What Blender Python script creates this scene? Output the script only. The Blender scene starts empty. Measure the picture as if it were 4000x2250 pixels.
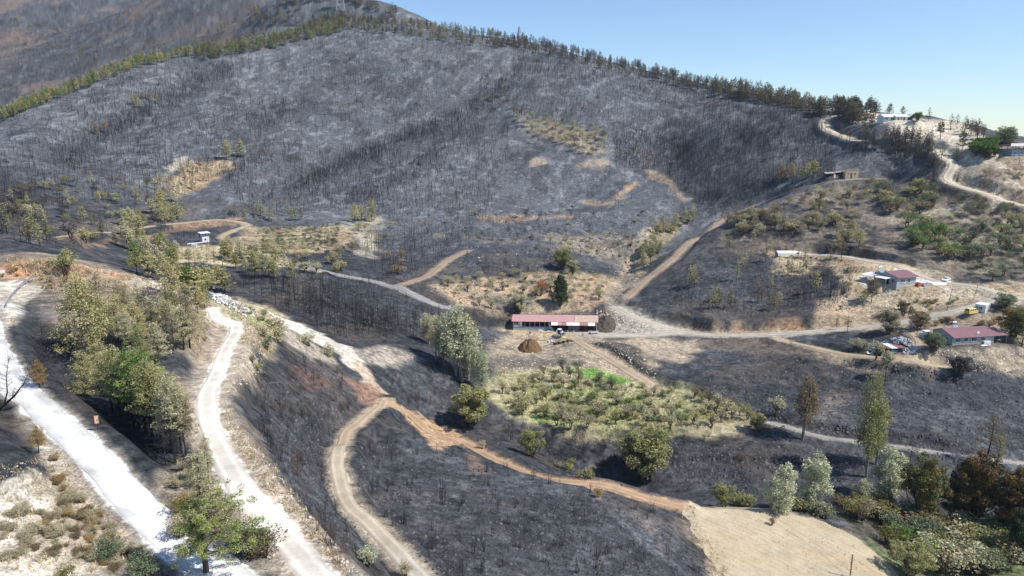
import bpy, bmesh, math, random
import numpy as np
from mathutils import Vector, Matrix

SC = bpy.context.scene
COL = SC.collection
R = math.radians
# ------------------------------------------------------------------ camera
CZ = 100.0                     # height of the camera in the scene
PITCH = R(12.3)
FPX = 1773.0                   # focal length in pixels of a 2576 px wide picture
cam_d = bpy.data.cameras.new("camera"); cam = bpy.data.objects.new("camera", cam_d)
COL.objects.link(cam); SC.camera = cam
cam_d.sensor_width = 36.0; cam_d.lens = 36.0*FPX/2576.0
cam_d.clip_start = 0.5; cam_d.clip_end = 9000.0
cam.location = (0, 0, CZ); cam.rotation_euler = (R(90)-PITCH, 0, 0)
# ------------------------------------------------------------------ light
SUN_EL = R(51.0); SUN_AZ_X, SUN_AZ_Y = 0.945, -0.327      # direction towards the sun, on the ground
w = bpy.data.worlds.new("World"); SC.world = w; w.use_nodes = True
nt = w.node_tree; nt.nodes.clear()
sky = nt.nodes.new("ShaderNodeTexSky"); sky.sky_type = 'NISHITA'; sky.sun_disc = False
sky.sun_elevation = SUN_EL; sky.sun_rotation = math.atan2(SUN_AZ_X, SUN_AZ_Y)
sky.altitude = 300; sky.air_density = 1.0; sky.dust_density = 0.1; sky.ozone_density = 1.5
bg = nt.nodes.new("ShaderNodeBackground"); bg.inputs[1].default_value = 0.105
wo = nt.nodes.new("ShaderNodeOutputWorld")
tint = nt.nodes.new("ShaderNodeVectorMath"); tint.operation = 'MULTIPLY'; tint.inputs[1].default_value = (.86, 1.0, 1.17)   # clear dry air
nt.links.new(sky.outputs[0], tint.inputs[0]); nt.links.new(tint.outputs[0], bg.inputs[0]); nt.links.new(bg.outputs[0], wo.inputs[0])
sd = bpy.data.lights.new("sun", 'SUN'); so = bpy.data.objects.new("sun", sd); COL.objects.link(so)
sd.energy = 4.4; sd.angle = R(0.55); sd.color = (1.0, 0.955, 0.89)
sdir = Vector((SUN_AZ_X*math.cos(SUN_EL), SUN_AZ_Y*math.cos(SUN_EL), math.sin(SUN_EL)))
so.rotation_euler = sdir.to_track_quat('Z', 'Y').to_euler(); so.location = (300, 0, 500)
SC.view_settings.view_transform = 'Standard'; SC.view_settings.look = 'None'
SC.view_settings.gamma = 1.0; SC.view_settings.exposure = 0.42
SC.view_settings.use_curve_mapping = False
SC.cycles.max_bounces = 4; SC.cycles.diffuse_bounces = 2; SC.cycles.transparent_max_bounces = 4
SC.cycles.volume_bounces = 0
NCOL, NROW = 1250, 1150
# ================================================================== terrain
random.seed(7); RNG = np.random.default_rng(11)
cp_, sp_ = math.cos(PITCH), math.sin(PITCH)
def ray(u, v):
    """column s = x/y and slope T = z/y of the sight line of a picture point (2576 wide)"""
    a = (u-1288.0)/FPX; t = (724.5-v)/FPX
    y = cp_+t*sp_; z = -sp_+t*cp_
    return a/y, z/y
def to_px(x, y, z):
    dz = z-CZ
    dep = y*cp_-dz*sp_; up = y*sp_+dz*cp_
    return 1288+FPX*x/dep, 724.5-FPX*up/dep
def hsh(ix, iy, seed):
    h = (ix.astype(np.int64)*374761393+iy.astype(np.int64)*668265263+seed*974634777) & 0xffffffff
    h = ((h ^ (h >> 13))*1274126177) & 0xffffffff
    h = h ^ (h >> 16)
    return (h & 0xffffff)/float(0xffffff)
def vnoise(x, y, seed=0):
    ix = np.floor(x); iy = np.floor(y); fx = x-ix; fy = y-iy
    fx = fx*fx*(3-2*fx); fy = fy*fy*(3-2*fy)
    a = hsh(ix, iy, seed); b = hsh(ix+1, iy, seed); c = hsh(ix, iy+1, seed); d = hsh(ix+1, iy+1, seed)
    return (a+(b-a)*fx)*(1-fy)+(c+(d-c)*fx)*fy
def fbm(x, y, wl, octs=4, seed=0, gain=0.5):
    r = 0; amp = 1; tot = 0
    for o in range(octs):
        ca, sa = math.cos(o*1.1+.3), math.sin(o*1.1+.3)
        r = r+amp*(vnoise((x*ca-y*sa)/wl+o*7.3, (x*sa+y*ca)/wl-o*3.1, seed+o)*2-1)
        tot += amp; amp *= gain; wl *= 0.5
    return r/tot
def sstep(a, b, x):
    t = np.clip((x-a)/(b-a), 0, 1); return t*t*(3-2*t)
# ---- heights read along sight lines: picture point and distance in metres
PTS = [
 # foreground left
 (0,1449,50),(250,1449,54),(515,1440,57),(700,1449,56),(780,1420,58),(860,1449,66),(960,1449,80),
 (1080,1440,92),(1200,1449,98),(1350,1449,104),(1500,1449,110),(1700,1449,117),(1820,1440,124),
 (2000,1449,129),(2140,1440,131),(2300,1449,138),(2576,1449,140),
 (0,1300,56),(120,1200,64),(60,1130,67),(207,1166,66),(310,1166,69),(300,1300,63),(433,1299,64),(107,1028,80),(40,966,84),(0,1000,80),
 (0,880,98),(0,800,112),(0,740,128),(60,720,134),(150,740,128),(100,900,104),(200,980,94),(235,990,96),(300,900,106),(320,1060,84),(400,1100,82),(445,1165,76),(480,1200,72),
 (550,1250,66),(600,1350,60),(650,1220,68),(590,1170,72),(530,1030,89),(540,966,100),(480,960,99),(420,860,115),(560,900,116),(590,833,138),(540,775,156),
 (350,760,136),(300,700,147),(450,720,157),(560,748,166),(620,770,170),(700,792,180),(650,840,148),(640,900,126),(620,1000,104),(680,1100,92),(700,1200,81),(760,1300,74),(850,1350,76),
 (800,850,184),(890,885,188),(800,950,148),(700,950,125),(880,950,172),(800,1050,124),(900,1000,158),(968,999,166),(858,1139,132),(800,1200,96),(900,1200,118),
 (885,1249,116),(935,1300,106),(1000,1100,145),(1000,1200,127),(1000,1300,112),(975,1366,98),(860,1300,98),
 (1091,1089,164),(1241,1123,162),(1425,1199,152),(1525,1219,149),(1625,1249,147),(1708,1276,144),
 (1200,1200,138),(1200,1300,118),(1400,1300,124),(1400,1400,113),(1600,1300,130),(1600,1380,120),(1720,1360,130),
 (1800,1300,144),(1960,1290,148),(2120,1330,145),(2000,1370,139),(2200,1400,140),
 # ravine and garden
 (1000,940,190),(1040,1000,188),(1100,1060,184),(1200,1095,180),(1300,1130,178),(1450,1160,180),(1600,1215,176),(1720,1250,166),(1850,1270,160),
 (1250,940,214),(1500,930,222),(1640,960,214),(1300,1050,194),(1500,1080,190),(1700,1085,190),(1880,1075,192),
 (1720,1120,184),(1800,1200,176),(2000,1180,176),(1900,1120,183),(2000,1260,164),(2200,1240,166),(2200,1150,178),(2200,1320,152),(2400,1200,172),(2576,1200,172),(2400,1300,160),(2500,1400,148),(2576,1320,156),
 # right slope to the near house
 (1944,1069,190),(2150,1109,184),(2417,1146,178),(2550,1163,176),(1800,950,216),(2000,1000,206),(2000,900,226),(2200,1000,203),(2400,1000,200),(2576,1000,198),
 (2200,920,218),(2350,926,213),(2576,930,211),(2380,872,216),(2500,868,217),(2250,880,219),(2100,880,228),(2420,835,229),(2576,830,228),
 (1451,853,256),(1541,910,232),(1608,950,218),(1290,835,262),(1500,838,262),(1400,870,250),(1330,900,236),(1700,843,260),(1500,880,240),(1700,900,234),
 (1900,841,252),(1957,855,245),(2117,830,245),(2250,816,241),(2350,796,241),(2445,785,236),(2450,760,242),(2576,760,242),
 (1560,776,276),(1608,803,268),(1750,800,268),(1900,790,266),(2050,790,256),(2150,775,253),
 (2160,715,262),(2330,715,258),(2394,706,260),(2250,740,255),(2180,745,258),(2400,750,249),(2567,745,246),(2467,720,256),
 (1290,790,276),(1480,795,276),(2200,663,282),(2117,643,296),(2034,636,306),(1950,640,306),
 (1900,700,286),(1800,740,278),(1700,740,284),(1620,735,290),(2050,700,278),
 (1570,760,283),(1620,705,302),(1700,645,318),(1800,575,334),(1900,522,348),(2000,478,360),(2080,452,368),(2130,450,368),(2250,440,368),
 (1850,620,318),(2000,580,322),(2100,540,332),(2200,520,336),(2300,600,302),(2300,500,336),(2400,600,296),(2500,650,276),(2400,690,268),(2576,690,262),(2576,600,286),(2450,500,320),(2576,520,312),(2387,440,340),(2377,396,352),
 (2410,470,332),(2576,460,322),(2560,392,340),(2480,400,342),(2480,360,360),(2576,350,372),
 (2150,380,392),(2250,380,384),(2350,360,376),(2240,310,402),(2400,315,398),(2124,350,418),(2080,326,438),(2080,293,462),
 # middle valley
 (600,705,236),(700,700,240),(800,760,224),(860,800,222),(950,850,214),(900,720,256),(1000,716,268),(1025,736,262),(1135,783,260),(1050,850,226),(1160,860,238),(1100,900,208),(1180,960,206),(1060,800,240),
 (1200,720,288),(1350,730,292),(1500,740,290),(1200,780,270),(1131,653,318),(1178,626,336),(1350,660,322),(1500,660,326),
 (1350,600,360),(1500,600,368),(1600,600,362),(1590,660,326),(1650,540,400),(1730,510,412),(1500,500,430),(1650,430,470),
 (1000,640,330),(900,640,312),(860,570,350),(720,600,322),(800,640,292),(600,560,335),(515,602,296),(450,640,268),(650,650,264),(560,690,234),(400,600,290),(350,640,252),(250,600,262),
 (450,560,318),(283,586,280),(200,593,262),(350,680,214),
 (0,680,142),(100,690,140),(200,670,150),(0,600,178),(60,560,206),(150,620,190),(0,530,228),(250,660,184),
 # main hill
 (100,500,300),(100,400,368),(300,480,345),(300,400,405),(300,300,480),(500,480,375),(500,400,430),(500,300,500),(500,200,575),
 (700,500,400),(700,400,455),(700,300,520),(700,200,590),(700,110,665),(900,500,410),(900,400,465),(900,300,530),(900,200,600),(900,100,680),
 (1100,560,375),(1100,450,445),(1100,350,505),(1100,250,570),(1100,150,635),(1300,500,430),(1300,400,482),(1300,300,540),(1300,200,600),(1300,130,650),
 (1500,400,480),(1500,300,530),(1500,200,590),(1700,420,455),(1700,330,510),(1700,250,560),(1900,440,405),(1900,350,455),(1900,280,508),(2080,400,398),(2000,360,440),(2000,300,470),
 # ridge line
 (-100,330,440),(0,292,462),(120,245,500),(250,195,545),(370,155,590),(500,128,630),(650,100,680),(800,70,725),(900,52,745),(1000,66,735),(1150,84,715),(1300,102,690),(1450,140,664),
 (1600,178,632),(1750,212,600),(1900,240,566),(2000,262,525),(2080,282,485),(2150,285,465),
 # far mountain
 (0,240,820),(0,130,1050),(0,40,1250),(-200,60,1250),(200,150,950),(200,60,1200),(300,-60,1600),(450,90,1000),(400,10,1350),(600,50,1050),(560,-4,1350),(0,-120,1900),(-300,-60,1700),(550,-15,1700),
 (-400,200,900),(-50,-80,1500),(560,-45,1300),(610,-30,1200),(650,-4,1080),(520,30,1050),(400,-60,1500),(200,-90,1600),(700,6,860),(800,-8,860),(870,-4,850),(950,20,820),(1000,42,800),
]
# ---- hidden or off-picture ground: column s, y, z relative to the camera
HID = [
 (-1.3,20,-26),(-.8,20,-27),(-.3,20,-28),(0,20,-32),(.4,20,-44),(.9,20,-60),(1.3,20,-66),(0,38,-38),(.3,38,-50),(.7,50,-66),(1.2,60,-78),(-1.2,45,-28),(-1.2,80,-28),(-1.25,130,-30),(-1.25,220,-32),(-1.25,400,0),
 (1.2,100,-84),(1.2,180,-84),(1.2,240,-72),(1.2,320,-58),(1.2,420,-45),(1.2,600,-90),(1.2,1000,-160),(1.2,2000,-260),
 # behind the near spur
 (-.40,185,-56),(-.33,195,-62),(-.5,172,-44),
 # behind the ridge
 (-.72,545,-25),(-.6,620,-5),(-.45,720,18),(-.32,800,40),(-.32,760,66),(-.2,790,66),
 (-.05,790,60),(.1,770,30),(.25,720,5),(.4,660,-25),(.52,560,-40),(.6,520,-45),(.72,480,-50),(.85,470,-55),
 (-.05,1000,20),(.2,1000,-40),(.5,900,-110),(.8,800,-120),(0,2000,-150),(.5,2000,-260),(-.25,1000,50),(-.25,1400,30),(-.25,1800,0),
 (-.12,900,70),(-.12,1200,0),(-.9,2300,180),(-.4,2300,180),(-1.2,1000,130),
 # behind the right spur
 (.17,345,-82),(.22,372,-74),(.29,392,-66),(.34,395,-60),
]
ps, pl, pt = [], [], []
for (u, v, D) in PTS:
    s, T = ray(u, v); Y = D*math.cos(math.atan(T))
    ps.append(s); pl.append(math.log(Y)); pt.append(T)
for (s, Y, z) in HID:
    z += Y*0.0485
    ps.append(s); pl.append(math.log(Y)); pt.append(z/Y)
ps, pl, pt = map(np.array, (ps, pl, pt))
AS = 1.0
def _phi(r2): return 0.5*r2*np.log(np.maximum(r2, 1e-12))
n = len(ps)
A = _phi((AS*(ps[:, None]-ps[None]))**2+(pl[:, None]-pl[None])**2)
A += np.eye(n)*2e-4
Pm = np.stack([np.ones(n), ps, pl], 1)
M = np.block([[A, Pm], [Pm.T, np.zeros((3, 3))]])
wv = np.linalg.solve(M, np.concatenate([pt, np.zeros(3)]))
# grid columns and rows (denser where things are near)
S = np.concatenate([np.linspace(-1.35, -.93, 40)[:-1], np.linspace(-.93, .93, NCOL), np.linspace(.93, 1.35, 40)[1:]])
L = np.concatenate([np.linspace(math.log(18), math.log(42), 40)[:-1], np.linspace(math.log(42), math.log(800), NROW), np.linspace(math.log(800), math.log(2600), 110)[1:]])
def evalT(Sg, Lg):
    out = np.empty_like(Sg)
    for i in range(Sg.shape[0]):
        r2 = (AS*(Sg[i][:, None]-ps[None]))**2+(Lg[i][:, None]-pl[None])**2
        out[i] = _phi(r2)@wv[:n]+wv[n]+wv[n+1]*Sg[i]+wv[n+2]*Lg[i]
    return out
# coarse evaluation, then bicubic-ish upsampling by two linear passes
Sc = np.linspace(-1.35, 1.35, 240); Lc = np.linspace(math.log(18), math.log(2600), 420)
Tc = evalT(*np.meshgrid(Sc, Lc))
T1 = np.array([np.interp(S, Sc, r) for r in Tc])
T0 = np.array([np.interp(L, Lc, c) for c in T1.T]).T
SS, LL = np.meshgrid(S, L)
YY = np.exp(LL); XX = SS*YY
ZZ = T0*YY                      # relative to the camera
# natural unevenness, coarser far away
near = 1-sstep(150, 420, YY)
ZZ += fbm(XX, YY, 46, 3, 3)*(0.3+2.2*(1-near)) + fbm(XX, YY, 13, 3, 9)*(0.35+0.75*(1-near)) + fbm(XX, YY, 3.4, 3, 21)*0.24 + fbm(XX, YY, 1.3, 2, 27)*.12
farm = sstep(800, 1100, YY)
ZZ += fbm(XX, YY, 170, 4, 33)*22*farm
NI, NJ = ZZ.shape
def zgrid(x, y):
    """ground height relative to the camera"""
    x = np.asarray(x, float); y = np.asarray(y, float)
    fi = np.interp(np.log(np.maximum(y, 18.01)), L, np.arange(NI)); fj = np.interp(x/y, S, np.arange(NJ))
    i = np.clip(fi.astype(int), 0, NI-2); j = np.clip(fj.astype(int), 0, NJ-2); a = fi-i; b = fj-j
    return (ZZ[i, j]*(1-b)+ZZ[i, j+1]*b)*(1-a)+(ZZ[i+1, j]*(1-b)+ZZ[i+1, j+1]*b)*a
def at(u, v, ymin=0):
    """the ground point seen at a picture point"""
    s, T = ray(u, v)
    s = max(min(s, 1.3), -1.3)
    j = int(np.clip(np.interp(s, S, np.arange(NJ)), 0, NJ-2)); b = (s-S[j])/(S[j+1]-S[j])
    pr = (ZZ[:, j]*(1-b)+ZZ[:, j+1]*b)/YY[:, j]
    ok = np.nonzero((pr >= T) & (YY[:, j] > ymin))[0]
    if len(ok) == 0:
        i = int(np.argmax(np.where(YY[:, j] < 900, pr, -9))); y = YY[i, j]; return (s*y, y, CZ+ZZ[i, j])
    i = ok[0]
    if i == 0: y = YY[0, j]
    else:
        a = (T-pr[i-1])/max(pr[i]-pr[i-1], 1e-9); a = min(max(a, 0), 1)
        y = math.exp(L[i-1]+a*(L[i]-L[i-1]))
    x = s*y
    return (x, y, CZ+float(zgrid(x, y)))
def atp(pts, ymin=0): return [at(u, v, ymin) for u, v in pts]
# ================================================================== roads, pads, scarps cut into the terrain
def seg_dist(px, py, pts, closed=False):
    """distance to a polyline, index+fraction along it, side"""
    best = np.full(px.shape, 1e18); par = np.zeros(px.shape); side = np.zeros(px.shape)
    m = len(pts)
    for k in range(m if closed else m-1):
        ax, ay = pts[k][0], pts[k][1]; bx, by = pts[(k+1) % m][0], pts[(k+1) % m][1]
        dx, dy = bx-ax, by-ay; l2 = dx*dx+dy*dy+1e-9
        t = np.clip(((px-ax)*dx+(py-ay)*dy)/l2, 0, 1)
        d = (px-ax-t*dx)**2+(py-ay-t*dy)**2
        mk = d < best
        best[mk] = d[mk]; par[mk] = k+t[mk]; side[mk] = np.sign((dx*(py-ay)-dy*(px-ax))[mk])
    return np.sqrt(best), par, side
def inpoly(px, py, pts):
    r = np.zeros(px.shape, bool); m = len(pts)
    for k in range(m):
        ax, ay = pts[k][0], pts[k][1]; bx, by = pts[(k+1) % m][0], pts[(k+1) % m][1]
        if ay == by: continue
        c = ((ay > py) != (by > py)) & (px < (bx-ax)*(py-ay)/(by-ay)+ax)
        r ^= c
    return r
def box_idx(pts, margin):
    xs = [p[0] for p in pts]; ys = [p[1] for p in pts]
    return np.nonzero((XX > min(xs)-margin) & (XX < max(xs)+margin) & (YY > min(ys)-margin) & (YY < max(ys)+margin))
def spline(pts, step):
    """Catmull-Rom through points, resampled"""
    P = [np.array(p, float) for p in pts]; P = [2*P[0]-P[1]]+P+[2*P[-1]-P[-2]]
    out = []
    for i in range(1, len(P)-2):
        l = np.linalg.norm(P[i+1][:2]-P[i][:2]); k = max(2, int(l/step))
        for t in np.linspace(0, 1, k, endpoint=False):
            out.append(.5*((2*P[i])+(-P[i-1]+P[i+1])*t+(2*P[i-1]-5*P[i]+4*P[i+1]-P[i+2])*t*t+(-P[i-1]+3*P[i]-3*P[i+1]+P[i+2])*t**3))
    out.append(P[-2]); return np.array(out)
def smooth1(a, k):
    if k < 1: return a
    p = np.pad(a, k, mode='edge'); ker = np.hanning(2*k+3)[1:-1]; ker /= ker.sum()
    return np.convolve(p, ker, 'valid')

# (name, picture points, width m, material key, shoulder m)
ROADS = [
 ("concrete_road", [(-170,640),(-90,700),(-45,770),(-18,860),(30,955),(107,1032),(258,1166),(366,1299),(483,1399),(590,1460),(720,1560)], 3.3, 'white', .7),
 ("dirt_road", [(536,778),(545,795),(583,818),(593,836),(560,900),(532,966),(521,990),(523,1049),(550,1133),(600,1205),(650,1272),(700,1336),(750,1400),(805,1455),(880,1540)], 2.8, 'cream', 2.0),
 ("dirt_track", [(968,1001),(908,1057),(868,1095),(848,1139),(852,1199),(878,1260),(925,1315),(975,1368),(1041,1433),(1110,1500)], 2.6, 'track', .5),
 ("dirt_track", [(962,1000),(990,1020),(1030,1045),(1091,1088),(1158,1100),(1241,1125),(1325,1168),(1425,1201),(1525,1221),(1625,1251),(1712,1278)], 2.9, 'orange', .6),
 ("gravel_road", [(1380,840),(1440,843),(1520,846),(1600,843),(1717,843),(1800,844),(1950,841),(2034,836),(2117,829),(2200,821),(2280,808),(2350,796),(2417,780),(2462,765),(2510,752),(2576,752),(2680,765)], 4.4, 'gravel', 1.0),
 ("gravel_road", [(2034,637),(2117,644),(2200,664),(2290,684),(2350,696),(2400,707),(2467,723),(2530,742),(2580,756)], 4.0, 'gravel', 1.0),
 ("dirt_track", [(1440,848),(1475,872),(1541,912),(1608,952),(1655,982)], 4.4, 'tan', .8),
 ("gravel_road", [(1552,770),(1575,788),(1612,805),(1675,823),(1730,840)], 5.0, 'gravel', 2.5),
 ("valley_road", [(700,650),(760,672),(858,694),(958,711),(1030,736),(1075,758),(1140,785)], 4.0, 'greyroad', .6),
 ("dirt_track", [(1000,718),(1040,708),(1075,696),(1105,672),(1131,654),(1178,628)], 4.0, 'dull', .6),
 ("dirt_track", [(150,598),(200,593),(283,586),(367,571),(467,561),(550,552),(590,556),(622,568),(590,580),(560,594),(583,614),(625,628),(667,641),(733,664),(800,688)], 3.2, 'tan', .6),
 ("gravel_road", [(2110,286),(2080,296),(2076,312),(2086,330),(2124,350),(2160,358)], 5.0, 'pale', .8),
 ("gravel_road", [(2340,372),(2377,394),(2400,408),(2392,432),(2381,450),(2395,464),(2430,474),(2484,487),(2530,503),(2600,530)], 4.6, 'pale', .8),
 ("dirt_track", [(2230,448),(2130,452),(2080,455),(2000,477),(1900,520),(1800,572),(1700,642),(1625,706),(1580,748)], 3.4, 'dull', .6),
 ("footpath", [(1935,1066),(2050,1096),(2150,1110),(2250,1124),(2417,1147),(2550,1164),(2620,1170)], 1.6, 'pathgrey', .3),
 ("dirt_track", [(1957,854),(2034,872),(2100,886),(2184,901),(2270,914),(2370,924)], 3.0, 'tan', .8),
 ("footpath", [(2250,818),(2290,838),(2310,858),(2300,885),(2260,898)], 1.8, 'tan', .4),
]
road_w = []
for (nm, px, wd, mk, sh) in ROADS:
    W3 = np.array(atp(px)); W3[:, 2] -= CZ
    step = max(1.0, W3[:, 1].mean()*0.012)
    sp = spline(W3, step); z = smooth1(zgrid(sp[:, 0], sp[:, 1]), int(max(3, 9/step)))
    sp[:, 2] = z; road_w.append(sp)
def flatten_road(sp, wd, sh, k=1.0):
    idx = box_idx(sp, wd+8)
    if len(idx[0]) == 0: return
    d, par, _ = seg_dist(XX[idx], YY[idx], sp)
    z = np.interp(par, np.arange(len(sp)), sp[:, 2])
    slack = 2.2+wd*.5
    m = 1-sstep(wd*.5+.4, wd*.5+.4+slack, d)
    ZZ[idx] = ZZ[idx]*(1-m*k)+z*m*k
for (r, sp) in zip(ROADS, road_w): flatten_road(sp, r[2], r[4])

# level pads: picture polygon, target (None: mean height), blend m, strength
PADS = [
 ([(1270,838),(1300,818),(1500,818),(1530,842),(1440,850)], None, 4, 1),            # barn yard
 ([(2118,716),(2130,702),(2190,690),(2330,694),(2398,704),(2396,716),(2340,726),(2140,728)], None, 4, 1),  # upper house
 ([(1945,640),(1960,633),(2050,636),(2060,644),(1960,648)], None, 3, 1),             # slab
 ([(2350,868),(2370,850),(2520,855),(2545,872),(2450,880)], None, 4, 1),             # near house
 ([(2215,890),(2220,878),(2270,878),(2280,890)], None, 2, 1),
 ([(2208,304),(2222,299),(2300,303),(2300,310)], None, 6, 1),
 ([(2530,396),(2545,388),(2620,388),(2620,398)], None, 6, 1),
 ([(2090,452),(2100,446),(2160,446),(2165,452)], None, 3, 1),
 ([(492,606),(500,599),(530,599),(535,606)], None, 3, 1),
 ([(1720,1282),(1960,1290),(2120,1335),(2180,1372),(2260,1440),(2000,1449),(1830,1449),(1770,1380)], 'fit', 5, .85),
 ([(1260,1040),(1280,960),(1450,940),(1600,965),(1760,1020),(1880,1062),(1850,1080),(1600,1085),(1400,1068)], 'fit', 6, .75),
 ([(2420,790),(2440,778),(2490,778),(2500,790)], None, 3, .8),
]
for (pp, tz, bl, k) in PADS:
    wp = atp(pp); idx = box_idx(wp, bl+3)
    x, y = XX[idx], YY[idx]; d, _, _ = seg_dist(x, y, wp, True); ins = inpoly(x, y, wp)
    d = np.where(ins, -d, d); m = (1-sstep(0, bl, d))*k
    if not ins.any(): continue
    if tz == 'fit':
        Ax = np.stack([np.ones(ins.sum()), x[ins], y[ins]], 1); c = np.linalg.lstsq(Ax, ZZ[idx][ins], rcond=None)[0]
        z = c[0]+c[1]*x+c[2]*y
    else: z = np.mean([p[2]-CZ for p in wp])
    ZZ[idx] = ZZ[idx]*(1-m)+z*m
# scarps: picture polyline (uphill side lies beyond it), height m, fall-off m
SCARPS = [
 ([(1600,800),(1660,812),(1720,826),(1800,830),(1900,828),(1990,822),(2080,815),(2150,800)], 3.2, 9),
 ([(1475,862),(1540,885),(1600,925),(1660,965),(1760,995),(1860,1030),(1930,1050)], 2.0, 8),
 ([(1950,633),(2000,630),(2080,632),(2160,645),(2260,662),(2330,684)], 3.0, 8),
 ([(2060,690),(2120,688),(2180,692),(2240,690),(2320,692)], 3.0, 7),
 ([(1380,1085),(1500,1097),(1650,1100),(1780,1092),(1880,1085)], 2.0, 7),
 ([(1930,1085),(2050,1080),(2150,1092),(2300,1110),(2450,1130)], 1.6, 7),
 ([(1650,1170),(1800,1165),(1950,1160),(2100,1170)], 1.4, 6),
 ([(0,700),(60,690),(140,690),(220,700),(300,725)], 3.0, 9),
 ([(0,1290),(60,1262),(110,1240),(124,1200),(120,1160)], 1.6, 5),
 ([(440,545),(500,535),(560,540),(620,548),(700,555)], 2.6, 9),
 ([(1120,600),(1300,610),(1430,600)], 1.5, 7), ([(1240,640),(1330,636),(1480,648)], 1.5, 7), ([(1460,505),(1520,508),(1560,492),(1610,455)], 1.5, 7),
 ([(1110,770),(1180,800),(1260,790),(1400,775),(1500,770)], 1.6, 7),
 ([(1930,560),(2050,550),(2180,556)], 1.6, 7), ([(1900,600),(2050,596),(2200,604)], 1.6, 7),
 ([(1000,1090),(1060,1110),(1110,1128),(1200,1122),(1300,1165),(1430,1215),(1520,1245)], -.8, 3),
 ([(560,790),(640,850),(640,920),(600,990)], -.6, 5),
 ([(2200,880),(2260,874),(2310,868)], 1.4, 5), ([(2180,930),(2300,938),(2450,945)], 1.2, 6),
]
for (pp, h, fo) in SCARPS:
    sp = spline(np.array(atp(pp)), 3.0)
    sp[:, 0] += fbm(sp[:, 0], sp[:, 1], 9, 2, 77)*1.3; sp[:, 1] += fbm(sp[:, 0], sp[:, 1], 9, 2, 78)*1.3
    idx = box_idx(sp, fo*3)
    if len(idx[0]) == 0: continue
    d, par, _ = seg_dist(XX[idx], YY[idx], sp)
    # beyond = farther along y than the line at that x (line ordered by picture column)
    k = np.clip(par.astype(int), 0, len(sp)-2)
    tx, ty = sp[k+1, 0]-sp[k, 0], sp[k+1, 1]-sp[k, 1]
    sgn = np.sign(tx*(YY[idx]-sp[k, 1])-ty*(XX[idx]-sp[k, 0])); sd_ = d*sgn
    wv_ = np.where(sd_ > 0, np.exp(-np.maximum(sd_, 0)/fo), 0)*sstep(-.1, 1.0, sd_)
    endf = sstep(0, 3, par)*sstep(0, 3, len(sp)-1-par)
    ZZ[idx] += h*wv_*endf
# old field terraces: small steps along the contours
for (pp, st, am) in (([(1100,560),(1300,500),(1740,520),(1600,650),(1480,700),(1150,690),(1060,650)], 3.2, .55), ([(1700,900),(2000,880),(2576,950),(2576,1140),(2000,1070),(1760,980)], 2.6, .4), ([(1820,600),(1900,530),(2080,470),(2300,480),(2350,560),(2150,610)], 2.6, .5), ([(1660,1120),(2200,1140),(2300,1250),(1700,1240)], 1.6, .35), ([(2400,540),(2600,540),(2600,720),(2440,690)], 3, .45)):
    wp = atp(pp); idx = box_idx(wp, 3); x, y = XX[idx], YY[idx]; d, _, _ = seg_dist(x, y, wp, True); m = np.where(inpoly(x, y, wp), sstep(0, 12, d), 0)
    f = ZZ[idx]/st+fbm(x, y, 40, 2, 140)*.8; fr = f-np.floor(f); ZZ[idx] += m*am*(sstep(.0, .22, fr)-fr)*st*.55
# gullies: carve
GUL = [
 ([(1290,190),(1230,250),(1130,310),(1000,360),(880,410),(760,470)], 7, 22), ([(600,170),(520,200),(400,270),(280,330),(150,420)], 5, 18),
 ([(960,140),(860,200),(740,270),(620,330)], 3, 16), ([(1700,330),(1720,420),(1745,500)], 5, 14), ([(1500,240),(1400,330),(1250,400)], 3, 15),
 ([(1905,300),(1850,400),(1780,480)], 4, 14), ([(560,390),(480,440),(400,520)], 4, 12), ([(1580,600),(1590,660),(1560,720),(1555,760)], 2.5, 5),
 ([(1000,960),(1060,1040),(1180,1105),(1350,1170),(1500,1190),(1640,1240),(1800,1265)], 2.0, 6),
]
for (pp, h, wd) in GUL:
    sp = spline(np.array(atp(pp)), 6.0); idx = box_idx(sp, wd*3)
    d, par, _ = seg_dist(XX[idx], YY[idx], sp)
    endf = sstep(0, 4, par)*sstep(0, 2, len(sp)-1-par)
    ZZ[idx] -= h*np.exp(-(d/wd)**2)*(.25+.75*endf)
# re-read the roads on the finished ground and settle them once more
for i, (nm, px, wd, mk, sh) in enumerate(ROADS):
    sp = road_w[i]; step = np.linalg.norm(np.diff(sp[:, :2], axis=0), axis=1).mean()
    sp[:, 2] = smooth1(zgrid(sp[:, 0], sp[:, 1]), int(max(2, 5/step)))
    flatten_road(sp, wd, sh)
# dirt heap and sand heaps are part of the things list; here only the ground
# ================================================================== ground colour: burnt ground, soils, grass (real surface colours)
def C3(*a): return np.array(a, float)
ASH_D, ASH_M, ASH_L = C3(.022,.024,.027), C3(.060,.063,.068), C3(.150,.155,.162)
TAN, PALE, RED, ORA, DRY, GRN, WHT, BRN, CREAM = C3(.40,.31,.205), C3(.50,.43,.325), C3(.25,.125,.075), C3(.42,.27,.155), C3(.46,.38,.225), C3(.13,.22,.05), C3(.74,.71,.64), C3(.20,.155,.115), C3(.62,.54,.42)
n1 = fbm(XX, YY, 38, 4, 101); n2 = fbm(XX, YY, 9, 4, 102); n3 = fbm(XX, YY, 2.6, 3, 103); n4 = fbm(XX*1.0, YY*.45, 5, 3, 104)
n5 = fbm(XX, YY, 1.1, 2, 105)
t = np.clip(.40+.24*n1+.32*n2+.36*n3+.18*n5, 0, 1)[..., None]
COLR = np.where(t < .5, ASH_D+(ASH_M-ASH_D)*t*2, ASH_M+(ASH_L-ASH_M)*(t-.5)*2)
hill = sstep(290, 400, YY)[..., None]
COLR = COLR*(1-hill)+((COLR*.9+np.array([.130,.141,.152])*.50)*hill)
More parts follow.
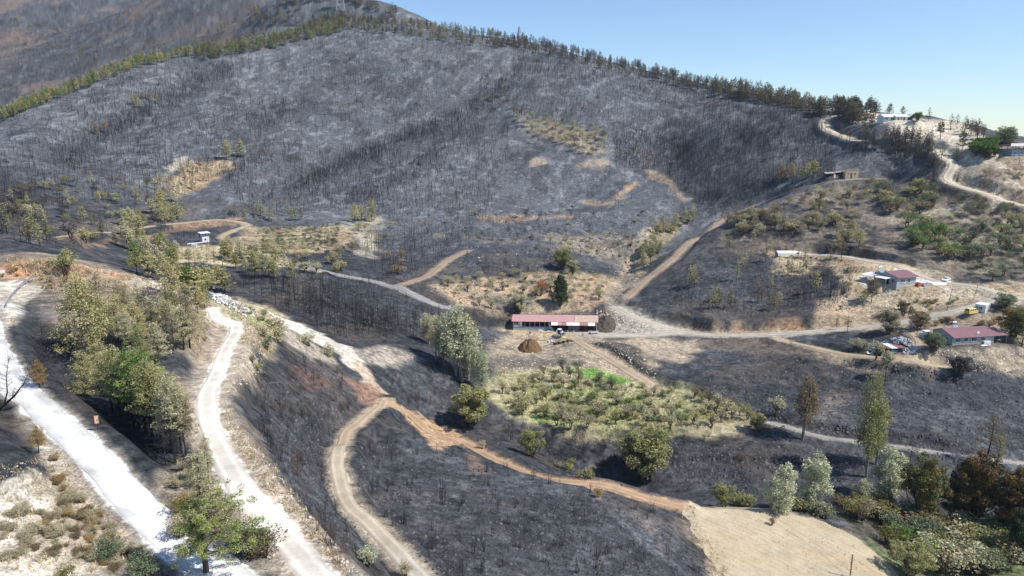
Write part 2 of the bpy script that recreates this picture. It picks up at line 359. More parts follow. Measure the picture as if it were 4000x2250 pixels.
fl = fbm(XX, YY*.7, 11, 4, 130, .7); fl2 = fbm(XX, YY*.8, 5, 3, 131, .7)
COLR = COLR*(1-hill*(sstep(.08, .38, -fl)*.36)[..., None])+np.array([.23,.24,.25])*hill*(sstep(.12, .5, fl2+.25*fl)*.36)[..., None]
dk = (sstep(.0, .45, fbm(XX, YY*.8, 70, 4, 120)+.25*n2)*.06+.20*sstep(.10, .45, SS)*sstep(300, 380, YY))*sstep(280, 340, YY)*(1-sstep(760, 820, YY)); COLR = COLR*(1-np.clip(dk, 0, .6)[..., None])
br = (sstep(.05, .5, fbm(XX, YY, 17, 4, 111)+.35*n3)*.42*(1-.6*hill[..., 0]))[..., None]
COLR = COLR*(1-br)+np.array([.105,.080,.062])*br
def paint(pp, col, soft=2.0, op=1.0, wob=2.0, mott=0.0, col2=None, seed=0, ymin=0, wp=None):
    """lay a soil colour inside a patch; mott breaks the patch up, col2 mixes a second colour through it"""
    global COLR
    pp = [(u+(330 if u >= 2560 else -330 if u <= 0 else 0), v+(260 if v >= 1440 else 0)) for u, v in pp]      # carry on past the picture's edge
    wp = wp or atp(pp, ymin); idx = box_idx(wp, soft+wob*2)
    if len(idx[0]) == 0: return
    x, y = XX[idx], YY[idx]
    d, _, _ = seg_dist(x, y, wp, True); d = np.where(inpoly(x, y, wp), -d, d)
    d = d+fbm(x, y, max(4, wob*3), 3, 50+seed)*wob*1.6
    m = (1-sstep(-soft, soft, d))*op
    if mott: m = m*np.clip(1-mott*1.1+mott*2.4*sstep(-.25, .35, n2[idx]*.6+n3[idx]*.55+n1[idx]*.3), 0, 1)
    c = np.broadcast_to(col, x.shape+(3,))
    if col2 is not None:
        q = sstep(-.25, .3, fbm(x, y, 7, 3, 60+seed))[:, None]; c = col*(1-q)+col2*q
    c = c*(1+.16*n3[idx]+.14*n2[idx])[:, None]
    COLR[idx] = COLR[idx]*(1-m[:, None])+c*m[:, None]
for (pp, h, wd) in GUL[:7]:      # charred thickets fill the gullies
    sp = spline(np.array(atp(pp)), 6.0); idx = box_idx(sp, wd*3); d, par, _ = seg_dist(XX[idx], YY[idx], sp)
    m = np.exp(-((d+6*fbm(XX[idx], YY[idx], 20, 3, 133))/(wd*.8))**2)*sstep(0, 3, par)*.34; COLR[idx] = COLR[idx]*(1-m[:, None])+C3(.035,.036,.040)*m[:, None]
# far mountain
fm = sstep(700, 820, YY)*(1-sstep(-.36, -.30, SS))
q1 = sstep(-.1, .35, fbm(XX, YY, 110, 5, 201, .65))*fm; q2 = sstep(.10, .45, fbm(XX, YY*.5, 50, 5, 202, .7)+.35*n1)*fm
COLR = COLR*(1-fm[..., None]*.35)*(1-q1[..., None]*.6)+C3(.135,.098,.080)*q1[..., None]*.6
COLR = COLR*(1-q2[..., None]*.5)+C3(.25,.18,.13)*q2[..., None]*.5
# right-hand slopes
paint([(1880,640),(1800,600),(1900,530),(2080,462),(2300,455),(2400,480),(2600,540),(2600,760),(2400,700),(2320,660),(2150,620)], BRN*.8, 4, .62, 5, .7, C3(.27,.215,.16), 1)
paint([(2230,560),(2330,520),(2600,560),(2600,740),(2420,690),(2340,640)], C3(.36,.31,.225), 5, .85, 5, .5, C3(.22,.18,.13), 2)
paint([(2190,285),(2300,302),(2420,312),(2490,365),(2500,400),(2400,400),(2345,365),(2250,330),(2190,310)], PALE*1.12, 4, 1, 5, .1, CREAM, 3)
paint([(2130,290),(2190,275),(2215,300),(2180,312)], PALE, 4, .8, 4, .2, CREAM, 3)
paint([(2390,470),(2440,420),(2600,385),(2600,530),(2500,500)], C3(.34,.25,.17), 4, .9, 4, .3, PALE, 4)
paint([(2400,420),(2440,400),(2540,392),(2480,440),(2420,470)], PALE, 3, .8, 3, .3, None, 4)
paint([(2140,650),(2330,690),(2420,712),(2600,752),(2600,800),(2440,780),(2330,800),(2250,812),(2150,800),(2090,770),(2110,700)], C3(.45,.38,.275), 3, 1, 4, .15, C3(.40,.31,.20), 5)
paint([(1945,636),(2050,628),(2160,640),(2260,660),(2340,690),(2250,690),(2120,690),(2060,670),(1960,655)], C3(.46,.36,.23), 2, .95, 3, .25, ORA*.8, 6)
paint([(2150,650),(2250,660),(2330,686),(2330,700),(2160,690)], C3(.50,.40,.26), 2, .9, 2, .2, None, 6)
paint([(1950,650),(2060,652),(2040,690),(1990,700),(1960,680)], C3(.40,.32,.20), 2, .8, 3, .3, None, 6)
paint([(2170,702),(2330,702),(2395,706),(2340,716),(2170,722)], C3(.62,.58,.50), 1.5, .9, 1.5)
paint([(1610,800),(1720,822),(1900,826),(2080,812),(2200,800),(2210,812),(2080,828),(1900,838),(1720,836),(1640,828)], C3(.36,.22,.13), 1.5, .95, 2, .35, C3(.42,.33,.22), 7)
paint([(2060,760),(2150,770),(2230,800),(2180,812),(2060,806)], C3(.42,.32,.21), 2, .9, 3, .35, None, 7)
paint([(1530,780),(1570,765),(1620,790),(1730,830),(1720,840),(1500,842),(1510,810)], C3(.34,.31,.27), 2, .95, 3, .2, C3(.25,.22,.19), 8)
paint([(1515,775),(1540,770),(1545,800),(1520,815)], C3(.16,.12,.09), 2, .9, 3, .3, None, 8)
# barn yard and slope below
paint([(1230,838),(1290,815),(1520,818),(1540,845),(1720,845),(1760,868),(1750,905),(1650,900),(1640,960),(1600,985),(1500,930),(1440,930),(1330,960),(1240,940),(1230,900)], C3(.40,.32,.22), 3, .95, 4, .3, C3(.33,.27,.20), 9)
paint([(1290,832),(1430,834),(1440,845),(1400,852),(1295,846)], C3(.46,.36,.21), 1.5, .9, 2)
paint([(1170,840),(1230,826),(1270,836),(1250,850),(1200,858)], ASH_M*1.3, 2, .9, 3)
paint([(1230,880),(1330,905),(1420,900),(1470,930),(1330,935),(1240,915)], ASH_M, 3, .65, 3, .4)
paint([(1475,862),(1600,870),(1620,900),(1660,965),(1600,935),(1530,895)], ASH_D*1.4, 1.5, .8, 2, .3)
paint([(1640,860),(1750,852),(1762,880),(1720,912),(1640,905)], C3(.40,.33,.24), 2, .95, 3, .15)
# orchards near the barn
paint([(1085,720),(1150,700),(1300,692),(1480,694),(1560,710),(1550,755),(1480,792),(1330,795),(1230,792),(1170,770)], C3(.40,.29,.19), 3, 1, 5, .2, C3(.33,.26,.18), 10)
paint([(1240,752),(1330,748),(1340,770),(1260,775)], ASH_L*.8, 2, .9, 3)
paint([(1170,770),(1240,800),(1290,795),(1300,815),(1230,822),(1180,812),(1140,790)], ASH_D*1.3, 2, .8, 3, .2)
paint([(1330,785),(1500,780),(1520,792),(1290,795)], C3(.13,.10,.08), 1.5, .8, 2, .3, ASH_M, 10)
paint([(1380,600),(1480,590),(1600,600),(1590,640),(1480,645),(1400,640)], C3(.30,.25,.19), 4, .8, 6, .45, None, 11)
paint([(1230,540),(1420,535),(1440,545),(1300,562),(1220,560)], C3(.36,.25,.17), 3, .7, 5, .4, None, 12)
paint([(1100,590),(1300,600),(1420,590),(1400,600),(1200,612)], C3(.30,.25,.19), 2, .5, 4, .5, None, 12)
paint([(1430,700),(1580,690),(1590,720),(1550,745),(1480,740)], C3(.36,.27,.17), 3, .7, 5, .4, None, 12)
paint([(1530,735),(1560,690),(1580,640),(1600,600),(1640,580),(1625,640),(1605,700),(1580,745),(1560,775)], C3(.38,.31,.23), 2, .9, 4, .35, C3(.25,.21,.17), 13)
paint([(1580,640),(1680,570),(1720,560),(1640,650),(1600,700)], DRY*.8, 3, .55, 4, .4, None, 13)
paint([(1270,290),(1380,300),(1500,330),(1540,385),(1480,400),(1360,350),(1300,345)], C3(.33,.26,.19), 5, .8, 8, .35, None, 14)
paint([(1330,395),(1370,392),(1375,412),(1340,415)], C3(.42,.33,.24), 3, .8, 3); paint([(1440,410),(1530,408),(1520,425),(1450,425)], C3(.40,.32,.23), 3, .6, 5, .3)
paint([(1560,350),(1640,370),(1650,400),(1580,395)], C3(.2,.15,.12), 4, .5, 6, .5)
paint([(1620,426),(1660,424),(1700,470),(1740,500),(1720,510),(1660,455)], C3(.38,.27,.18), 2, .7, 4, .35)
paint([(1470,505),(1530,508),(1600,455),(1610,462),(1540,515),(1470,514)], C3(.40,.28,.17), 1.5, .7, 2, .35)
# middle-left
paint([(400,650),(440,628),(520,612),(620,622),(730,655),(700,668),(600,668),(500,655),(410,662)], C3(.50,.43,.28), 2, 1, 4, .12, C3(.42,.34,.21), 15)
paint([(560,600),(640,575),(760,568),(870,565),(910,590),(830,625),(730,640),(650,625)], C3(.40,.33,.22), 3, .9, 5, .25, C3(.30,.22,.14), 16)
paint([(870,560),(950,548),(960,600),(940,650),(900,640),(890,600)], C3(.40,.36,.27), 3, .8, 4, .3, None, 16)
paint([(395,455),(440,400),(470,395),(430,440),(410,470)], C3(.45,.40,.32), 2, .8, 3, .2)
paint([(420,470),(470,400),(580,398),(585,420),(530,460),(480,490),(430,500)], C3(.36,.24,.14), 3, .9, 4, .3, C3(.45,.36,.23), 17)
paint([(160,600),(280,592),(420,575),(440,560),(600,548),(610,560),(430,585),(290,605),(160,612)], C3(.34,.22,.14), 2, .7, 3, .3, None, 18)
paint([(0,560),(400,500),(520,520),(460,560),(200,590),(0,620)], C3(.20,.165,.14), 6, .5, 8, .5, None, 19)
# near spur, left
paint([(0,640),(120,640),(300,676),(400,700),(560,742),(660,775),(740,815),(620,850),(560,900),(520,960),(440,940),(400,850),(330,800),(180,760),(70,745),(0,720)], C3(.25,.195,.145), 2.5, .95, 4, .25, C3(.36,.29,.21), 20)
paint([(0,662),(60,655),(130,660),(290,680),(330,705),(200,705),(80,695),(0,690)], C3(.42,.24,.135), 1.2, .95, 2, .25, C3(.50,.36,.24), 21)
paint([(340,705),(470,730),(500,770),(450,800),(380,760)], C3(.50,.44,.35), 1.5, .9, 2, .25, BRN, 22)
paint([(70,740),(150,735),(260,770),(260,860),(120,830),(40,790)], C3(.22,.18,.15), 2, .8, 3, .4, C3(.40,.33,.24), 23)
paint([(20,760),(170,820),(300,900),(430,1000),(470,1120),(480,1200),(400,1180),(250,1100),(100,960),(30,850)], ASH_M*.9, 2, .85, 3, .2, ASH_D*1.2, 24)
paint([(440,1160),(480,1120),(520,1180),(600,1300),(640,1400),(560,1350),(480,1290),(420,1220)], C3(.42,.34,.25), 1.2, .9, 2, .3, CREAM, 25)
paint([(520,900),(500,980),(490,1100),(470,1150),(400,1060),(440,960)], C3(.27,.20,.14), 1.5, .6, 3, .4, None, 25)
paint([(590,810),(640,790),(700,850),(660,900),(640,960),(560,1020),(560,930),(600,860)], C3(.47,.38,.28), 1.5, .95, 2, .15, C3(.40,.33,.24), 26)
paint([(530,745),(600,752),(680,780),(720,800),(700,850),(620,820),(550,790)], C3(.45,.40,.26), 1.5, .9, 2, .25, C3(.38,.31,.2), 27)
paint([(560,1020),(600,1080),(680,1180),(760,1300),(860,1420),(800,1430),(700,1300),(600,1180),(540,1080)], C3(.46,.38,.29), 1.0, .9, 1.6, .25, C3(.33,.25,.18), 28)
paint([(620,1060),(720,1200),(830,1360),(900,1440),(840,1440),(740,1300),(640,1150)], C3(.20,.155,.12), 1.2, .65, 3, .35, None, 28)
paint([(655,778),(700,784),(770,822),(850,862),(885,872),(900,900),(902,925),(880,920),(862,890),(795,866),(730,832),(680,800)], C3(.70,.66,.57), 1.2, .97, 2, .0, C3(.58,.52,.43), 29)
paint([(885,900),(905,905),(935,950),(975,990),(955,1000),(915,965)], C3(.46,.37,.27), 1.0, .9, 1.5, .1, None, 29)
paint([(700,810),(760,850),(820,890),(800,900),(720,880),(690,840)], C3(.42,.36,.28), 2, .8, 3, .4, None, 29)
paint([(870,880),(960,870),(1040,900),(1000,930),(900,920)], C3(.46,.40,.32), 2, .7, 3, .4, None, 30)
paint([(640,960),(760,900),(860,940),(900,1000),(820,1000),(700,1010)], C3(.15,.115,.10), 3, .35, 4, .5, None, 31)
paint([(870,950),(950,960),(960,1000),(900,1020)], C3(.27,.16,.11), 1.5, .75, 2, .3); paint([(760,940),(820,950),(830,975),(780,975)], C3(.20,.11,.08), 2, .6, 3, .4)
paint([(1085,1060),(1160,1080),(1170,1110),(1100,1128),(1060,1100),(1040,1060)], C3(.42,.28,.17), 1, .95, 1.5)
paint([(1430,1195),(1470,1200),(1520,1240),(1505,1252),(1440,1215)], C3(.38,.25,.16), .8, .9, 1)
paint([(1150,1120),(1200,1140),(1225,1190),(1200,1190)], C3(.24,.16,.12), 1.2, .6, 2, .4); paint([(1600,1300),(1640,1310),(1700,1400),(1650,1400)], C3(.2,.15,.12), 2, .4, 3, .5)
# bank at the lower left
paint([(-60,1290),(60,1265),(130,1190),(110,1120),(150,1120),(210,1190),(250,1290),(330,1360),(440,1440),(520,1500),(-60,1500)], C3(.66,.59,.48), 1.2, .97, 2, .1, C3(.50,.42,.32), 32)
paint([(-60,1270),(70,1262),(120,1290),(60,1380),(-60,1400)], C3(.70,.64,.53), 1, .9, 1.5, .15)
paint([(150,1180),(215,1230),(260,1310),(360,1370),(430,1440),(300,1400),(180,1300)], C3(.30,.24,.19), 1.2, .7, 2, .4)
paint([(60,1010),(90,1050),(160,1130),(120,1150),(60,1080)], C3(.33,.27,.21), 1, .8, 1.5, .3)
# field, garden, greenery
paint([(1708,1278),(1830,1270),(1960,1285),(2110,1325),(2180,1362),(2230,1420),(2290,1490),(1860,1490),(1790,1400),(1740,1330)], C3(.50,.425,.305), 1.2, 1, 1.5, 0, C3(.47,.37,.235), 33)
paint([(1725,1320),(1770,1340),(1830,1400),(1870,1449),(1830,1449),(1770,1380)], C3(.36,.28,.20), 1.5, .5, 2, .4, None, 34)
paint([(1240,1000),(1270,940),(1340,925),(1440,925),(1500,930),(1650,970),(1800,1020),(1900,1060),(1870,1080),(1700,1085),(1500,1080),(1380,1065),(1270,1045)], C3(.40,.38,.20), 3, 1, 4, .12, C3(.36,.31,.20), 35)
paint([(1330,960),(1480,960),(1650,990),(1760,1030),(1740,1060),(1560,1060),(1420,1050),(1300,1010)], C3(.22,.25,.095), 4, .9, 5, .2, C3(.38,.37,.18), 36)
paint([(1440,930),(1490,928),(1590,958),(1560,968),(1480,950)], C3(.14,.26,.05), 1, 1, 1.5, 0, C3(.24,.33,.11), 37)
paint([(1330,1045),(1440,1050),(1480,1068),(1390,1068)], C3(.20,.34,.06), 2, .7, 3, .2)
paint([(2180,1365),(2240,1330),(2400,1320),(2620,1350),(2620,1500),(2300,1500)], C3(.16,.145,.085), 3, .85, 4, .2, C3(.17,.20,.085), 38)
paint([(2060,1290),(2200,1310),(2350,1320),(2350,1350),(2180,1350)], C3(.14,.125,.085), 3, .7, 4, .3)
paint([(540,760),(600,765),(690,820),(640,830),(560,800)], C3(.30,.34,.15), 1.5, .7, 2, .35, None, 39)
# lower right slope: terraces of soil
paint([(1760,860),(1900,856),(1960,870),(2060,880),(2100,900),(1980,900),(1800,880)], C3(.20,.16,.12), 2, .6, 3, .45)
paint([(2040,880),(2200,900),(2370,918),(2380,940),(2200,935),(2060,910)], C3(.36,.27,.18), 2, .85, 3, .3, C3(.25,.2,.15), 40)
paint([(2290,860),(2340,850),(2380,870),(2576,860),(2620,930),(2480,930),(2380,910),(2290,900)], C3(.38,.31,.22), 2, .9, 4, .25, C3(.28,.23,.17), 41)
paint([(2180,815),(2290,820),(2340,840),(2370,850),(2620,800),(2620,870),(2540,860),(2350,850),(2280,845),(2180,830)], C3(.34,.27,.19), 2, .8, 3, .3, C3(.24,.19,.13), 42)
paint([(2220,820),(2330,835),(2320,875),(2200,870),(2150,850)], ASH_M*.8, 2, .6, 3, .3)
paint([(2080,940),(2130,930),(2120,1000),(2060,1060),(2040,1050),(2090,990)], C3(.26,.215,.18), 2, .5, 3, .5)
for (a_, b_) in [((1700,560),(1800,490))]: pass
paint([(2330,800),(2420,788),(2500,780),(2620,772),(2620,835),(2480,830),(2340,838)], C3(.33,.265,.185), 2, .95, 3, .1, C3(.25,.19,.13), 43)
paint([(-60,712),(50,708),(112,716),(80,740),(40,775),(18,830),(-60,830)], C3(.62,.57,.49), 1, .95, 1.2, .1, C3(.5,.44,.35), 44)
paint([(345,705),(430,712),(480,740),(500,775),(450,795),(400,760),(350,735)], C3(.56,.51,.43), 1.2, .9, 1.5, .2, C3(.40,.34,.27), 45)
# along the roads: verge and bed
RC = dict(white=C3(.78,.765,.72), cream=C3(.77,.705,.60), track=C3(.50,.42,.31), orange=C3(.43,.29,.18), gravel=C3(.47,.42,.34), tan=C3(.43,.34,.235), greyroad=C3(.30,.29,.28), dull=C3(.34,.26,.19), pale=C3(.55,.48,.36), pathgrey=C3(.36,.33,.29))
SH = dict(white=C3(.30,.265,.22), cream=C3(.50,.42,.32))
for (r, sp) in zip(ROADS, road_w):
    idx = box_idx(sp, r[2]+r[4]+4)
    d, par, _ = seg_dist(XX[idx], YY[idx], sp); d = d+fbm(XX[idx], YY[idx], 3, 2, 90)*.5
    c = RC[r[3]]; cs = SH.get(r[3], c*.8)
    m2 = (1-sstep(r[2]*.5, r[2]*.5+r[4]+(1 if r[3] != 'white' else .3), d))*.8; m1 = 1-sstep(r[2]*.5-.3, r[2]*.5+.2, d)
    COLR[idx] = COLR[idx]*(1-m2[:, None])+cs*(1+.2*n3[idx])[:, None]*m2[:, None]
    COLR[idx] = COLR[idx]*(1-m1[:, None])+c*m1[:, None]
COLR = np.clip(COLR, .012, .85)
# ================================================================== materials
MATS = {}
def nodes(m):
    nt = m.node_tree; return nt, nt.nodes, nt.links
def base_mat(name, rough=.85, spec=.25):
    m = bpy.data.materials.new(name); m.use_nodes = True
    b = m.node_tree.nodes["Principled BSDF"]; b.inputs['Roughness'].default_value = rough
    b.inputs['Specular IOR Level'].default_value = spec
    return m, b
def mat(name, col, rough=.8, spec=.25, var=.12, scale=3.0, metal=0.0, bump=0.0):
    """plain coloured surface with a little procedural unevenness"""
    if name in MATS: return MATS[name]
    m, b = base_mat(name, rough, spec); nt, N, Lk = nodes(m)
    b.inputs['Metallic'].default_value = metal
    tc = N.new("ShaderNodeTexCoord"); nz = N.new("ShaderNodeTexNoise"); nz.inputs['Scale'].default_value = scale; nz.inputs['Detail'].default_value = 4
    Lk.new(tc.outputs['Object'], nz.inputs['Vector'])
    mx = N.new("ShaderNodeMix"); mx.data_type = 'RGBA'
    mx.inputs[6].default_value = (*[c*(1-var*1.6) for c in col], 1); mx.inputs[7].default_value = (*[min(1, c*(1+var)) for c in col], 1)
    Lk.new(nz.outputs['Fac'], mx.inputs[0]); Lk.new(mx.outputs[2], b.inputs['Base Color'])
    if bump:
        bp = N.new("ShaderNodeBump"); bp.inputs['Strength'].default_value = .6; bp.inputs['Distance'].default_value = bump
        Lk.new(nz.outputs['Fac'], bp.inputs['Height']); Lk.new(bp.outputs[0], b.inputs['Normal'])
    MATS[name] = m; return m
def ground_mat(name, road=False):
    m, b = base_mat(name, .95, .08); nt, N, Lk = nodes(m)
    at_ = N.new("ShaderNodeVertexColor"); at_.layer_name = "Col"
    tc = N.new("ShaderNodeTexCoord")
    def noise(sc, det=4, dist=0.0, vec=None):
        n = N.new("ShaderNodeTexNoise"); n.inputs['Scale'].default_value = sc; n.inputs['Detail'].default_value = det
        n.inputs['Distortion'].default_value = dist; Lk.new(vec or tc.outputs['Object'], n.inputs['Vector']); return n.outputs['Fac']
    def ramp(src, a, b_, lo, hi):
        r = N.new("ShaderNodeMapRange"); r.inputs[1].default_value = a; r.inputs[2].default_value = b_; r.inputs[3].default_value = lo; r.inputs[4].default_value = hi
        Lk.new(src, r.inputs[0]); return r.outputs[0]
    def mul(a, b_):
        x = N.new("ShaderNodeMath"); x.operation = 'MULTIPLY'; Lk.new(a, x.inputs[0]); Lk.new(b_, x.inputs[1]); return x.outputs[0]
    if road:
        f = mul(ramp(noise(.35, 4), .3, .7, .86, 1.08), ramp(noise(2.2, 5), .3, .7, .9, 1.06))
    else:
        f = mul(ramp(noise(.8, 7, .2), .33, .68, .60, 1.40), ramp(noise(4.5, 5), .33, .68, .62, 1.38))
        vo = N.new("ShaderNodeTexVoronoi"); vo.inputs['Scale'].default_value = 1.15; vo.inputs['Randomness'].default_value = 1
        Lk.new(tc.outputs['Object'], vo.inputs['Vector'])
        f = mul(f, ramp(vo.outputs['Distance'], .05, .16, 1.3, 1.0))
        vo2 = N.new("ShaderNodeTexVoronoi"); vo2.inputs['Scale'].default_value = .42; Lk.new(tc.outputs['Object'], vo2.inputs['Vector'])
        f = mul(f, ramp(vo2.outputs['Distance'], .04, .15, .35, 1.0))
    mx = N.new("ShaderNodeVectorMath"); mx.operation = 'SCALE'; Lk.new(at_.outputs['Color'], mx.inputs[0]); Lk.new(f, mx.inputs['Scale'])
    Lk.new(mx.outputs[0], b.inputs['Base Color'])
    bp = N.new("ShaderNodeBump"); bp.inputs['Strength'].default_value = .35 if road else 1.0; bp.inputs['Distance'].default_value = .10 if road else .22
    ht = noise(1.6, 8, .2); Lk.new(ht, bp.inputs['Height']); Lk.new(bp.outputs[0], b.inputs['Normal'])
    return m
def leaf_mat(name, c1, c2, trans=.28, var=.35):
    """foliage: every leaf clump carries its own tint (attribute), every plant its own shift"""
    if name in MATS: return MATS[name]
    m, b = base_mat(name, .7, .2); nt, N, Lk = nodes(m)
    at_ = N.new("ShaderNodeVertexColor"); at_.layer_name = "Tint"
    sp = N.new("ShaderNodeSeparateColor"); Lk.new(at_.outputs['Color'], sp.inputs[0])
    oi = N.new("ShaderNodeObjectInfo")
    ad = N.new("ShaderNodeMath"); ad.operation = 'MULTIPLY_ADD'; Lk.new(oi.outputs['Random'], ad.inputs[0]); ad.inputs[1].default_value = .5; Lk.new(sp.outputs[0], ad.inputs[2])
    sb = N.new("ShaderNodeMath"); sb.operation = 'SUBTRACT'; sb.use_clamp = True; Lk.new(ad.outputs[0], sb.inputs[0]); sb.inputs[1].default_value = .25
    mx = N.new("ShaderNodeMix"); mx.data_type = 'RGBA'; mx.inputs[6].default_value = (*c1, 1); mx.inputs[7].default_value = (*c2, 1)
    Lk.new(sb.outputs[0], mx.inputs[0])
    mr = N.new("ShaderNodeMapRange"); mr.inputs[3].default_value = 1-var; mr.inputs[4].default_value = 1+var; Lk.new(sp.outputs[1], mr.inputs[0])
    vs = N.new("ShaderNodeVectorMath"); vs.operation = 'SCALE'; Lk.new(mx.outputs[2], vs.inputs[0]); Lk.new(mr.outputs[0], vs.inputs['Scale'])
    Lk.new(vs.outputs[0], b.inputs['Base Color'])
    tr = N.new("ShaderNodeBsdfTranslucent"); Lk.new(vs.outputs[0], tr.inputs[0])
    ms = N.new("ShaderNodeMixShader"); ms.inputs[0].default_value = trans
    out = N["Material Output"]; Lk.new(b.outputs[0], ms.inputs[1]); Lk.new(tr.outputs[0], ms.inputs[2]); Lk.new(ms.outputs[0], out.inputs[0])
    MATS[name] = m; return m
BARK = mat("charred_bark", (.035, .032, .034), .9, .1, .3, 4)
BARKB = mat("brown_bark", (.13, .095, .07), .9, .1, .3, 4)
BARKG = mat("pale_bark", (.30, .26, .21), .9, .1, .3, 3)
TWIG = mat("charred_twigs", (.05, .048, .055), .9, .1, .3, 2)
TWIGB = mat("scorched_twigs", (.14, .095, .07), .9, .1, .3, 2)
LEAF = {
 'olivegreen': leaf_mat("olive_green_needles", (0.221, 0.234, 0.085), (0.403, 0.377, 0.169)),
 'yellowgreen': leaf_mat("scorched_yellow_needles", (0.351, 0.325, 0.137), (0.572, 0.507, 0.260)),
 'freshgreen': leaf_mat("fresh_green_leaves", (0.078, 0.156, 0.039), (0.221, 0.312, 0.072)),
 'darkgreen': leaf_mat("dark_green_leaves", (0.036, 0.072, 0.034), (0.091, 0.130, 0.052)),
 'palegreen': leaf_mat("pale_silver_green_leaves", (.34, .37, .22), (.62, .62, .42)),
 'paleolive': leaf_mat("dusty_olive_leaves", (0.364, 0.351, 0.202), (0.624, 0.572, 0.364)),
 'sage': leaf_mat("sage_green_leaves", (0.117, 0.156, 0.091), (0.247, 0.286, 0.156)),
 'brown': leaf_mat("scorched_brown_leaves", (.15, .115, .07), (.31, .245, .14)),
 'ochre': leaf_mat("ochre_scorched_leaves", (0.312, 0.208, 0.078), (0.468, 0.338, 0.143)),
 'orange': leaf_mat("orange_brown_leaves", (0.234, 0.091, 0.036), (0.468, 0.202, 0.065)),
 'ridge': leaf_mat("dusky_olive_needles", (.075, .085, .045), (.20, .185, .09)),
 'ridgebrown': leaf_mat("dusky_brown_needles", (.075, .062, .045), (.19, .145, .085)),
 'rustgreen': leaf_mat("rust_tinted_leaves", (.045, .06, .022), (.25, .135, .05)),
 'mixed': leaf_mat("green_and_rust_leaves", (0.091, 0.130, 0.039), (0.351, 0.247, 0.078)),
 'charred': leaf_mat("charred_needles", (0.065, 0.061, 0.068), (0.130, 0.107, 0.098), .05),
 'drybrush': leaf_mat("dry_brush_leaves", (.27, .225, .14), (.50, .44, .28), .1),
}
# ================================================================== object helpers
def link(o, parent=None):
    COL.objects.link(o)
    if parent: o.parent = parent
    return o
def tag(o, label=None, cat=None, group=None, kind=None):
    if label: o['label'] = label
    if cat: o['category'] = cat
    if group: o['group'] = group
    if kind: o['kind'] = kind
    return o
def empty(name, loc, rz=0.0, label=None, cat=None, group=None):
    o = bpy.data.objects.new(name, None); o.empty_display_size = .3; link(o); o.location = loc; o.rotation_euler = (0, 0, rz)
    return tag(o, label, cat, group)
def mesh_np(name, V, F, mats, colors=None, cname="Tint", smooth=False):
    """V (n,3), F list of (k,m) index arrays"""
    me = bpy.data.meshes.new(name); V = np.asarray(V, np.float32)
    me.vertices.add(len(V)); me.vertices.foreach_set("co", V.ravel())
    Fs = [np.asarray(f, np.int32) for f in F if len(f)]
    nl = sum(f.size for f in Fs); npol = sum(len(f) for f in Fs)
    me.loops.add(nl); me.loops.foreach_set("vertex_index", np.concatenate([f.ravel() for f in Fs]))
    tot = np.concatenate([np.full(len(f), f.shape[1], np.int32) for f in Fs]); st = np.concatenate([[0], np.cumsum(tot)[:-1]]).astype(np.int32)
    me.polygons.add(npol); me.polygons.foreach_set("loop_start", st); me.polygons.foreach_set("loop_total", tot)
    if smooth: me.polygons.foreach_set("use_smooth", np.ones(npol, bool))
    if colors is not None:
        ca = me.color_attributes.new(cname, 'FLOAT_COLOR', 'POINT')
        c4 = np.ones((len(V), 4), np.float32); c4[:, :colors.shape[1]] = colors; ca.data.foreach_set("color", c4.ravel())
    for m in (mats if isinstance(mats, (list, tuple)) else [mats]): me.materials.append(m)
    me.update(); me.validate(verbose=False) if False else None
    return me
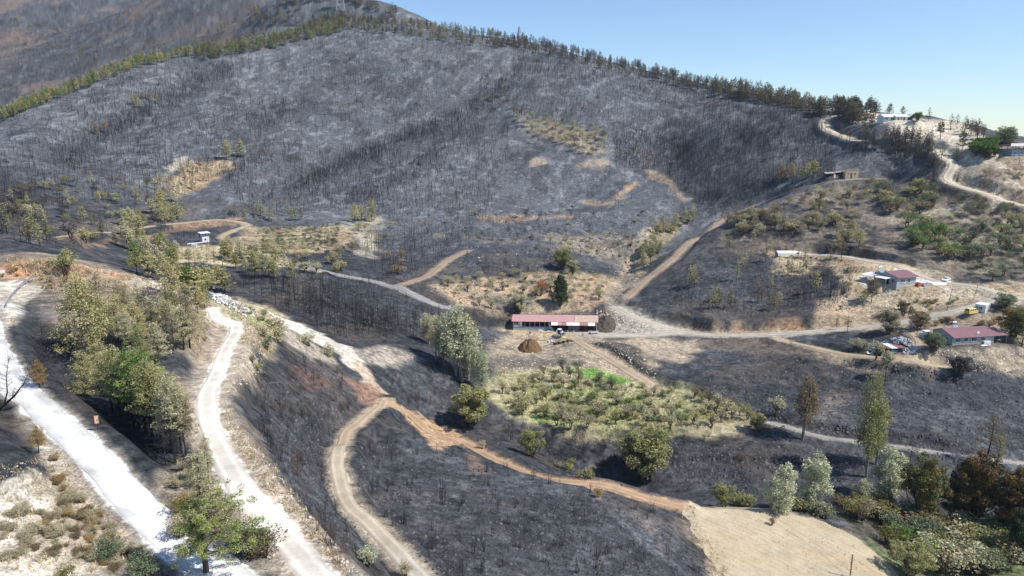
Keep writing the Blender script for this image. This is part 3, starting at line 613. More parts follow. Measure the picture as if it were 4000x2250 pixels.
class MB:
    """collects boxes, bars and slabs; build() links them as one mesh"""
    def __init__(s): s.V = []; s.F = {}
    def add(s, vs, fs, mi=0):
        o = len(s.V); s.V += [tuple(v) for v in vs]; s.F.setdefault(mi, []).extend([tuple(o+i for i in f) for f in fs]); return s
    def box(s, x0, x1, y0, y1, z0, z1, mi=0):
        vs = [(x0,y0,z0),(x1,y0,z0),(x1,y1,z0),(x0,y1,z0),(x0,y0,z1),(x1,y0,z1),(x1,y1,z1),(x0,y1,z1)]
        return s.add(vs, [(0,3,2,1),(4,5,6,7),(0,1,5,4),(1,2,6,5),(2,3,7,6),(3,0,4,7)], mi)
    def hexa(s, vs, mi=0): return s.add(vs, [(0,3,2,1),(4,5,6,7),(0,1,5,4),(1,2,6,5),(2,3,7,6),(3,0,4,7)], mi)
    def slab(s, a, b, c, d, th, mi=0):
        """sloping sheet through four top points, th thick"""
        lo = [(p[0], p[1], p[2]-th) for p in (a, b, c, d)]; return s.hexa(lo+[a, b, c, d], mi)
    def bar(s, a, b, r, n=6, r2=None, mi=0):
        a, b = Vector(a), Vector(b); d = (b-a).normalized(); q = d.orthogonal().normalized(); p = d.cross(q); r2 = r if r2 is None else r2
        vs = [tuple(c+(q*math.cos(2*math.pi*k/n)+p*math.sin(2*math.pi*k/n))*rr) for c, rr in ((a, r), (b, r2)) for k in range(n)]
        return s.add(vs, [(k, (k+1) % n, n+(k+1) % n, n+k) for k in range(n)]+[tuple(range(n-1, -1, -1)), tuple(range(n, 2*n))], mi)
    def prism(s, prof, y0, y1, mi=0, axis='y'):
        """outline in x,z drawn along y (or in y,z along x)"""
        n = len(prof)
        f = (lambda p, t: (p[0], t, p[1])) if axis == 'y' else (lambda p, t: (t, p[0], p[1]))
        return s.add([f(p, y0) for p in prof]+[f(p, y1) for p in prof], [tuple(range(n)), tuple(range(2*n-1, n-1, -1))]+[(k, n+k, n+(k+1) % n, (k+1) % n) for k in range(n)], mi)
    def build(s, name, mats, parent=None, bevel=0, smooth=False):
        me = bpy.data.meshes.new(name); fl = []; mi = []
        for k, f in s.F.items(): fl += f; mi += [k]*len(f)
        me.from_pydata(s.V, [], fl)
        for m in (mats if isinstance(mats, (list, tuple)) else [mats]): me.materials.append(m)
        me.polygons.foreach_set("material_index", mi)
        if smooth: me.polygons.foreach_set("use_smooth", [True]*len(fl))
        bm = bmesh.new(); bm.from_mesh(me); bmesh.ops.recalc_face_normals(bm, faces=bm.faces); bm.to_mesh(me); bm.free()
        o = bpy.data.objects.new(name, me); link(o, parent)
        if bevel:
            b = o.modifiers.new("bevel", 'BEVEL'); b.width = bevel; b.segments = 2; b.limit_method = 'ANGLE'
        return o
# ================================================================== ground and roads
V = np.stack([XX, YY, ZZ+CZ], -1).reshape(-1, 3)
ii = np.arange(NI-1)[:, None]*NJ+np.arange(NJ-1)[None]
F = np.stack([ii, ii+1, ii+1+NJ, ii+NJ], -1).reshape(-1, 4)
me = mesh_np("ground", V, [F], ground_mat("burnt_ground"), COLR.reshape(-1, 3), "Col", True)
tag(link(bpy.data.objects.new("ground", me)), kind='structure')
rm = {}
for (r, sp) in zip(ROADS, road_w):
    nm, px, wd, mk, sh = r
    nW = 9; tan_ = np.gradient(sp[:, :2], axis=0); tan_ /= np.linalg.norm(tan_, axis=1)[:, None]+1e-9
    nor = np.stack([-tan_[:, 1], tan_[:, 0]], 1); Y = sp[:, 1]; off = (.03+.0008*Y)*np.clip(np.minimum(np.arange(len(Y)), np.arange(len(Y))[::-1])/4., -.5, 1)
    vs = []; cs = []
    for k in range(nW):
        q = (k/(nW-1)*2-1); e = q*(wd*.5*(1+.10*fbm(sp[:, 0]+q*40, sp[:, 1], 4, 3, 55))+(.35*fbm(sp[:, 0]+q*40, sp[:, 1], 1.7, 2, 56) if abs(q) > .9 else 0))
        x = sp[:, 0]+nor[:, 0]*e; y = sp[:, 1]+nor[:, 1]*e
        z = zgrid(x, y)+off*(1.0 if abs(q) < .95 else -.8); vs.append(np.stack([x, y, z+CZ], 1))
        rut = 1.0 if mk == 'white' else (1.12 if .3 < abs(q) < .7 else .88)
        g = (1+.16*fbm(x, y, 6, 3, 57)+.12*fbm(x, y, 1.6, 2, 58))*rut*(1-.28*sstep(.65, 1, abs(q)))
        if mk in ('track',): c = RC['track']*(1-sstep(-90, -60, -Y)[:, None])+C3(.60,.56,.48)*sstep(-90, -60, -Y)[:, None]; c = np.where(Y[:, None] > 118, RC['orange']*.5+RC['track']*.5, c)
        else: c = np.broadcast_to(RC[mk], (len(Y), 3))
        if mk == 'white': g = g*(1-.30*sstep(.05, .5, fbm(x, y, 3.2, 4, 59))-.14*(sstep(.1, 0, abs(abs(q)-.45)-.08)))*(1-.35*sstep(.6, 1, abs(q)))
        cs.append(np.clip(c*g[:, None], 0, .85))
    V = np.stack(vs, 1).reshape(-1, 3); n_ = len(sp)
    ii = np.arange(n_-1)[:, None]*nW+np.arange(nW-1)[None]
    F = np.stack([ii, ii+1, ii+1+nW, ii+nW], -1).reshape(-1, 4)
    if 'road' not in rm: rm['road'] = ground_mat("road_surface", True)
    tag(link(bpy.data.objects.new(nm, mesh_np(nm, V, [F], rm['road'], np.stack(cs, 1).reshape(-1, 3), "Col", True))), kind='structure')

# the stubble field: a smooth sheet of its own
fpx = [(1712,1281),(1760,1276),(1830,1272),(1900,1278),(1960,1287),(2040,1300),(2110,1327),(2160,1352),(2200,1385),(2250,1435),(2310,1500),(1880,1500),(1800,1425),(1765,1375),(1738,1330)]
wp = atp(fpx); idx = box_idx(wp, 2); ins = inpoly(XX[idx]+.8*fbm(XX[idx], YY[idx], 3, 2, 91), YY[idx]+.8*fbm(XX[idx], YY[idx], 3, 2, 92), wp)
keep = np.zeros(XX.shape, bool); keep[idx[0][ins], idx[1][ins]] = True
cell = keep[:-1, :-1] & keep[1:, :-1] & keep[:-1, 1:] & keep[1:, 1:]
ci, cj = np.nonzero(cell); ids = -np.ones(XX.shape, int); need = np.zeros(XX.shape, bool)
for a_, b_ in ((0, 0), (0, 1), (1, 1), (1, 0)): need[ci+a_, cj+b_] = True
ni, nj = np.nonzero(need); ids[ni, nj] = np.arange(len(ni)); fx_, fy_ = XX[ni, nj], YY[ni, nj]
arc = np.hypot(fx_-wp[0][0]+30, fy_-wp[0][1]+60)
fc = C3(.46,.385,.265)*(1+.10*fbm(fx_, fy_, 12, 3, 93)+.05*np.sin(arc*4.2)+.07*fbm(fx_, fy_, 1.5, 2, 94))[:, None]
q_ = sstep(-.1, .4, fbm(fx_, fy_*2.2, 16, 3, 95))[:, None]*.5; fc = fc*(1-q_)+C3(.44,.34,.20)*q_
for o_ in (-.9, .9):          # wheel marks sweeping through the stubble
    for c_, r_ in ((( -8, 20), 34), ((30, -10), 52)):
        dd = abs(np.hypot(fx_-wp[0][0]-c_[0], fy_-wp[0][1]+c_[1])-r_+o_); fc = fc*(1-.16*(1-sstep(.1, .35, dd)))[:, None]
F = np.stack([ids[ci, cj], ids[ci, cj+1], ids[ci+1, cj+1], ids[ci+1, cj]], 1)
me = mesh_np("field", np.stack([fx_, fy_, ZZ[ni, nj]+CZ+.045], 1), [F], rm['road'], np.clip(fc, 0, .8), "Col", True)
tag(link(bpy.data.objects.new("field", me)), kind='structure')
# ================================================================== plants
def leaf_cloud(centres, radii, per, size, rng, flat=.6, squash=.75, up=.4, tint_top=None, droop=0):
    """leaf clumps: many small faces spread through each clump's volume. returns V, F, colour"""
    Vs, Cs = [], []
    for (c, r) in zip(centres, radii):
        n = max(6, int(per*(r/np.mean(radii))**1.6))
        d = rng.normal(size=(n, 3)); d /= np.linalg.norm(d, axis=1)[:, None]
        rr = r*rng.uniform(.35, 1.05, n)**.6
        p = np.array(c)+d*rr[:, None]*[1, 1, squash]
        if droop: p[:, 2] -= droop*r*rng.uniform(0, 1, n)*(np.hypot(d[:, 0], d[:, 1]))
        a = rng.normal(size=(n, 3))*[1, 1, flat]+d*.3; a /= np.linalg.norm(a, axis=1)[:, None]
        nn = d*.8+rng.normal(size=(n, 3))*.7+[0, 0, up]; b = np.cross(nn, a); b /= np.linalg.norm(b, axis=1)[:, None]+1e-9
        s = size*rng.uniform(.55, 1.35, n)[:, None]; w_ = s*rng.uniform(.35, .6, n)[:, None]
        q = np.stack([p-a*s*.5, p+b*w_*.5+a*s*.05, p+a*s*.5, p-b*w_*.5], 1)
        Vs.append(q.reshape(-1, 3))
        t1 = np.clip(rng.uniform(0, 1)*.55+rng.uniform(0, .45, n), 0, 1); t2 = rng.uniform(.1, .9, n)
        Cs.append(np.repeat(np.stack([t1, t2, t2*0], 1), 4, 0))
    V = np.concatenate(Vs); F = np.arange(len(V)).reshape(-1, 4)
    return V, F, np.concatenate(Cs)
def tube(path, radii, n=5):
    path = np.array(path, float); m = len(path); V = []
    for i in range(m):
        d = path[min(i+1, m-1)]-path[max(i-1, 0)]; d /= np.linalg.norm(d)+1e-9
        q = np.cross(d, [0.31, .95, .1]); q /= np.linalg.norm(q)+1e-9; p = np.cross(d, q)
        for k in range(n):
            a = 2*math.pi*k/n; V.append(path[i]+(q*math.cos(a)+p*math.sin(a))*radii[i])
    F = [[i*n+k, i*n+(k+1) % n, (i+1)*n+(k+1) % n, (i+1)*n+k] for i in range(m-1) for k in range(n)]
    return np.array(V), np.array(F)
def join(parts):
    Vs, Fs, o = [], [], 0
    for V, F in parts: Vs.append(V); Fs.append(np.asarray(F)+o); o += len(V)
    return np.concatenate(Vs), np.concatenate(Fs)
def limb(a, b, r0, r1, rng, seg=3, wob=.08, n=4):
    a, b = np.array(a, float), np.array(b, float); L_ = np.linalg.norm(b-a)
    P = [a+(b-a)*t+(rng.normal(size=3)*wob*L_*math.sin(math.pi*t) if 0 < t < 1 else 0) for t in np.linspace(0, 1, seg+1)]
    return tube(P, np.linspace(r0, r1, seg+1), n)
def pine_proto(seed, H=9.0, W=2.3, base=.22, dens=1.0, whorls=8, leaf=.42, lean=.0, top=.06, per=26, style='pine'):
    """returns (trunk V,F) and (crown V,F,C); W crown radius, base: where the crown starts"""
    rng = np.random.default_rng(seed)
    bend = rng.normal(size=2)*.35
    def axis(t): return np.array([bend[0]*math.sin(t*3)*.5+lean*t*H, bend[1]*math.sin(t*2.6)*.5, H*t])
    parts = [tube([axis(t) for t in np.linspace(0, .97, 8)]+[], [H*.0125*(1.15-t) for t in np.linspace(0, .97, 8)], 6)]
    cen, rad = [], []
    nb = int(whorls*4*dens)
    for i in range(nb):
        t = base+(1-base)*(i+rng.uniform(0, 1))/nb
        k = (t-base)/(1-base)
        if style == 'pine': ext = W*(1-k)**.62*(.5+.5*min(1, k*5+.4))
        elif style == 'column': ext = W*math.sin(math.pi*min(1, .12+.86*k))**.55
        else: ext = W*math.sqrt(max(.02, 1-(2*k-.95)**2))
        ext *= rng.uniform(.55, 1.15); a = i*2.399+rng.uniform(-.4, .4)
        up = rng.uniform(.05, .5)*(ext)
        p0 = axis(t*.96-.02); p1 = p0+[math.cos(a)*ext, math.sin(a)*ext, up]
        parts.append(limb(p0, p1, H*.0042*(1.3-k), .012, rng, 3, .07, 3))
        m = 1 if ext < W*.35 else (2 if ext < W*.75 else 3)
        for j in range(m):
            f = 1-j*.34; cen.append(p0+(p1-p0)*f+rng.normal(size=3)*.12*W*[1, 1, .6]); rad.append(W*rng.uniform(.17, .30)*(1 if style == 'pine' else 1.15))
    cen.append(axis(1.0)); rad.append(W*.16+top)
    V, F, Cc = leaf_cloud(cen, rad, per, leaf, rng, squash=.7)
    tv = join([(v, f) for v, f in parts])
    return tv, (V, F, Cc)
def round_proto(seed, H=4.0, W=2.2, base=.3, n=26, leaf=.3, per=46, stems=3, lump=.42, squash=.8, droop=0, holes=.0):
    """olive, oak or bush: several stems under a lumpy crown"""
    rng = np.random.default_rng(seed); parts = []; cen, rad = [], []
    zc = H*(base+(1-base)*.5); hz = H*(1-base)*.5
    for i in range(n):
        d = rng.normal(size=3); d /= np.linalg.norm(d); k = rng.uniform(.45, .85) if i % 3 else rng.uniform(0, .5)
        c = np.array([d[0]*W*k, d[1]*W*k, zc+d[2]*hz*k*1.0]); c[2] += .1*H*(1-np.hypot(c[0], c[1])/W)
        cen.append(c); rad.append(W*lump*rng.uniform(.55, 1.15))
    for s in range(stems):
        a = s*2.1+rng.uniform(-.5, .5); q = [math.cos(a)*W*.16, math.sin(a)*W*.16, H*base*.9]
        r0 = H*.028/math.sqrt(stems)*1.3
        parts.append(limb([math.cos(a)*.05*W, math.sin(a)*.05*W, -.15], q, r0*1.5, r0, rng, 3, .1, 5))
        for i in range(s, n, stems):
            parts.append(limb(q, cen[i]+rng.normal(size=3)*.05*W, r0*.7, .012, rng, 2, .1, 3))
    V, F, Cc = leaf_cloud(cen, rad, per, leaf, rng, squash=squash, droop=droop)
    return join(parts), (V, F, Cc)
def tall_proto(seed, H=16, W=2.6, leaf=.5, per=60, bare=.35, clumps=22, stems=2, low=False):
    """eucalyptus or poplar: bare stems, heavy drooping clumps towards the top"""
    rng = np.random.default_rng(seed); parts = []; cen, rad = [], []
    for s in range(stems):
        a = rng.uniform(0, 6.28); off = np.array([math.cos(a)*W*.28, math.sin(a)*W*.28, 0])*(0 if stems == 1 else 1)
        hh = H*rng.uniform(.88, 1) if s == 0 else H*rng.uniform(.7, .92)
        P = [off*.25*(0 if s == 0 else 1)+off*t*1.3+np.array([rng.normal()*.12, rng.normal()*.12, hh*t-(.2 if t == 0 else 0)]) for t in np.linspace(0, .96, 8)]
        parts.append(tube(P, [H*.013*(1.2-t) for t in np.linspace(0, .96, 8)], 6))
        P = np.array(P)
        for i in range(clumps//stems):
            t = bare+(1-bare)*((i+rng.uniform(0, 1))/(clumps//stems)); k = (t-bare)/(1-bare)
            p = np.array([np.interp(t*.96, np.linspace(0, .96, 8), P[:, j]) for j in range(3)])
            a = i*2.4+rng.uniform(-.5, .5); e = W*(math.sin(math.pi*min(1, .18+.74*k))**.7)*rng.uniform(.3, .95)
            c = p+[math.cos(a)*e, math.sin(a)*e, e*.35]; cen.append(c); rad.append(W*rng.uniform(.26, .46))
            parts.append(limb(p-[0, 0, .6*e], c, H*.0035, .015, rng, 2, .08, 3))
    V, F, Cc = leaf_cloud(cen, rad, per, leaf, rng, squash=1.15, droop=.8, up=.1)
    return join(parts), (V, F, Cc)
def burnt_proto(seed, H=7.0, W=1.3, nb=16, twigs=5, base=.25, n=4, lean=0.05, tw=.012, crown='pine'):
    rng = np.random.default_rng(seed); parts = []
    bx, by = rng.normal(size=2)*lean*H
    P = [np.array([bx*t*t, by*t*t, H*t-.2*(t == 0)])+(rng.normal(size=3)*.03*[1, 1, 0] if t else 0) for t in np.linspace(0, 1, 6)]
    parts.append(tube(P, [max(.02, H*.0095*(1.08-t)) for t in np.linspace(0, 1, 6)], n)); P = np.array(P); ts = np.linspace(0, 1, 6)
    for i in range(nb):
        t = base+(1-base)*(i+rng.uniform(0, 1))/nb*.97; k = (t-base)/(1-base)
        p = np.array([np.interp(t, ts, P[:, j]) for j in range(3)]); a = i*2.4+rng.uniform(-.6, .6)
        e = W*(1-k*.75)*rng.uniform(.5, 1.1); u_ = e*rng.uniform(.15, .9)
        q = p+[math.cos(a)*e, math.sin(a)*e, u_]
        parts.append(limb(p, q, H*.0045*(1.2-k)+.008, .01, rng, 2, .08, 3))
        for j in range(twigs):
            f = rng.uniform(.4, 1); r0 = p+(q-p)*f; d = rng.normal(size=3)*.42*e+[0, 0, .22*e]
            b = np.cross(d, [0, 1, .3]); b = b/(np.linalg.norm(b)+1e-9)*tw*1.6
            parts.append((np.array([r0-b, r0+b, r0+d+b*.3, r0+d-b*.3]), np.array([[0, 1, 2, 3]])))
    return join(parts)
def stems_proto(seed, H=2.6, n=9, W=.7, side=3, r=.022):
    """burnt shrub: a tuft of thin upright charred stems"""
    rng = np.random.default_rng(seed); parts = []
    for i in range(n):
        a = rng.uniform(0, 6.28); q = W*rng.uniform(.1, 1); h = H*rng.uniform(.5, 1)
        b = [math.cos(a)*q*.35, math.sin(a)*q*.35, -.1]; t = [math.cos(a)*q, math.sin(a)*q, h]
        parts.append(limb(b, t, r*rng.uniform(.7, 1.3), .007, rng, 3, .05, 3))
        for j in range(side):
            f = rng.uniform(.35, .95); p = np.array(b)*(1-f)+np.array(t)*f; d = np.array([rng.normal()*.18, rng.normal()*.18, rng.uniform(.1, .5)])*H*.3
            parts.append(limb(p, p+d, r*.45, .005, rng, 1, 0, 3))
    return join(parts)
LATER = {'pine_tree': [], 'olive_tree': [], 'scorched_pine_tree': []}      # big woods: the largest 250 become single trees, the rest one mass each
class Plant:
    """a kind of plant: its trunk and crown meshes, ready to be placed many times"""
    def __init__(s, name, protos, bark, leafkey, H, trunk='trunk', crown='crown', smooth=False):
        s.name, s.H, s.tn, s.cn = name, H, trunk, crown; s.vars = []
        for i, (tk, cr) in enumerate(protos):
            tm = mesh_np(name+"_"+trunk, tk[0], [tk[1]], bark) if tk is not None else None
            s.vars.append((tm, cr))
        s.cache = {}
    def crown_mesh(s, i, key):
        if (i, key) not in s.cache:
            V, F, Cc = s.vars[i][1]
            s.cache[(i, key)] = mesh_np(s.name+"_"+s.cn, V, [F], LEAF[key], Cc)
        return s.cache[(i, key)]
    def place(s, loc, h, key, label, cat, group=None, i=None, rz=None, wide=1.0, name=None, kind=None):
        i = random.randrange(len(s.vars)) if i is None else i
        if group and name is None and s.name in LATER:
            LATER[s.name].append((h/loc[1], s, loc, h, key, label, cat, group, i, random.uniform(0, 6.28), wide)); return None
        return s.put(loc, h, key, label, cat, group, i, rz, wide, name)
    def put(s, loc, h, key, label, cat, group, i, rz, wide, name=None):
        k = h/s.H; rz = random.uniform(0, 6.28) if rz is None else rz
        o = empty(name or s.name, (loc[0], loc[1], loc[2]-.05*k), rz, label, cat, group)
        sc = (k*wide, k*wide, k)
        if s.vars[i][0]:
            t = bpy.data.objects.new(s.tn, s.vars[i][0]); link(t, o); t.scale = sc
        c = bpy.data.objects.new(s.cn, s.crown_mesh(i, key)); link(c, o); c.scale = sc
        return o
def settle(kind, limit, massname, label):
    q = sorted(LATER[kind], key=lambda a: -a[0])
    for (_, P, loc, h, key, lb, cat, grp, i, rz, wide) in q[:limit]: P.put(loc, h, key, lb, cat, grp, i, rz, wide)
    rest = q[limit:]
    if not rest: return
    Vs, Fs, Cs, Ms, keys, o = [], [], [], [], [], 0; bark = []
    for (_, P, loc, h, key, lb, cat, grp, i, rz, wide) in rest:
        k = h/P.H; c, s_ = math.cos(rz)*k*wide, math.sin(rz)*k*wide; base = np.array([loc[0], loc[1], loc[2]-.05]); shift = random.uniform(-.25, .25)
        V, F, Cc = P.vars[i][1]; V = V.reshape(-1, 4, 3); C4 = Cc.reshape(-1, 4, Cc.shape[1])
        if h/loc[1] < .0105: ctr = V.mean(1, keepdims=True)[::2]; V = ctr+(V[::2]-ctr)*1.4; C4 = C4[::2]
        V = V.reshape(-1, 3); C4 = C4.reshape(-1, Cc.shape[1])
        W_ = np.stack([V[:, 0]*c-V[:, 1]*s_, V[:, 0]*s_+V[:, 1]*c, V[:, 2]*k], 1)+base
        if key not in keys: keys.append(key)
        Vs.append(W_); Fs.append(np.arange(len(W_)).reshape(-1, 4)+o); Ms.append(np.full(len(W_)//4, keys.index(key))); C4 = C4.copy(); C4[:, 0] = np.clip(C4[:, 0]+shift, 0, 1); Cs.append(C4); o += len(W_)
        r = .012*h; Q = []
        for a in (0, 1.57):
            d = np.array([math.cos(a), math.sin(a), 0])*r; Q += [base-d-[0, 0, .3], base+d-[0, 0, .3], base+d*.3+[0, 0, h*.9], base-d*.3+[0, 0, h*.9]]
        Vs.append(np.array(Q)); Fs.append(np.arange(8).reshape(-1, 4)+o); Ms.append(np.full(2, -1)); Cs.append(np.zeros((8, 3))); o += 8
    M_ = np.concatenate(Ms); M_[M_ < 0] = len(keys)
    me = mesh_np(massname, np.concatenate(Vs), [np.concatenate(Fs)], [LEAF[k] for k in keys]+[BARK], np.concatenate(Cs))
    me.polygons.foreach_set("material_index", M_.astype(np.int32)); tag(link(bpy.data.objects.new(massname, me)), label, "wood", None, "stuff")
PINE = Plant("pine_tree", [pine_proto(300+i, 9, 2.25+.2*(i % 3), [.2, .32, .26, .38, .16][i], 1, 8, .40, per=24) for i in range(5)], BARK, 'olivegreen', 9)
PINEB = Plant("pine_tree", [pine_proto(340+i, 11, 2.1, [.42, .5, .36, .46][i], 1.1, 8, .36, per=46, style='round') for i in range(4)], BARK, 'olivegreen', 11)
PINEF = Plant("pine_tree", [pine_proto(360+i, 9, 2.0+.3*(i % 2), .25, .9, 6, .5, per=11) for i in range(4)], BARK, 'olivegreen', 9)
SCORCH = Plant("scorched_pine_tree", [pine_proto(380+i, 9, 1.9, .3, .8, 7, .42, per=9) for i in range(4)], BARK, 'brown', 9)
OLIVE = Plant("olive_tree", [round_proto(400+i, 3.6, 1.9, .30, 17, .26, 40, 2, .38) for i in range(4)], BARKB, 'paleolive', 3.6)
BUSH = Plant("shrub", [round_proto(430+i, 2.0, 1.3, .08, 14, .24, 34, 4, .45) for i in range(4)], TWIGB, 'drybrush', 2.0, 'stems', 'foliage')
BIGB = Plant("bushy_tree", [round_proto(460+i, 8, 4.2, .12, 70, .30, 190, 5, .23) for i in range(3)], BARKB, 'mixed', 8)
BROAD = Plant("broadleaf_tree", [round_proto(480+i, 12, 4.6, .15, 95, .36, 190, 3, .20) for i in range(3)], BARKB, 'mixed', 12)
TALL = Plant("eucalyptus_tree", [tall_proto(500+i, 16, 3.0, .42, 150, [.32, .42, .25][i], 40, 2) for i in range(3)], BARKG, 'paleolive', 16)
POPL = Plant("poplar_tree", [tall_proto(520+i, 12, 2.4, .36, 190, [.12, .2, .08][i], 34, 2) for i in range(3)], BARKB, 'palegreen', 12)
BURN = [burnt_proto(540+i, 7.5, 1.5, 16, 5) for i in range(5)]
BURN_M = [mesh_np("burnt_tree", v, [f], BARK) for v, f in BURN]
BURNL = [burnt_proto(560+i, 6.5, 2.3, 22, 14, .2, 5, .06, .012) for i in range(3)]
BURNL_M = [mesh_np("burnt_tree", v, [f], TWIG) for v, f in BURNL]
BURNLB_M = [mesh_np("burnt_tree", v, [f], TWIGB) for v, f in BURNL]
STEM_M = [mesh_np("burnt_shrub", *(lambda p: (p[0], [p[1]]))(stems_proto(600+i)), TWIG) for i in range(6)]
STEMB_M = [mesh_np("burnt_shrub", *(lambda p: (p[0], [p[1]]))(stems_proto(620+i, 2.6, 12, .9, 4, .018)), TWIGB) for i in range(3)]
def ppm(p):
    """picture pixels (of 2576) per metre of height at a place"""
    return FPX/(p[1]*cp_-(p[2]-CZ)*sp_)*.97
def single(mesh_list, name, loc, k, label, cat, group, wide=1.0, rz=None, tilt=0):
    o = bpy.data.objects.new(name, random.choice(mesh_list)); link(o); o.location = loc
    o.rotation_euler = (random.gauss(0, tilt), random.gauss(0, tilt), random.uniform(0, 6.28) if rz is None else rz); o.scale = (k*wide, k*wide, k)
    return tag(o, label, cat, group)
def plant_px(P, u, v, hpx, key, label, cat='tree', group=None, i=None, wide=1.0, ymin=0, rz=None):
    p = at(u, v, ymin); return P.place(p, hpx/ppm(p), key, label, cat, group, i, rz, wide)
def rand_in(poly):
    xs = [p[0] for p in poly]; ys = [p[1] for p in poly]
    while True:
        x, y = random.uniform(min(xs), max(xs)), random.uniform(min(ys), max(ys))
        if bool(inpoly(np.array([x]), np.array([y]), poly)[0]): return x, y
def on_road(p, extra=.6):
    for (r, sp) in zip(ROADS, road_w):
        d = np.min((sp[:, 0]-p[0])**2+(sp[:, 1]-p[1])**2)
        if d < (r[2]*.5+extra)**2: return True
    return False
BLOCK = []      # (x, y, radius) kept free of scattered plants
def free(p): return all((p[0]-b[0])**2+(p[1]-b[1])**2 > b[2]**2 for b in BLOCK)
def scatter(poly, n, fn, ymin=0, gap=0, avoid=True):
    got = []; tries = 0
    while len(got) < n and tries < n*12:
        tries += 1
        u, v = rand_in(poly); p = at(u, v, ymin)
        if avoid and (on_road(p) or not free(p)): continue
        if gap and any((p[0]-q[0])**2+(p[1]-q[1])**2 < gap*gap for q in got): continue
        got.append(p); fn(p)
    return got
def rowpts(poly_px, nx, ny, jit=.2):
    """planted rows: a grid laid in the picture quad a, b (far side), c, d (near side)"""
    a, b, c, d = [np.array(at(*q)) for q in poly_px]; out = []
    for j in range(ny):
        for i in range(nx):
            s_ = (i+.5+random.uniform(-jit, jit))/nx; t_ = (j+.5+random.uniform(-jit, jit))/ny
            q = (a*(1-s_)+b*s_)*(1-t_)+(d*(1-s_)+c*s_)*t_
            out.append((q[0], q[1], CZ+float(zgrid(q[0], q[1]))))
    return out
# ================================================================== buildings
def on_plane(u, v, z):
    s, T = ray(u, v); y = (z-CZ)/T; return Vector((s*y, y, z))
def frame(a, b, z=None):
    """origin at picture point a, x axis towards picture point b, level"""
    if z is None:
        z = (at(*a)[2]+at(*b)[2])/2
    A, B = on_plane(*a, z), on_plane(*b, z); d = B-A
    BLOCK.append(((A.x+B.x)/2, (A.y+B.y)/2, d.length*.6+3))
    return A, math.atan2(d.y, d.x), d.length
WALLG = mat("grey_render", (.40, .42, .43), .85, .2, .1, 1.2); WALLW = mat("white_render", (.74, .74, .72), .8, .2, .06, 1.0)
BLOCKW = mat("bare_blockwork", (.36, .34, .31), .95, .1, .2, 2); STONE = mat("weathered_stone", (.52, .42, .29), .95, .1, .25, 1.5)
REDROOF = mat("faded_red_sheet", (.38, .20, .19), .45, .4, .12, .6); MAROON = mat("maroon_sheet", (.26, .135, .145), .45, .4, .1, .5); PINKR = mat("pink_red_sheet", (.50, .29, .27), .5, .4, .1, .5)
RUSTR = mat("scorched_rusted_sheet", (.55, .40, .30), .7, .3, .35, 1.2); WHITEM = mat("white_painted_metal", (.80, .81, .82), .4, .4, .05, 1)
DARKM = mat("dark_interior", (.025, .024, .024), .9, .1, .2, 2); SOOT = mat("sooty_wall", (.06, .055, .052), .95, .1, .5, 1.5)
GLASS = mat("window_glass", (.04, .05, .06), .12, .6, .1, 1); FRAMEW = mat("white_window_frame", (.75, .75, .74), .5, .3, .05, 2)
CONC = mat("concrete", (.52, .50, .46), .9, .2, .12, 1.5); CONCW = mat("fresh_pale_concrete", (.80, .79, .75), .85, .2, .06, .8)
WOOD = mat("weathered_wood", (.22, .16, .11), .9, .1, .3, 3); STEEL = mat("galvanised_steel", (.50, .52, .54), .4, .5, .1, 3, .6)
RUST = mat("rusty_steel", (.22, .10, .065), .8, .3, .3, 5, .2); BLUEP = mat("blue_plastic", (.05, .14, .45), .5, .4, .1, 2)
TEAL = mat("teal_panel", (.16, .34, .38), .5, .4, .1, 2); TYRE = mat("rubber", (.025, .025, .027), .8, .2, .1, 4)
CLAY = mat("red_clay_brick", (.50, .17, .10), .85, .2, .2, 8); BLOCKM = mat("grey_concrete_block", (.42, .42, .41), .9, .2, .2, 8)
COLLECT = mat("solar_collector", (.28, .34, .40), .15, .7, .1, 1); BROWNW = mat("brown_wood_gable", (.17, .085, .06), .8, .2, .3, 3)
def corrugated(name, a, b, c, d, th, m, parent, n=0, ribs=.035):
    """sheet roof through corners a b (eave) c d (ridge) with raised ribs running up the slope"""
    mb = MB(); a, b, c, d = map(Vector, (a, b, c, d)); mb.slab(tuple(a), tuple(b), tuple(c), tuple(d), th)
    n = n or max(4, int((b-a).length/.9))
    for i in range(n+1):
        f = i/n; p = a.lerp(b, f); q = d.lerp(c, f); w_ = (b-a).normalized()*.05
        p, q = p+Vector((0, 0, .003)), q+Vector((0, 0, .003)); up = Vector((0, 0, ribs))
        p2 = p+w_*(1 if f < .5 else -1)*2; q2 = q+w_*(1 if f < .5 else -1)*2
        mb.hexa([tuple(x) for x in (p, p2, q2, q, p+up, p2+up, q2+up, q+up)])
    return mb.build(name, m, parent)
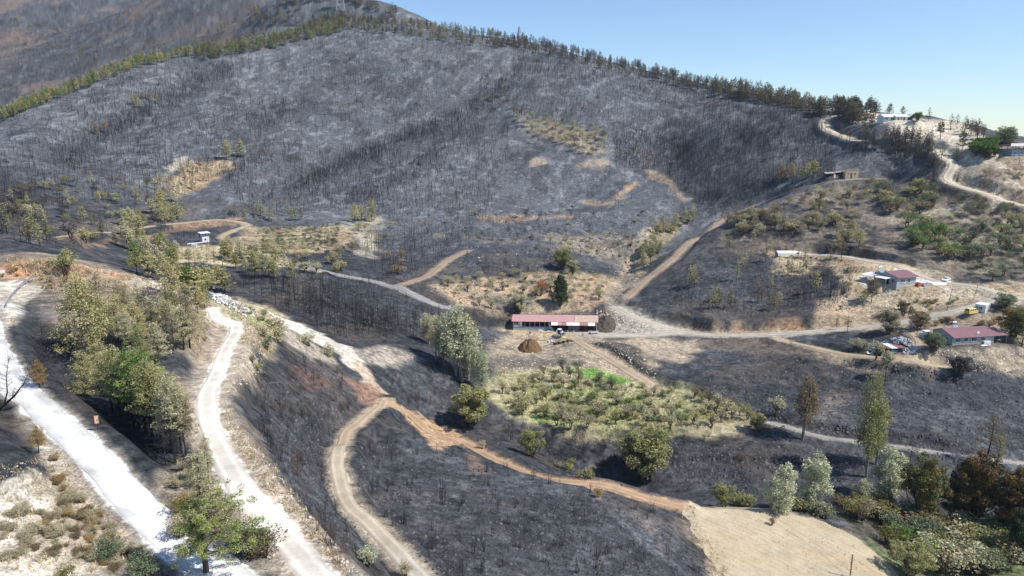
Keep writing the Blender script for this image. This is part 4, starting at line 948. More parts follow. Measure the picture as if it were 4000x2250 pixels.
def window(parent, x0, x1, z0, z1, y=0, side='y', mull=1, sill=True, dark=False):
    """framed window on the face y (front, looking towards -y) or on x=y (side 'x', looking towards -x)"""
    f = MB(); g = MB(); t = .06; dp = .09
    def bx(m, a0, a1, c0, c1, d0, d1):
        if side == 'y': m.box(a0, a1, y+d0, y+d1, c0, c1)
        else: m.box(y+d0, y+d1, a0, a1, c0, c1)
    bx(f, x0, x1, z1-t, z1, -dp, .03); bx(f, x0, x1, z0, z0+t, -dp, .03)
    bx(f, x0, x0+t, z0+t, z1-t, -dp, .03); bx(f, x1-t, x1, z0+t, z1-t, -dp, .03)
    for k in range(mull):
        xm = x0+(x1-x0)*(k+1)/(mull+1); bx(f, xm-t*.5, xm+t*.5, z0+t, z1-t, -dp+.02, .02)
    if sill: bx(f, x0-.08, x1+.08, z0-.07, z0-.003, -.17, .02)
    wd = f.build("window", FRAMEW, parent)
    bx(g, x0+t*.6, x1-t*.6, z0+t*.6, z1-t*.6, -.035, -.012); g.build("pane", DARKM if dark else GLASS, wd)
def door(parent, x0, x1, z1, m, y=0, side='y'):
    d = MB()
    if side == 'y': d.box(x0, x1, y-.05, y+.03, .02, z1)
    else: d.box(y-.05, y+.03, x0, x1, .02, z1)
    return d.build("door", m, parent)
def gable_walls(W, D, H, R_, y_ridge=None, th=.25, mb=None):
    """walls of a house with gables left and right"""
    mb = mb or MB(); yr = D/2 if y_ridge is None else y_ridge
    mb.prism([(0, -1.2), (D, -1.2), (D, H), (yr, H+R_), (0, H)], 0, W, 0, 'x'); return mb
# ---- long barn
A, rz, W = frame((1290.6, 830), (1501, 833)); k = .147
barn = empty("barn", A, rz, "long low barn with a pinkish red roof scorched at its right end", "barn")
Hh = 3.55; D_ = 8.0; split = W*.46
m = MB(); m.box(0, split, 0, .25, -1, 1.35); m.box(0, .25, .25, D_, -1, Hh); m.box(0, 3.4, 0, .2, 1.35, Hh); m.box(W-.25, W, 0, D_, -1, Hh+.3); m.box(.25, W-.25, D_-.25, D_, -1, Hh)
m.build("wall", WALLG, barn, )
m = MB(); m.box(3.4, W-.25, 1.8, 2.0, -.5, Hh, 0); m.box(split, split+.25, 0, 1.8, -.5, 3.0); m.box(W*.66, W*.80, .2, .45, -.5, 1.6, 1); m.box(W*.56, W*.58, 0, .4, -.5, 3.0); m.box(W*.81, W*.825, 0, .4, -.5, 2.9)
m.build("inner_wall", [SOOT, BLOCKW], barn)
rise = 1.25; yr = 4.6
e1 = (-.5, -.6, Hh-.05); e2 = (W*.735, -.6, Hh-.05)
corrugated("roof", e1, e2, (W*.735, yr, Hh+rise), (-.35, yr, Hh+rise), .09, PINKR, barn)
corrugated("roof", (W*.737, -.6, Hh-.06), (W+.45, -.6, Hh-.06), (W+.75, yr, Hh+rise), (W*.737, yr, Hh+rise), .09, RUSTR, barn)['label'] = "scorched, rusted end of the roof"
corrugated("roof", (W+.4, D_+.4, Hh-.05), (-.5, D_+.4, Hh-.05), (-.35, yr+.002, Hh+rise-.004), (W+.7, yr+.002, Hh+rise-.004), .09, REDROOF, barn)
x = W*.455; cols = [(.082, WHITEM), (.045, PINKR), (.055, REDROOF), (.155, WHITEM), (.10, REDROOF), (.085, WHITEM)]
for fr, mm in cols:
    x2 = x+fr*W; corrugated("awning_sheet", (x+.02, -2.6, 2.75), (x2-.02, -2.6, 2.75), (x2-.02, -.45, Hh-.16), (x+.02, -.45, Hh-.16), .05, mm, barn); x = x2
m = MB()
for fx in (.46, .56, .66, .76, .86, .965): MB().bar((W*fx, -2.4, -.6), (W*fx, -2.4, 2.72), .08).build("awning_post", RUST, barn)
for fx in (.62, .66, .70): pass
for i in range(6):
    xx = 4.4+i*1.85; MB().box(xx-.05, xx+.05, .04, .18, 1.353, Hh-.12).build("column", WHITEM, barn)
window(barn, .35, 2.0, 2.0, 3.3, 0, 'y', 2); MB().box(.35, 2.0, -.05, -.004, 1.2, 1.9).build("panel", FRAMEW, barn)
MB().box(2.5, 3.35, -.05, -.004, 1.75, 3.4).build("shutter", WALLW, barn)
m = MB(); m.add([(split-1.2, -.2, 3.3), (split+.9, -.9, .4), (split+.3, -1.4, .0), (split-.9, -.8, 1.2), (split-1.2, -.15, 3.3), (split+.9, -.85, .4), (split+.3, -1.35, .0), (split-.9, -.75, 1.2)], [(0, 1, 2, 3), (7, 6, 5, 4), (0, 4, 5, 1), (1, 5, 6, 2), (2, 6, 7, 3), (3, 7, 4, 0)])
m.build("hanging_tarp", CONC, barn)
BLOCK.append((A.x+W/2, A.y+3, W*.55))
# ---- near house
A, rz, W = frame((2394.4, 869), (2499, 863))
house = empty("farmhouse", A, rz, "nearer grey farmhouse with a long maroon roof, satellite dish and white framed windows", "house")
D_, Hh, rise = 8.2, 2.75, 1.5; yr = 4.3
gable_walls(W, D_, Hh, rise, yr).build("wall", WALLG, house)
sl = rise/yr
corrugated("roof", (-.25, -.75, Hh-.75*sl+.1), (W+4.6, -.75, Hh-.75*sl+.1), (W+.9, yr, Hh+rise+.1), (-.45, yr, Hh+rise+.1), .1, MAROON, house)
sb = rise/(D_-yr)
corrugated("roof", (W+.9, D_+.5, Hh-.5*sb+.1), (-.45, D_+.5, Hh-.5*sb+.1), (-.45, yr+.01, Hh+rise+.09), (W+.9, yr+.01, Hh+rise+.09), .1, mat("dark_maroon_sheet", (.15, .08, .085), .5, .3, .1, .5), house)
for x0, x1, mu in ((1.1, 2.7, 2), (4.0, 5.4, 1), (6.6, 8.5, 2), (9.9, 11.6, 2)): window(house, x0, x1, .95, 2.15, 0, 'y', mu)
window(house, 1.6, 2.9, .95, 2.1, 0, 'x', 1); window(house, 5.2, 6.0, 1.1, 2.2, 0, 'x', 1); door(house, 3.5, 4.5, 2.15, BROWNW, 0, 'x')
m = MB(); m.box(.02, W-.02, -.06, -.002, -1.2, .55); m.build("plinth", BLOCKW, house)
MB().bar((W+4.1, -.4, -1), (W+4.1, -.4, Hh-.25), .07).build("porch_post", STEEL, house); MB().bar((W+3.6, 3.6, -1), (W+3.6, 3.6, Hh+.9), .07).build("porch_post", STEEL, house)
MB().box(10.7, 13.0, -.75, -.1, 0, .95).build("cabinet", WALLW, house)
m = MB(); c = Vector((8.95, .35, Hh+.75))
seg = 14
for ring in range(3):
    pass
vs = [tuple(c+Vector((0, -.12, 0)))]; 
for rr, yy in ((.25, -.09), (.5, 0.0)):
    for q in range(seg): vs.append((c.x+rr*math.cos(2*math.pi*q/seg), c.y+yy-.1, c.z+rr*math.sin(2*math.pi*q/seg)))
fs = [(0, 1+q, 1+(q+1) % seg) for q in range(seg)]+[(1+q, 1+seg+q, 1+seg+(q+1) % seg, 1+(q+1) % seg) for q in range(seg)]
m.add([(v[0], v[1]+.02, v[2]) for v in vs], fs); o = m.build("dish", WHITEM, None); sol = o.modifiers.new("thick", 'SOLIDIFY'); sol.thickness = .03
m2 = MB(); m2.bar((c.x, c.y+.05, c.z-.75), (c.x, c.y, c.z), .035); m2.bar((c.x, c.y-.1, c.z-.35), (c.x, c.y-.6, c.z), .02)
dish = empty("satellite_dish", A+Matrix.Rotation(rz, 3, 'Z')@Vector((0, 0, 0)), rz, "white satellite dish on the front slope of the long maroon roof", "satellite dish")
o.parent = dish; m2.build("mast", STEEL, dish)
def heater(base, rz_, label, s=1.0):
    h = empty("solar_water_heater", base, rz_, label, "solar water heater")
    for x0 in (-1.0, .02):
        p = MB(); p.slab((x0*s, -1.5*s, .1), ((x0+.95)*s, -1.5*s, .1), ((x0+.95)*s, 0, 1.0*s), (x0*s, 0, 1.0*s), .07); p.build("collector", COLLECT, h)
    t = MB(); t.bar((-.75*s, .35*s, 2.0*s), (.75*s, .35*s, 2.0*s), .34*s, 14); t.build("tank", WHITEM, h, 0, False)
    u_ = MB(); u_.box(-.7*s, .7*s, .05*s, .65*s, 1.0*s, 1.06*s)
    for sx in (-.65, .65):
        for sy in (.1, .6): u_.bar((sx*s, sy*s, -.9), (sx*s, sy*s, 1.9*s), .03)
    u_.bar((0, .35*s, 2.3*s), (0, .35*s, 2.75*s), .26*s, 12); u_.build("stand", STEEL, h)
    return h
Mh = Matrix.Rotation(rz, 3, 'Z')
heater(A+Mh@Vector((5.3, yr+1.3, Hh+1.15)), rz, "solar water heater with two pale panels on the ridge of the long maroon roof", .85)
m = MB(); 
yard = empty("white_tarp", A+Mh@Vector((9.6, -2.3, .12)), rz, "crumpled white tarp lying on the dirt before the farmhouse", "tarp")
random.seed(3); g = [[(i*.5-1.6+random.uniform(-.1, .1), j*.32-.5+random.uniform(-.08, .08), random.uniform(0, .22)) for i in range(8)] for j in range(4)]
m.add([p for r_ in g for p in r_], [(j*8+i, j*8+i+1, (j+1)*8+i+1, (j+1)*8+i) for j in range(3) for i in range(7)]); o = m.build("sheet", WALLW, yard); o.modifiers.new("t", 'SOLIDIFY').thickness = .03
table = empty("garden_table", A+Mh@Vector((W+2.3, .6, .0)), rz, "white garden table under the farmhouse porch", "table")
MB().box(-.7, .7, -.4, .4, .7, .76).build("tabletop", WALLW, table)
for sx in (-.6, .6):
    for sy in (-.32, .32): MB().bar((sx, sy, 0), (sx, sy, .7), .03).build("leg", WALLW, table)
# ---- upper house
A, rz, W = frame((2255, 721.4), (2300, 717.7))
uh = empty("hillside_house", A, rz, "grey house on the terrace with a maroon roof and a white canopy on its left", "house")
Dd, Hh, rise = 10.5, 3.4, 1.3; W += .4; yr = 5.2
gable_walls(W, Dd, Hh, rise, yr).build("wall", WALLG, uh)
sl = rise/yr
corrugated("roof", (-.15, -.7, Hh-.7*sl+.1), (W+.9, -.7, Hh-.7*sl+.1), (W+.7, yr, Hh+rise+.1), (-.5, yr, Hh+rise+.1), .1, MAROON, uh)
corrugated("roof", (W+.7, Dd+.5, Hh-.5*sl+.1), (-.5, Dd+.5, Hh-.5*sl+.1), (-.5, yr+.01, Hh+rise+.09), (W+.7, yr+.01, Hh+rise+.09), .1, MAROON, uh)
window(uh, 1.7, 3.6, 1.3, 2.6, 0, 'y', 2); window(uh, 4.9, 6.2, 1.3, 2.6, 0, 'y', 1); window(uh, .9, 2.2, 1.1, 2.5, 0, 'x', 1); door(uh, 3.6, 4.6, 2.3, DARKM, 0, 'x'); window(uh, 6, 7.4, 1.1, 2.5, 0, 'x', 1)
P = [on_plane(u, v, A.z+3.0) for u, v in ((2228, 701.6), (2250.5, 697), (2191, 683), (2163.6, 689.5))]
inv = Matrix.Rotation(-rz, 3, 'Z'); L4 = [tuple(inv@(p-A)) for p in P]
m = MB(); m.slab(L4[0], L4[1], L4[2], L4[3], .12); m.build("canopy", WHITEM, uh)
m = MB()
for i in (0, 3, 2): MB().bar((L4[i][0]*.97, L4[i][1]*.97, -1), (L4[i][0]*.97, L4[i][1]*.97, 2.9), .07).build("canopy_post", STEEL, uh)
Mu = Matrix.Rotation(rz, 3, 'Z')
heater(A+Mu@Vector((-1.4, yr+1.5, Hh+.9)), rz, "solar water heater with a bright tank behind the white canopy", .95)
BLOCK.append((A.x, A.y+4, 11))
# ---- white concrete yard beside it
z = at(2345, 712)[2]+.12
Q = [on_plane(u, v, z) for u, v in ((2303, 716.5), (2375, 716), (2393, 708), (2350, 702), (2308, 701))]
m = MB(); m.add([tuple(p) for p in Q]+[(p.x, p.y, p.z-.4) for p in Q], [(0, 1, 2, 3, 4), (9, 8, 7, 6, 5)]+[(i, 5+i, 5+(i+1) % 5, (i+1) % 5) for i in range(5)])
tag(m.build("concrete_yard", CONCW), kind='structure')
BLOCK.append((Q[0].x+5, Q[0].y+3, 8))
def pallet(u, v, mm, label, n=(3, 2, 3), s=.5, nm="brick_stack"):
    p = at(u, v); o = empty(nm, (p[0], p[1], p[2]), rz, label, "brick stack" if nm == "brick_stack" else "block stack", None)
    random.seed(int(u)); m = MB()
    for i in range(n[0]):
        for j in range(n[1]):
            for l in range(n[2]-random.randint(0, 1)): m.box(i*s+.01, i*s+s-.02, j*s+.01, j*s+s-.02, l*.3+.13, l*.3+.4)
    m.build("bricks" if nm == "brick_stack" else "blocks", mm, o); MB().box(-.05, n[0]*s+.05, -.05, n[1]*s+.05, .0, .12).build("pallet", WOOD, o)
pallet(2310, 722.5, CLAY, "stack of red clay bricks at the edge of the terrace", (4, 3, 5)); pallet(2324, 722, BLOCKM, "stack of grey concrete blocks beside the red bricks", (6, 3, 4), nm="block_stack"); pallet(2337, 720, BLOCKM, "lower grey block stack nearest the white car", (4, 3, 3), nm="block_stack")
# ---- white house on the crest
A, rz, W = frame((2221.9, 305), (2273.8, 305)); s = 1.0
wh = empty("white_house", A, rz, "white bungalow with a brown gable on the bare crest", "house")
Hh = 2.55; gable_walls(W, 7, Hh, 1.3, 3.5).build("wall", WALLW, wh)
MB().box(W*.52, W+1.2, -1.5, -.003, -1, Hh-.1).build("wall", WALLW, wh)
m = MB(); m.slab((-.3, -.7, Hh-.1), (W+.6, -.7, Hh-.1), (W+.6, 3.5, Hh+1.55), (-.3, 3.5, Hh+1.55), .15); m.slab((W+.6, 7.6, Hh), (-.3, 7.6, Hh), (-.3, 3.51, Hh+1.54), (W+.6, 3.51, Hh+1.54), .15); m.build("roof", WHITEM, wh)
m = MB(); m.slab((W*.5, -2.1, Hh), (W+1.5, -2.1, Hh), (W+1.5, 1.0, Hh+1.3), (W*.5, 1.0, Hh+1.3), .12); m.build("roof", WHITEM, wh)
m = MB(); gx = W+1.6; m.add([(gx, -2.3, Hh-.2), (gx+4.0, -2.3, Hh-.2), (gx+2, -2.3, Hh+1.2), (gx, -1.9, Hh-.2), (gx+4.0, -1.9, Hh-.2), (gx+2, -1.9, Hh+1.2)], [(0, 1, 2), (5, 4, 3), (0, 3, 4, 1), (1, 4, 5, 2), (2, 5, 3, 0)]); m.build("gable", BROWNW, wh)
m = MB(); m.slab((gx-.3, -2.6, Hh-.3), (gx+2, -2.6, Hh+1.35), (gx+2, 4, Hh+1.35), (gx-.3, 4, Hh-.3), .1); m.slab((gx+2, -2.6, Hh+1.35), (gx+4.3, -2.6, Hh-.3), (gx+4.3, 4, Hh-.3), (gx+2, 4, Hh+1.35), .1); m.build("porch_roof", WHITEM, wh)
m = MB(); m.box(gx, gx+4, 1.5, 3.8, -1, Hh-.3); m.build("porch_wall", BROWNW, wh)
window(wh, 1.1, 2.5, .9, 2.0, 0, 'y', 1); window(wh, 4.2, 6.0, .6, 2.2, 0, 'y', 2); window(wh, 7.2, 8.0, .3, 2.2, -1.5, 'y', 0); window(wh, 9.0, 9.6, .9, 2.2, -1.5, 'y', 0); door(wh, 10.4, 11.3, 2.1, BROWNW, -1.5)
BLOCK.append((A.x+6, A.y+2, 11))
# ---- house at the right edge
A, rz, W = frame((2543.6, 393.5), (2625, 393.5))
fh = empty("open_roofed_house", A, rz, "blue grey house with an open upper storey at the right edge", "house")
m = MB(); m.box(0, W, 0, 8, -1.5, 3.3); m.build("wall", mat("blue_grey_render", (.27, .34, .40), .85, .2, .1, 1), fh)
m = MB()
for fx in (.02, .2, .45, .7, .98):
    for y in (.2, 7.8): MB().bar((W*fx+.1, y, 3.303), (W*fx+.1, y, 4.85), .12).build("post", BROWNW, fh)
m = MB(); m.slab((-1.6, -1, 4.8), (W+1, -1, 4.8), (W-1, 4, 6.0), (2, 4, 6.0), .12); m.slab((W+1, 9, 4.8), (-1.6, 9, 4.8), (2, 4.01, 5.99), (W-1, 4.01, 5.99), .12); m.build("roof", mat("pale_pink_sheet", (.62, .52, .50), .5, .3, .1, .5), fh)
window(fh, 1.0, 2.3, .9, 2.2, 0, 'y', 1); window(fh, 4.0, 5.3, .9, 2.2, 0, 'y', 1)
BLOCK.append((A.x+5, A.y+3, 10))
# ---- ruin on the spur
A, rz, W = frame((2126, 450), (2158, 450))
ru = empty("ruined_building", A, rz, "roofless tan stone ruin on the burnt spur", "ruin")
Hh = 4.6; t = .4
m = MB(); 
def wall_open(m, x0, x1, H, ops, y0=0, y1=.4):
    xs = x0
    for (a, b, z0, z1) in ops:
        m.box(xs, a, y0, y1, -1.2, H); m.box(a, b, y0, y1, -1.2, z0); m.box(a, b, y0, y1, z1, H); xs = b
    m.box(xs, x1, y0, y1, -1.2, H)
wall_open(m, 0, W, Hh, [(.9, 1.8, 1.9, 3.1), (2.6, 3.4, .1, 3.0), (4.4, 5.2, 1.9, 3.0)]); m.box(W-.4, W, .402, 5, -1.2, Hh+.3); m.box(0, .4, .402, 5, -1.2, Hh-.8); m.box(.402, W-.402, 4.6, 5, -1.2, Hh-.3)
m.box(-.1, W+.1, -.1, .5, Hh+.002, Hh+.28); m.build("wall", STONE, ru)
MB().box(.45, W-.45, .8, 4.5, 1.2, 1.4).build("floor_slab", CONC, ru)
A2, rz2, W2 = frame((2078, 450), (2120, 450))
r2 = empty("ruined_outbuilding", A2, rz2, "collapsed dark outbuilding with tilted concrete pieces left of the tan ruin", "ruin")
m = MB(); m.box(0, W2, 3.2, 3.6, -1, 3.2); m.box(0, .4, 1.0, 3.198, -1, 2.6); m.box(W2-.5, W2-.1, .5, 3.198, -1, 3.6); m.build("wall", SOOT, r2)
m = MB(); m.slab((3.8, -.4, .1), (4.8, -.4, .1), (5.9, 2.6, 3.4), (4.9, 2.6, 3.4), .3); m.slab((.0, .8, 2.7), (4.9, .8, 3.0), (4.9, 3.6, 3.5), (0, 3.6, 3.3), .2); m.slab((5.4, 1.2, 3.2), (W2, 1.0, 3.6), (W2, 3.6, 3.9), (5.4, 3.6, 3.5), .2); m.build("fallen_slab", BLOCKW, r2)
# ---- white hut in the middle valley
A, rz, W = frame((510, 610.6), (527, 609))
hu = empty("hut", A, rz, "small white hut with a raised flat roof above its terrace, left of the middle orchard", "hut")
MB().box(0, W, 0, 2.8, -1, 2.3).build("wall", WALLW, hu); window(hu, .7, 1.5, .9, 1.7, 0, 'y', 0, False, True)
m = MB(); m.slab((-.7, -.6, 3.9), (W+.6, -.6, 3.9), (W+.3, 2.6, 4.2), (-1.0, 2.6, 4.2), .12); m.build("roof", WHITEM, hu)
m = MB()
for xx in (-.5, W+.3):
    for yy in (0, 2.4): MB().bar((xx, yy, -.8), (xx, yy, 3.85), .06).build("post", STEEL, hu)
MB().box(-.75, -.2, .5, 2.2, 2.35, 3.3).build("water_barrel", BLUEP, hu)
MB().box(-6.2, -.05, -.7, -.45, -1, .45).build("terrace_wall", WALLW, hu)
p = at(489, 621); o = empty("water_tank", p, .1, "pale square water tank below the small white hut", "tank"); MB().box(-.9, .9, -.7, .7, -.3, 1.0).build("tank_body", CONC, o); MB().box(-.95, .95, -.75, .75, 1.003, 1.1).build("lid", WHITEM, o)
# ---- slab with rebar
z = at(1985, 634)[2]+.55
Q = [on_plane(u, v, z) for u, v in ((1957.7, 637.2), (2017.7, 637), (2011.7, 630.4), (1953.5, 630.4))]
sl_ = empty("foundation_slab", (Q[0].x, Q[0].y, z-.6), 0, "white concrete foundation slab with rusty rebar at the foot of the cut bank", "foundation")
m = MB(); V0 = Vector((Q[0].x, Q[0].y, z-.6)); q = [tuple(p-V0) for p in Q]; m.slab(*q, 1.2); m.build("slab", CONCW, sl_)
m = MB(); random.seed(5)
for fx, h in ((.02, 7.5), (.06, 7.3), (.42, 7.6), (.46, 7.2)):
    b = Q[3].lerp(Q[2], fx)-V0; m.bar(tuple(b), (b.x+.1, b.y, b.z+h), .07, 5)
for i in range(9):
    b = Q[3].lerp(Q[2], .05+i*.115)-V0; m.bar(tuple(b), (b.x-.25, b.y, b.z+random.uniform(2.2, 3.2)), .05, 5)
for i in range(3):
    b = Q[0].lerp(Q[1], .3+i*.33)-V0; m.bar(tuple(b), (b.x, b.y, b.z+1.6), .05, 5)
b = Q[3]-V0; c_ = Q[2]-V0; m.bar((b.x, b.y, b.z+2.1), (c_.x, c_.y, c_.z+2.0), .05, 5); m.build("rebar", RUST, sl_)
# ---- small shed with striped roof
A, rz, W = frame((2228, 891.5), (2269, 889))
sh = empty("small_shed", A, rz, "small shed with one white sheet in its maroon roof, in front of the rubble", "shed")
m = MB(); m.box(0, .12, 0, 3.2, -.6, 1.9); m.box(W-.12, W, 0, 3.2, -.6, 1.9); m.box(.12, W-.12, 3.1, 3.2, -.6, 2.2); m.box(.12, W*.3, 0, .1, -.6, 1.85); m.build("wall", SOOT, sh)
MB().box(W*.3, W*.68, .02, .1, -.5, 1.25).build("panel", TEAL, sh); MB().box(W*.68, W-.12, .02, .1, -.5, 1.2).build("panel", mat("dull_blue_panel", (.10, .16, .22), .6, .3, .1, 2), sh)
x = -.25
for fr, mm in ((.22, MAROON), (.36, WHITEM), (.52, MAROON)):
    x2 = x+fr*W; corrugated("roof_sheet", (x+.6, -.5, 1.95), (x2+.59, -.5, 1.95), (x2-.01, 3.5, 2.45), (x, 3.5, 2.45), .05, mm, sh); x = x2
# ---- cabins
A, rz, W = frame((2327, 849), (2340, 848.5)); o = empty("toilet_cabin", A, rz, "small white cabin with a teal door left of the long maroon roof", "cabin")
MB().box(0, W, 0, 1.5, -.4, 1.9).build("wall", FRAMEW, o); MB().box(.45, W-.35, -.05, -.003, .0, 1.7).build("door", TEAL, o); MB().box(-.15, W+.15, -.2, 1.65, 1.903, 2.0).build("roof", WHITEM, o)
p = at(2320, 848); o = empty("board_stack", p, .3, "white boards leaning beside the small white cabin", "boards")
m = MB(); 
for i in range(4): m.slab((-1.0+i*.35, -.1, 0), (-.7+i*.35, -.1, 0), (-.9+i*.4, .6, 1.7), (-1.2+i*.4, .6, 1.7), .05)
m.build("boards", WALLW, o)
C_ = on_plane(2477.7, 788, at(2477, 787)[2]); o = empty("container_office", C_, 0, "white container office with a window, behind the yellow van", "container")
BLOCK.append((C_.x, C_.y+2, 5))
o.rotation_euler.z = R(40)       # local x: right-hand face, local y: left-hand face
wx, wy, hh = 4.4, 3.1, 2.55
MB().box(0, wx, 0, wy, -.4, hh).build("body", WHITEM, o); MB().box(-.06, wx+.06, -.06, wy+.06, hh+.002, hh+.12).build("roof", WHITEM, o)
window(o, .9, 1.9, 1.0, 2.0, 0, 'x', 1); door(o, 2.15, 2.9, 2.1, mat("grey_door", (.3, .33, .36), .5, .3, .05, 2), 0, 'x')
m = MB()
for i in range(14): m.box(.15+i*.3, .25+i*.3, -.03, -.002, .1, hh-.1)
m.build("ribs", WHITEM, o)
# ================================================================== vehicles, person, small things
YEL = mat("yellow_paint", (.78, .50, .02), .35, .5, .05, 1); WPAINT = mat("white_car_paint", (.82, .83, .84), .25, .5, .03, 1); CHROME = mat("light_metal", (.6, .6, .6), .3, .5, .05, 2, .7)
LAMPR = mat("red_lamp", (.4, .02, .02), .3, .5, .05, 2); LAMPW = mat("headlamp_glass", (.7, .7, .68), .2, .6, .05, 2)
def wheel(parent, x, y, z, r, w_, side):
    t = MB(); t.bar((x, y-w_/2, z), (x, y+w_/2, z), r, 18); wv_ = empty("wheel", (0, 0, 0)); wv_.parent = parent
    t.build("tyre", TYRE, wv_); MB().bar((x, y+side*(w_/2+.003), z), (x, y+side*(w_/2+.03), z), r*.58, 14).build("rim", CHROME, wv_)
def car_body(o, prof, glassprof, wdt, paint, wins, wheels, low=None, roofm=None):
    """body: side outline in x,z extruded across y with tucked-in cabin"""
    b = MB(); h = wdt/2
    b.prism(prof, -h, h); o_ = b.build("body", paint, o, .06)
    c = MB(); n = len(glassprof)
    lo = [(x, z) for x, z in glassprof]
    zmin = min(z for x, z in lo); zmax = max(z for x, z in lo)
    def yy(z): return h-.02-(z-zmin)/(zmax-zmin)*.16
    vs = [(x, -yy(z), z) for x, z in lo]+[(x, yy(z), z) for x, z in lo]
    c.add(vs, [tuple(range(n)), tuple(range(2*n-1, n-1, -1))]+[(k, n+k, n+(k+1) % n, (k+1) % n) for k in range(n)])
    c.build("cabin", roofm or paint, o, .05)
    for (x0, x1, z0, z1) in wins:
        for s in (-1, 1):
            g = MB(); y0, y1 = yy(z0)+.006, yy(z1)+.006
            g.add([(x0, s*y0, z0), (x1, s*y0, z0), (x1-.05, s*y1, z1), (x0+.05, s*y1, z1), (x0, s*(y0-.03), z0), (x1, s*(y0-.03), z0), (x1-.05, s*(y1-.03), z1), (x0+.05, s*(y1-.03), z1)], [(0, 1, 2, 3), (7, 6, 5, 4), (0, 4, 5, 1), (1, 5, 6, 2), (2, 6, 7, 3), (3, 7, 4, 0)]); g.build("window", GLASS, o)
    for (x, r) in wheels:
        for s in (-1, 1): wheel(o, x, s*(h-.1), r, r, .22, s)
def glass_end(o, x0, z0, x1, z1, hw, nm):
    g = MB(); d = .02 if nm == "windscreen" else -.02
    g.add([(x0+d, -hw, z0), (x0+d, hw, z0), (x1+d, hw*.88, z1), (x1+d, -hw*.88, z1), (x0, -hw, z0), (x0, hw, z0), (x1, hw*.88, z1), (x1, -hw*.88, z1)], [(0, 1, 2, 3), (7, 6, 5, 4), (0, 4, 5, 1), (1, 5, 6, 2), (2, 6, 7, 3), (3, 7, 4, 0)]); g.build(nm, GLASS, o)
# yellow van: rear towards the camera's left
p = at(2443, 789.5); van = empty("van", (p[0], p[1], p[2]+.04), R(24), "yellow minibus parked on the gravel road beside the white container", "van")
van.scale = (.98, .98, .98)
car_body(van, [(-2.4, .32), (2.45, .32), (2.5, .75), (2.35, 1.12), (1.55, 1.2), (-2.42, 1.2)], [(-2.38, 1.2), (1.62, 1.2), (1.05, 1.98), (-2.2, 2.02)], 1.8, YEL,
         [(-2.1, -1.05, 1.28, 1.82), (-.95, .12, 1.28, 1.82), (.22, 1.25, 1.28, 1.80)], [(-1.5, .34), (1.55, .34)], roofm=mat("pale_yellow_roof", (.80, .68, .30), .35, .5, .05, 1))
MB().box(-2.3, 2.3, -.915, .915, .33, .62).build("lower_band", mat("cream_band", (.72, .66, .5), .4, .4, .05, 1), van)
glass_end(van, -2.36, 1.3, -2.26, 1.85, .72, "rear_window"); glass_end(van, 1.56, 1.26, 1.14, 1.9, .74, "windscreen")
for s in (-1, 1):
    MB().box(-2.45, -2.425, s*.72-.09, s*.72+.09, .75, 1.05).build("tail_lamp", LAMPR, van); MB().box(2.44, 2.48, s*.66-.12, s*.66+.12, .78, .98).build("headlight", LAMPW, van)
MB().box(-2.5, -2.43, -.85, .85, .34, .5).build("bumper", CHROME, van); MB().box(2.49, 2.56, -.85, .85, .34, .5).build("bumper", CHROME, van)
BLOCK.append((p[0], p[1], 4))
# white car: front towards the camera's left
p = at(2379, 708); car = empty("car", (p[0], p[1], p[2]+.2), R(216), "white saloon car parked at the right end of the white concrete yard", "car")
car_body(car, [(-2.15, .25), (2.1, .25), (2.15, .6), (1.95, .82), (.95, .95), (-1.6, .98), (-2.15, .92)], [(-1.75, .96), (1.02, .93), (.35, 1.42), (-1.1, 1.44)], 1.72, WPAINT,
         [(-1.15, -.28, 1.0, 1.34), (-.2, .62, 1.0, 1.34)], [(-1.35, .31), (1.35, .31)])
glass_end(car, .98, .98, .42, 1.38, .70, "windscreen"); glass_end(car, -1.72, 1.02, -1.16, 1.38, .68, "rear_window")
for s in (-1, 1): MB().box(2.12, 2.17, s*.62-.16, s*.62+.16, .55, .7).build("headlight", LAMPW, car)
BLOCK.append((p[0], p[1], 4))
# tractor with loader and rear digging arm
p = at(1408, 846); tr = empty("tractor", (p[0], p[1], p[2]+.03), R(62), "white roofed tractor with a rear digging arm, parked before the long barn", "tractor")
tr.scale = (.95,)*3; GP = mat("grey_white_paint", (.62, .63, .63), .5, .4, .1, 2)
m = MB(); m.box(-1.0, 1.2, -.45, .45, .55, 1.1); m.box(-.2, 2.3, -.38, .38, 1.103, 1.65); m.box(2.3, 2.38, -.3, .3, .8, 1.5); m.build("body", GP, tr, .05)
for s in (-1, 1): wheel(tr, -.6, s*.85, .78, .78, .42, s); wheel(tr, 1.75, s*.8, .45, .45, .3, s); MB().box(-1.3, .1, s*.85-.24, s*.85+.24, 1.6, 1.68).build("fender", GP, tr)
m = MB()
for sx in (-.95, .35):
    for s in (-1, 1): m.bar((sx, s*.62, 1.1), (sx*.92, s*.58, 2.75), .05)
m.build("cab_frame", mat("dark_frame", (.05, .05, .05), .5, .3, .1, 2), tr); MB().box(-.88, .28, -.56, .56, 1.3, 2.7).build("cab_glass", GLASS, tr); MB().box(-1.1, .55, -.72, .72, 2.75, 2.92).build("cab_roof", WHITEM, tr, .05)
m = MB()
for s in (-1, 1): m.bar((.4, s*.62, 1.6), (2.4, s*.62, 1.2), .08); m.bar((2.4, s*.62, 1.2), (3.0, s*.6, .4), .08)
m.build("loader_arms", GP, tr); m = MB(); m.prism([(2.9, .1), (3.7, .1), (3.1, .85), (2.9, .8)], -.95, .95); m.build("loader_bucket", STEEL, tr)
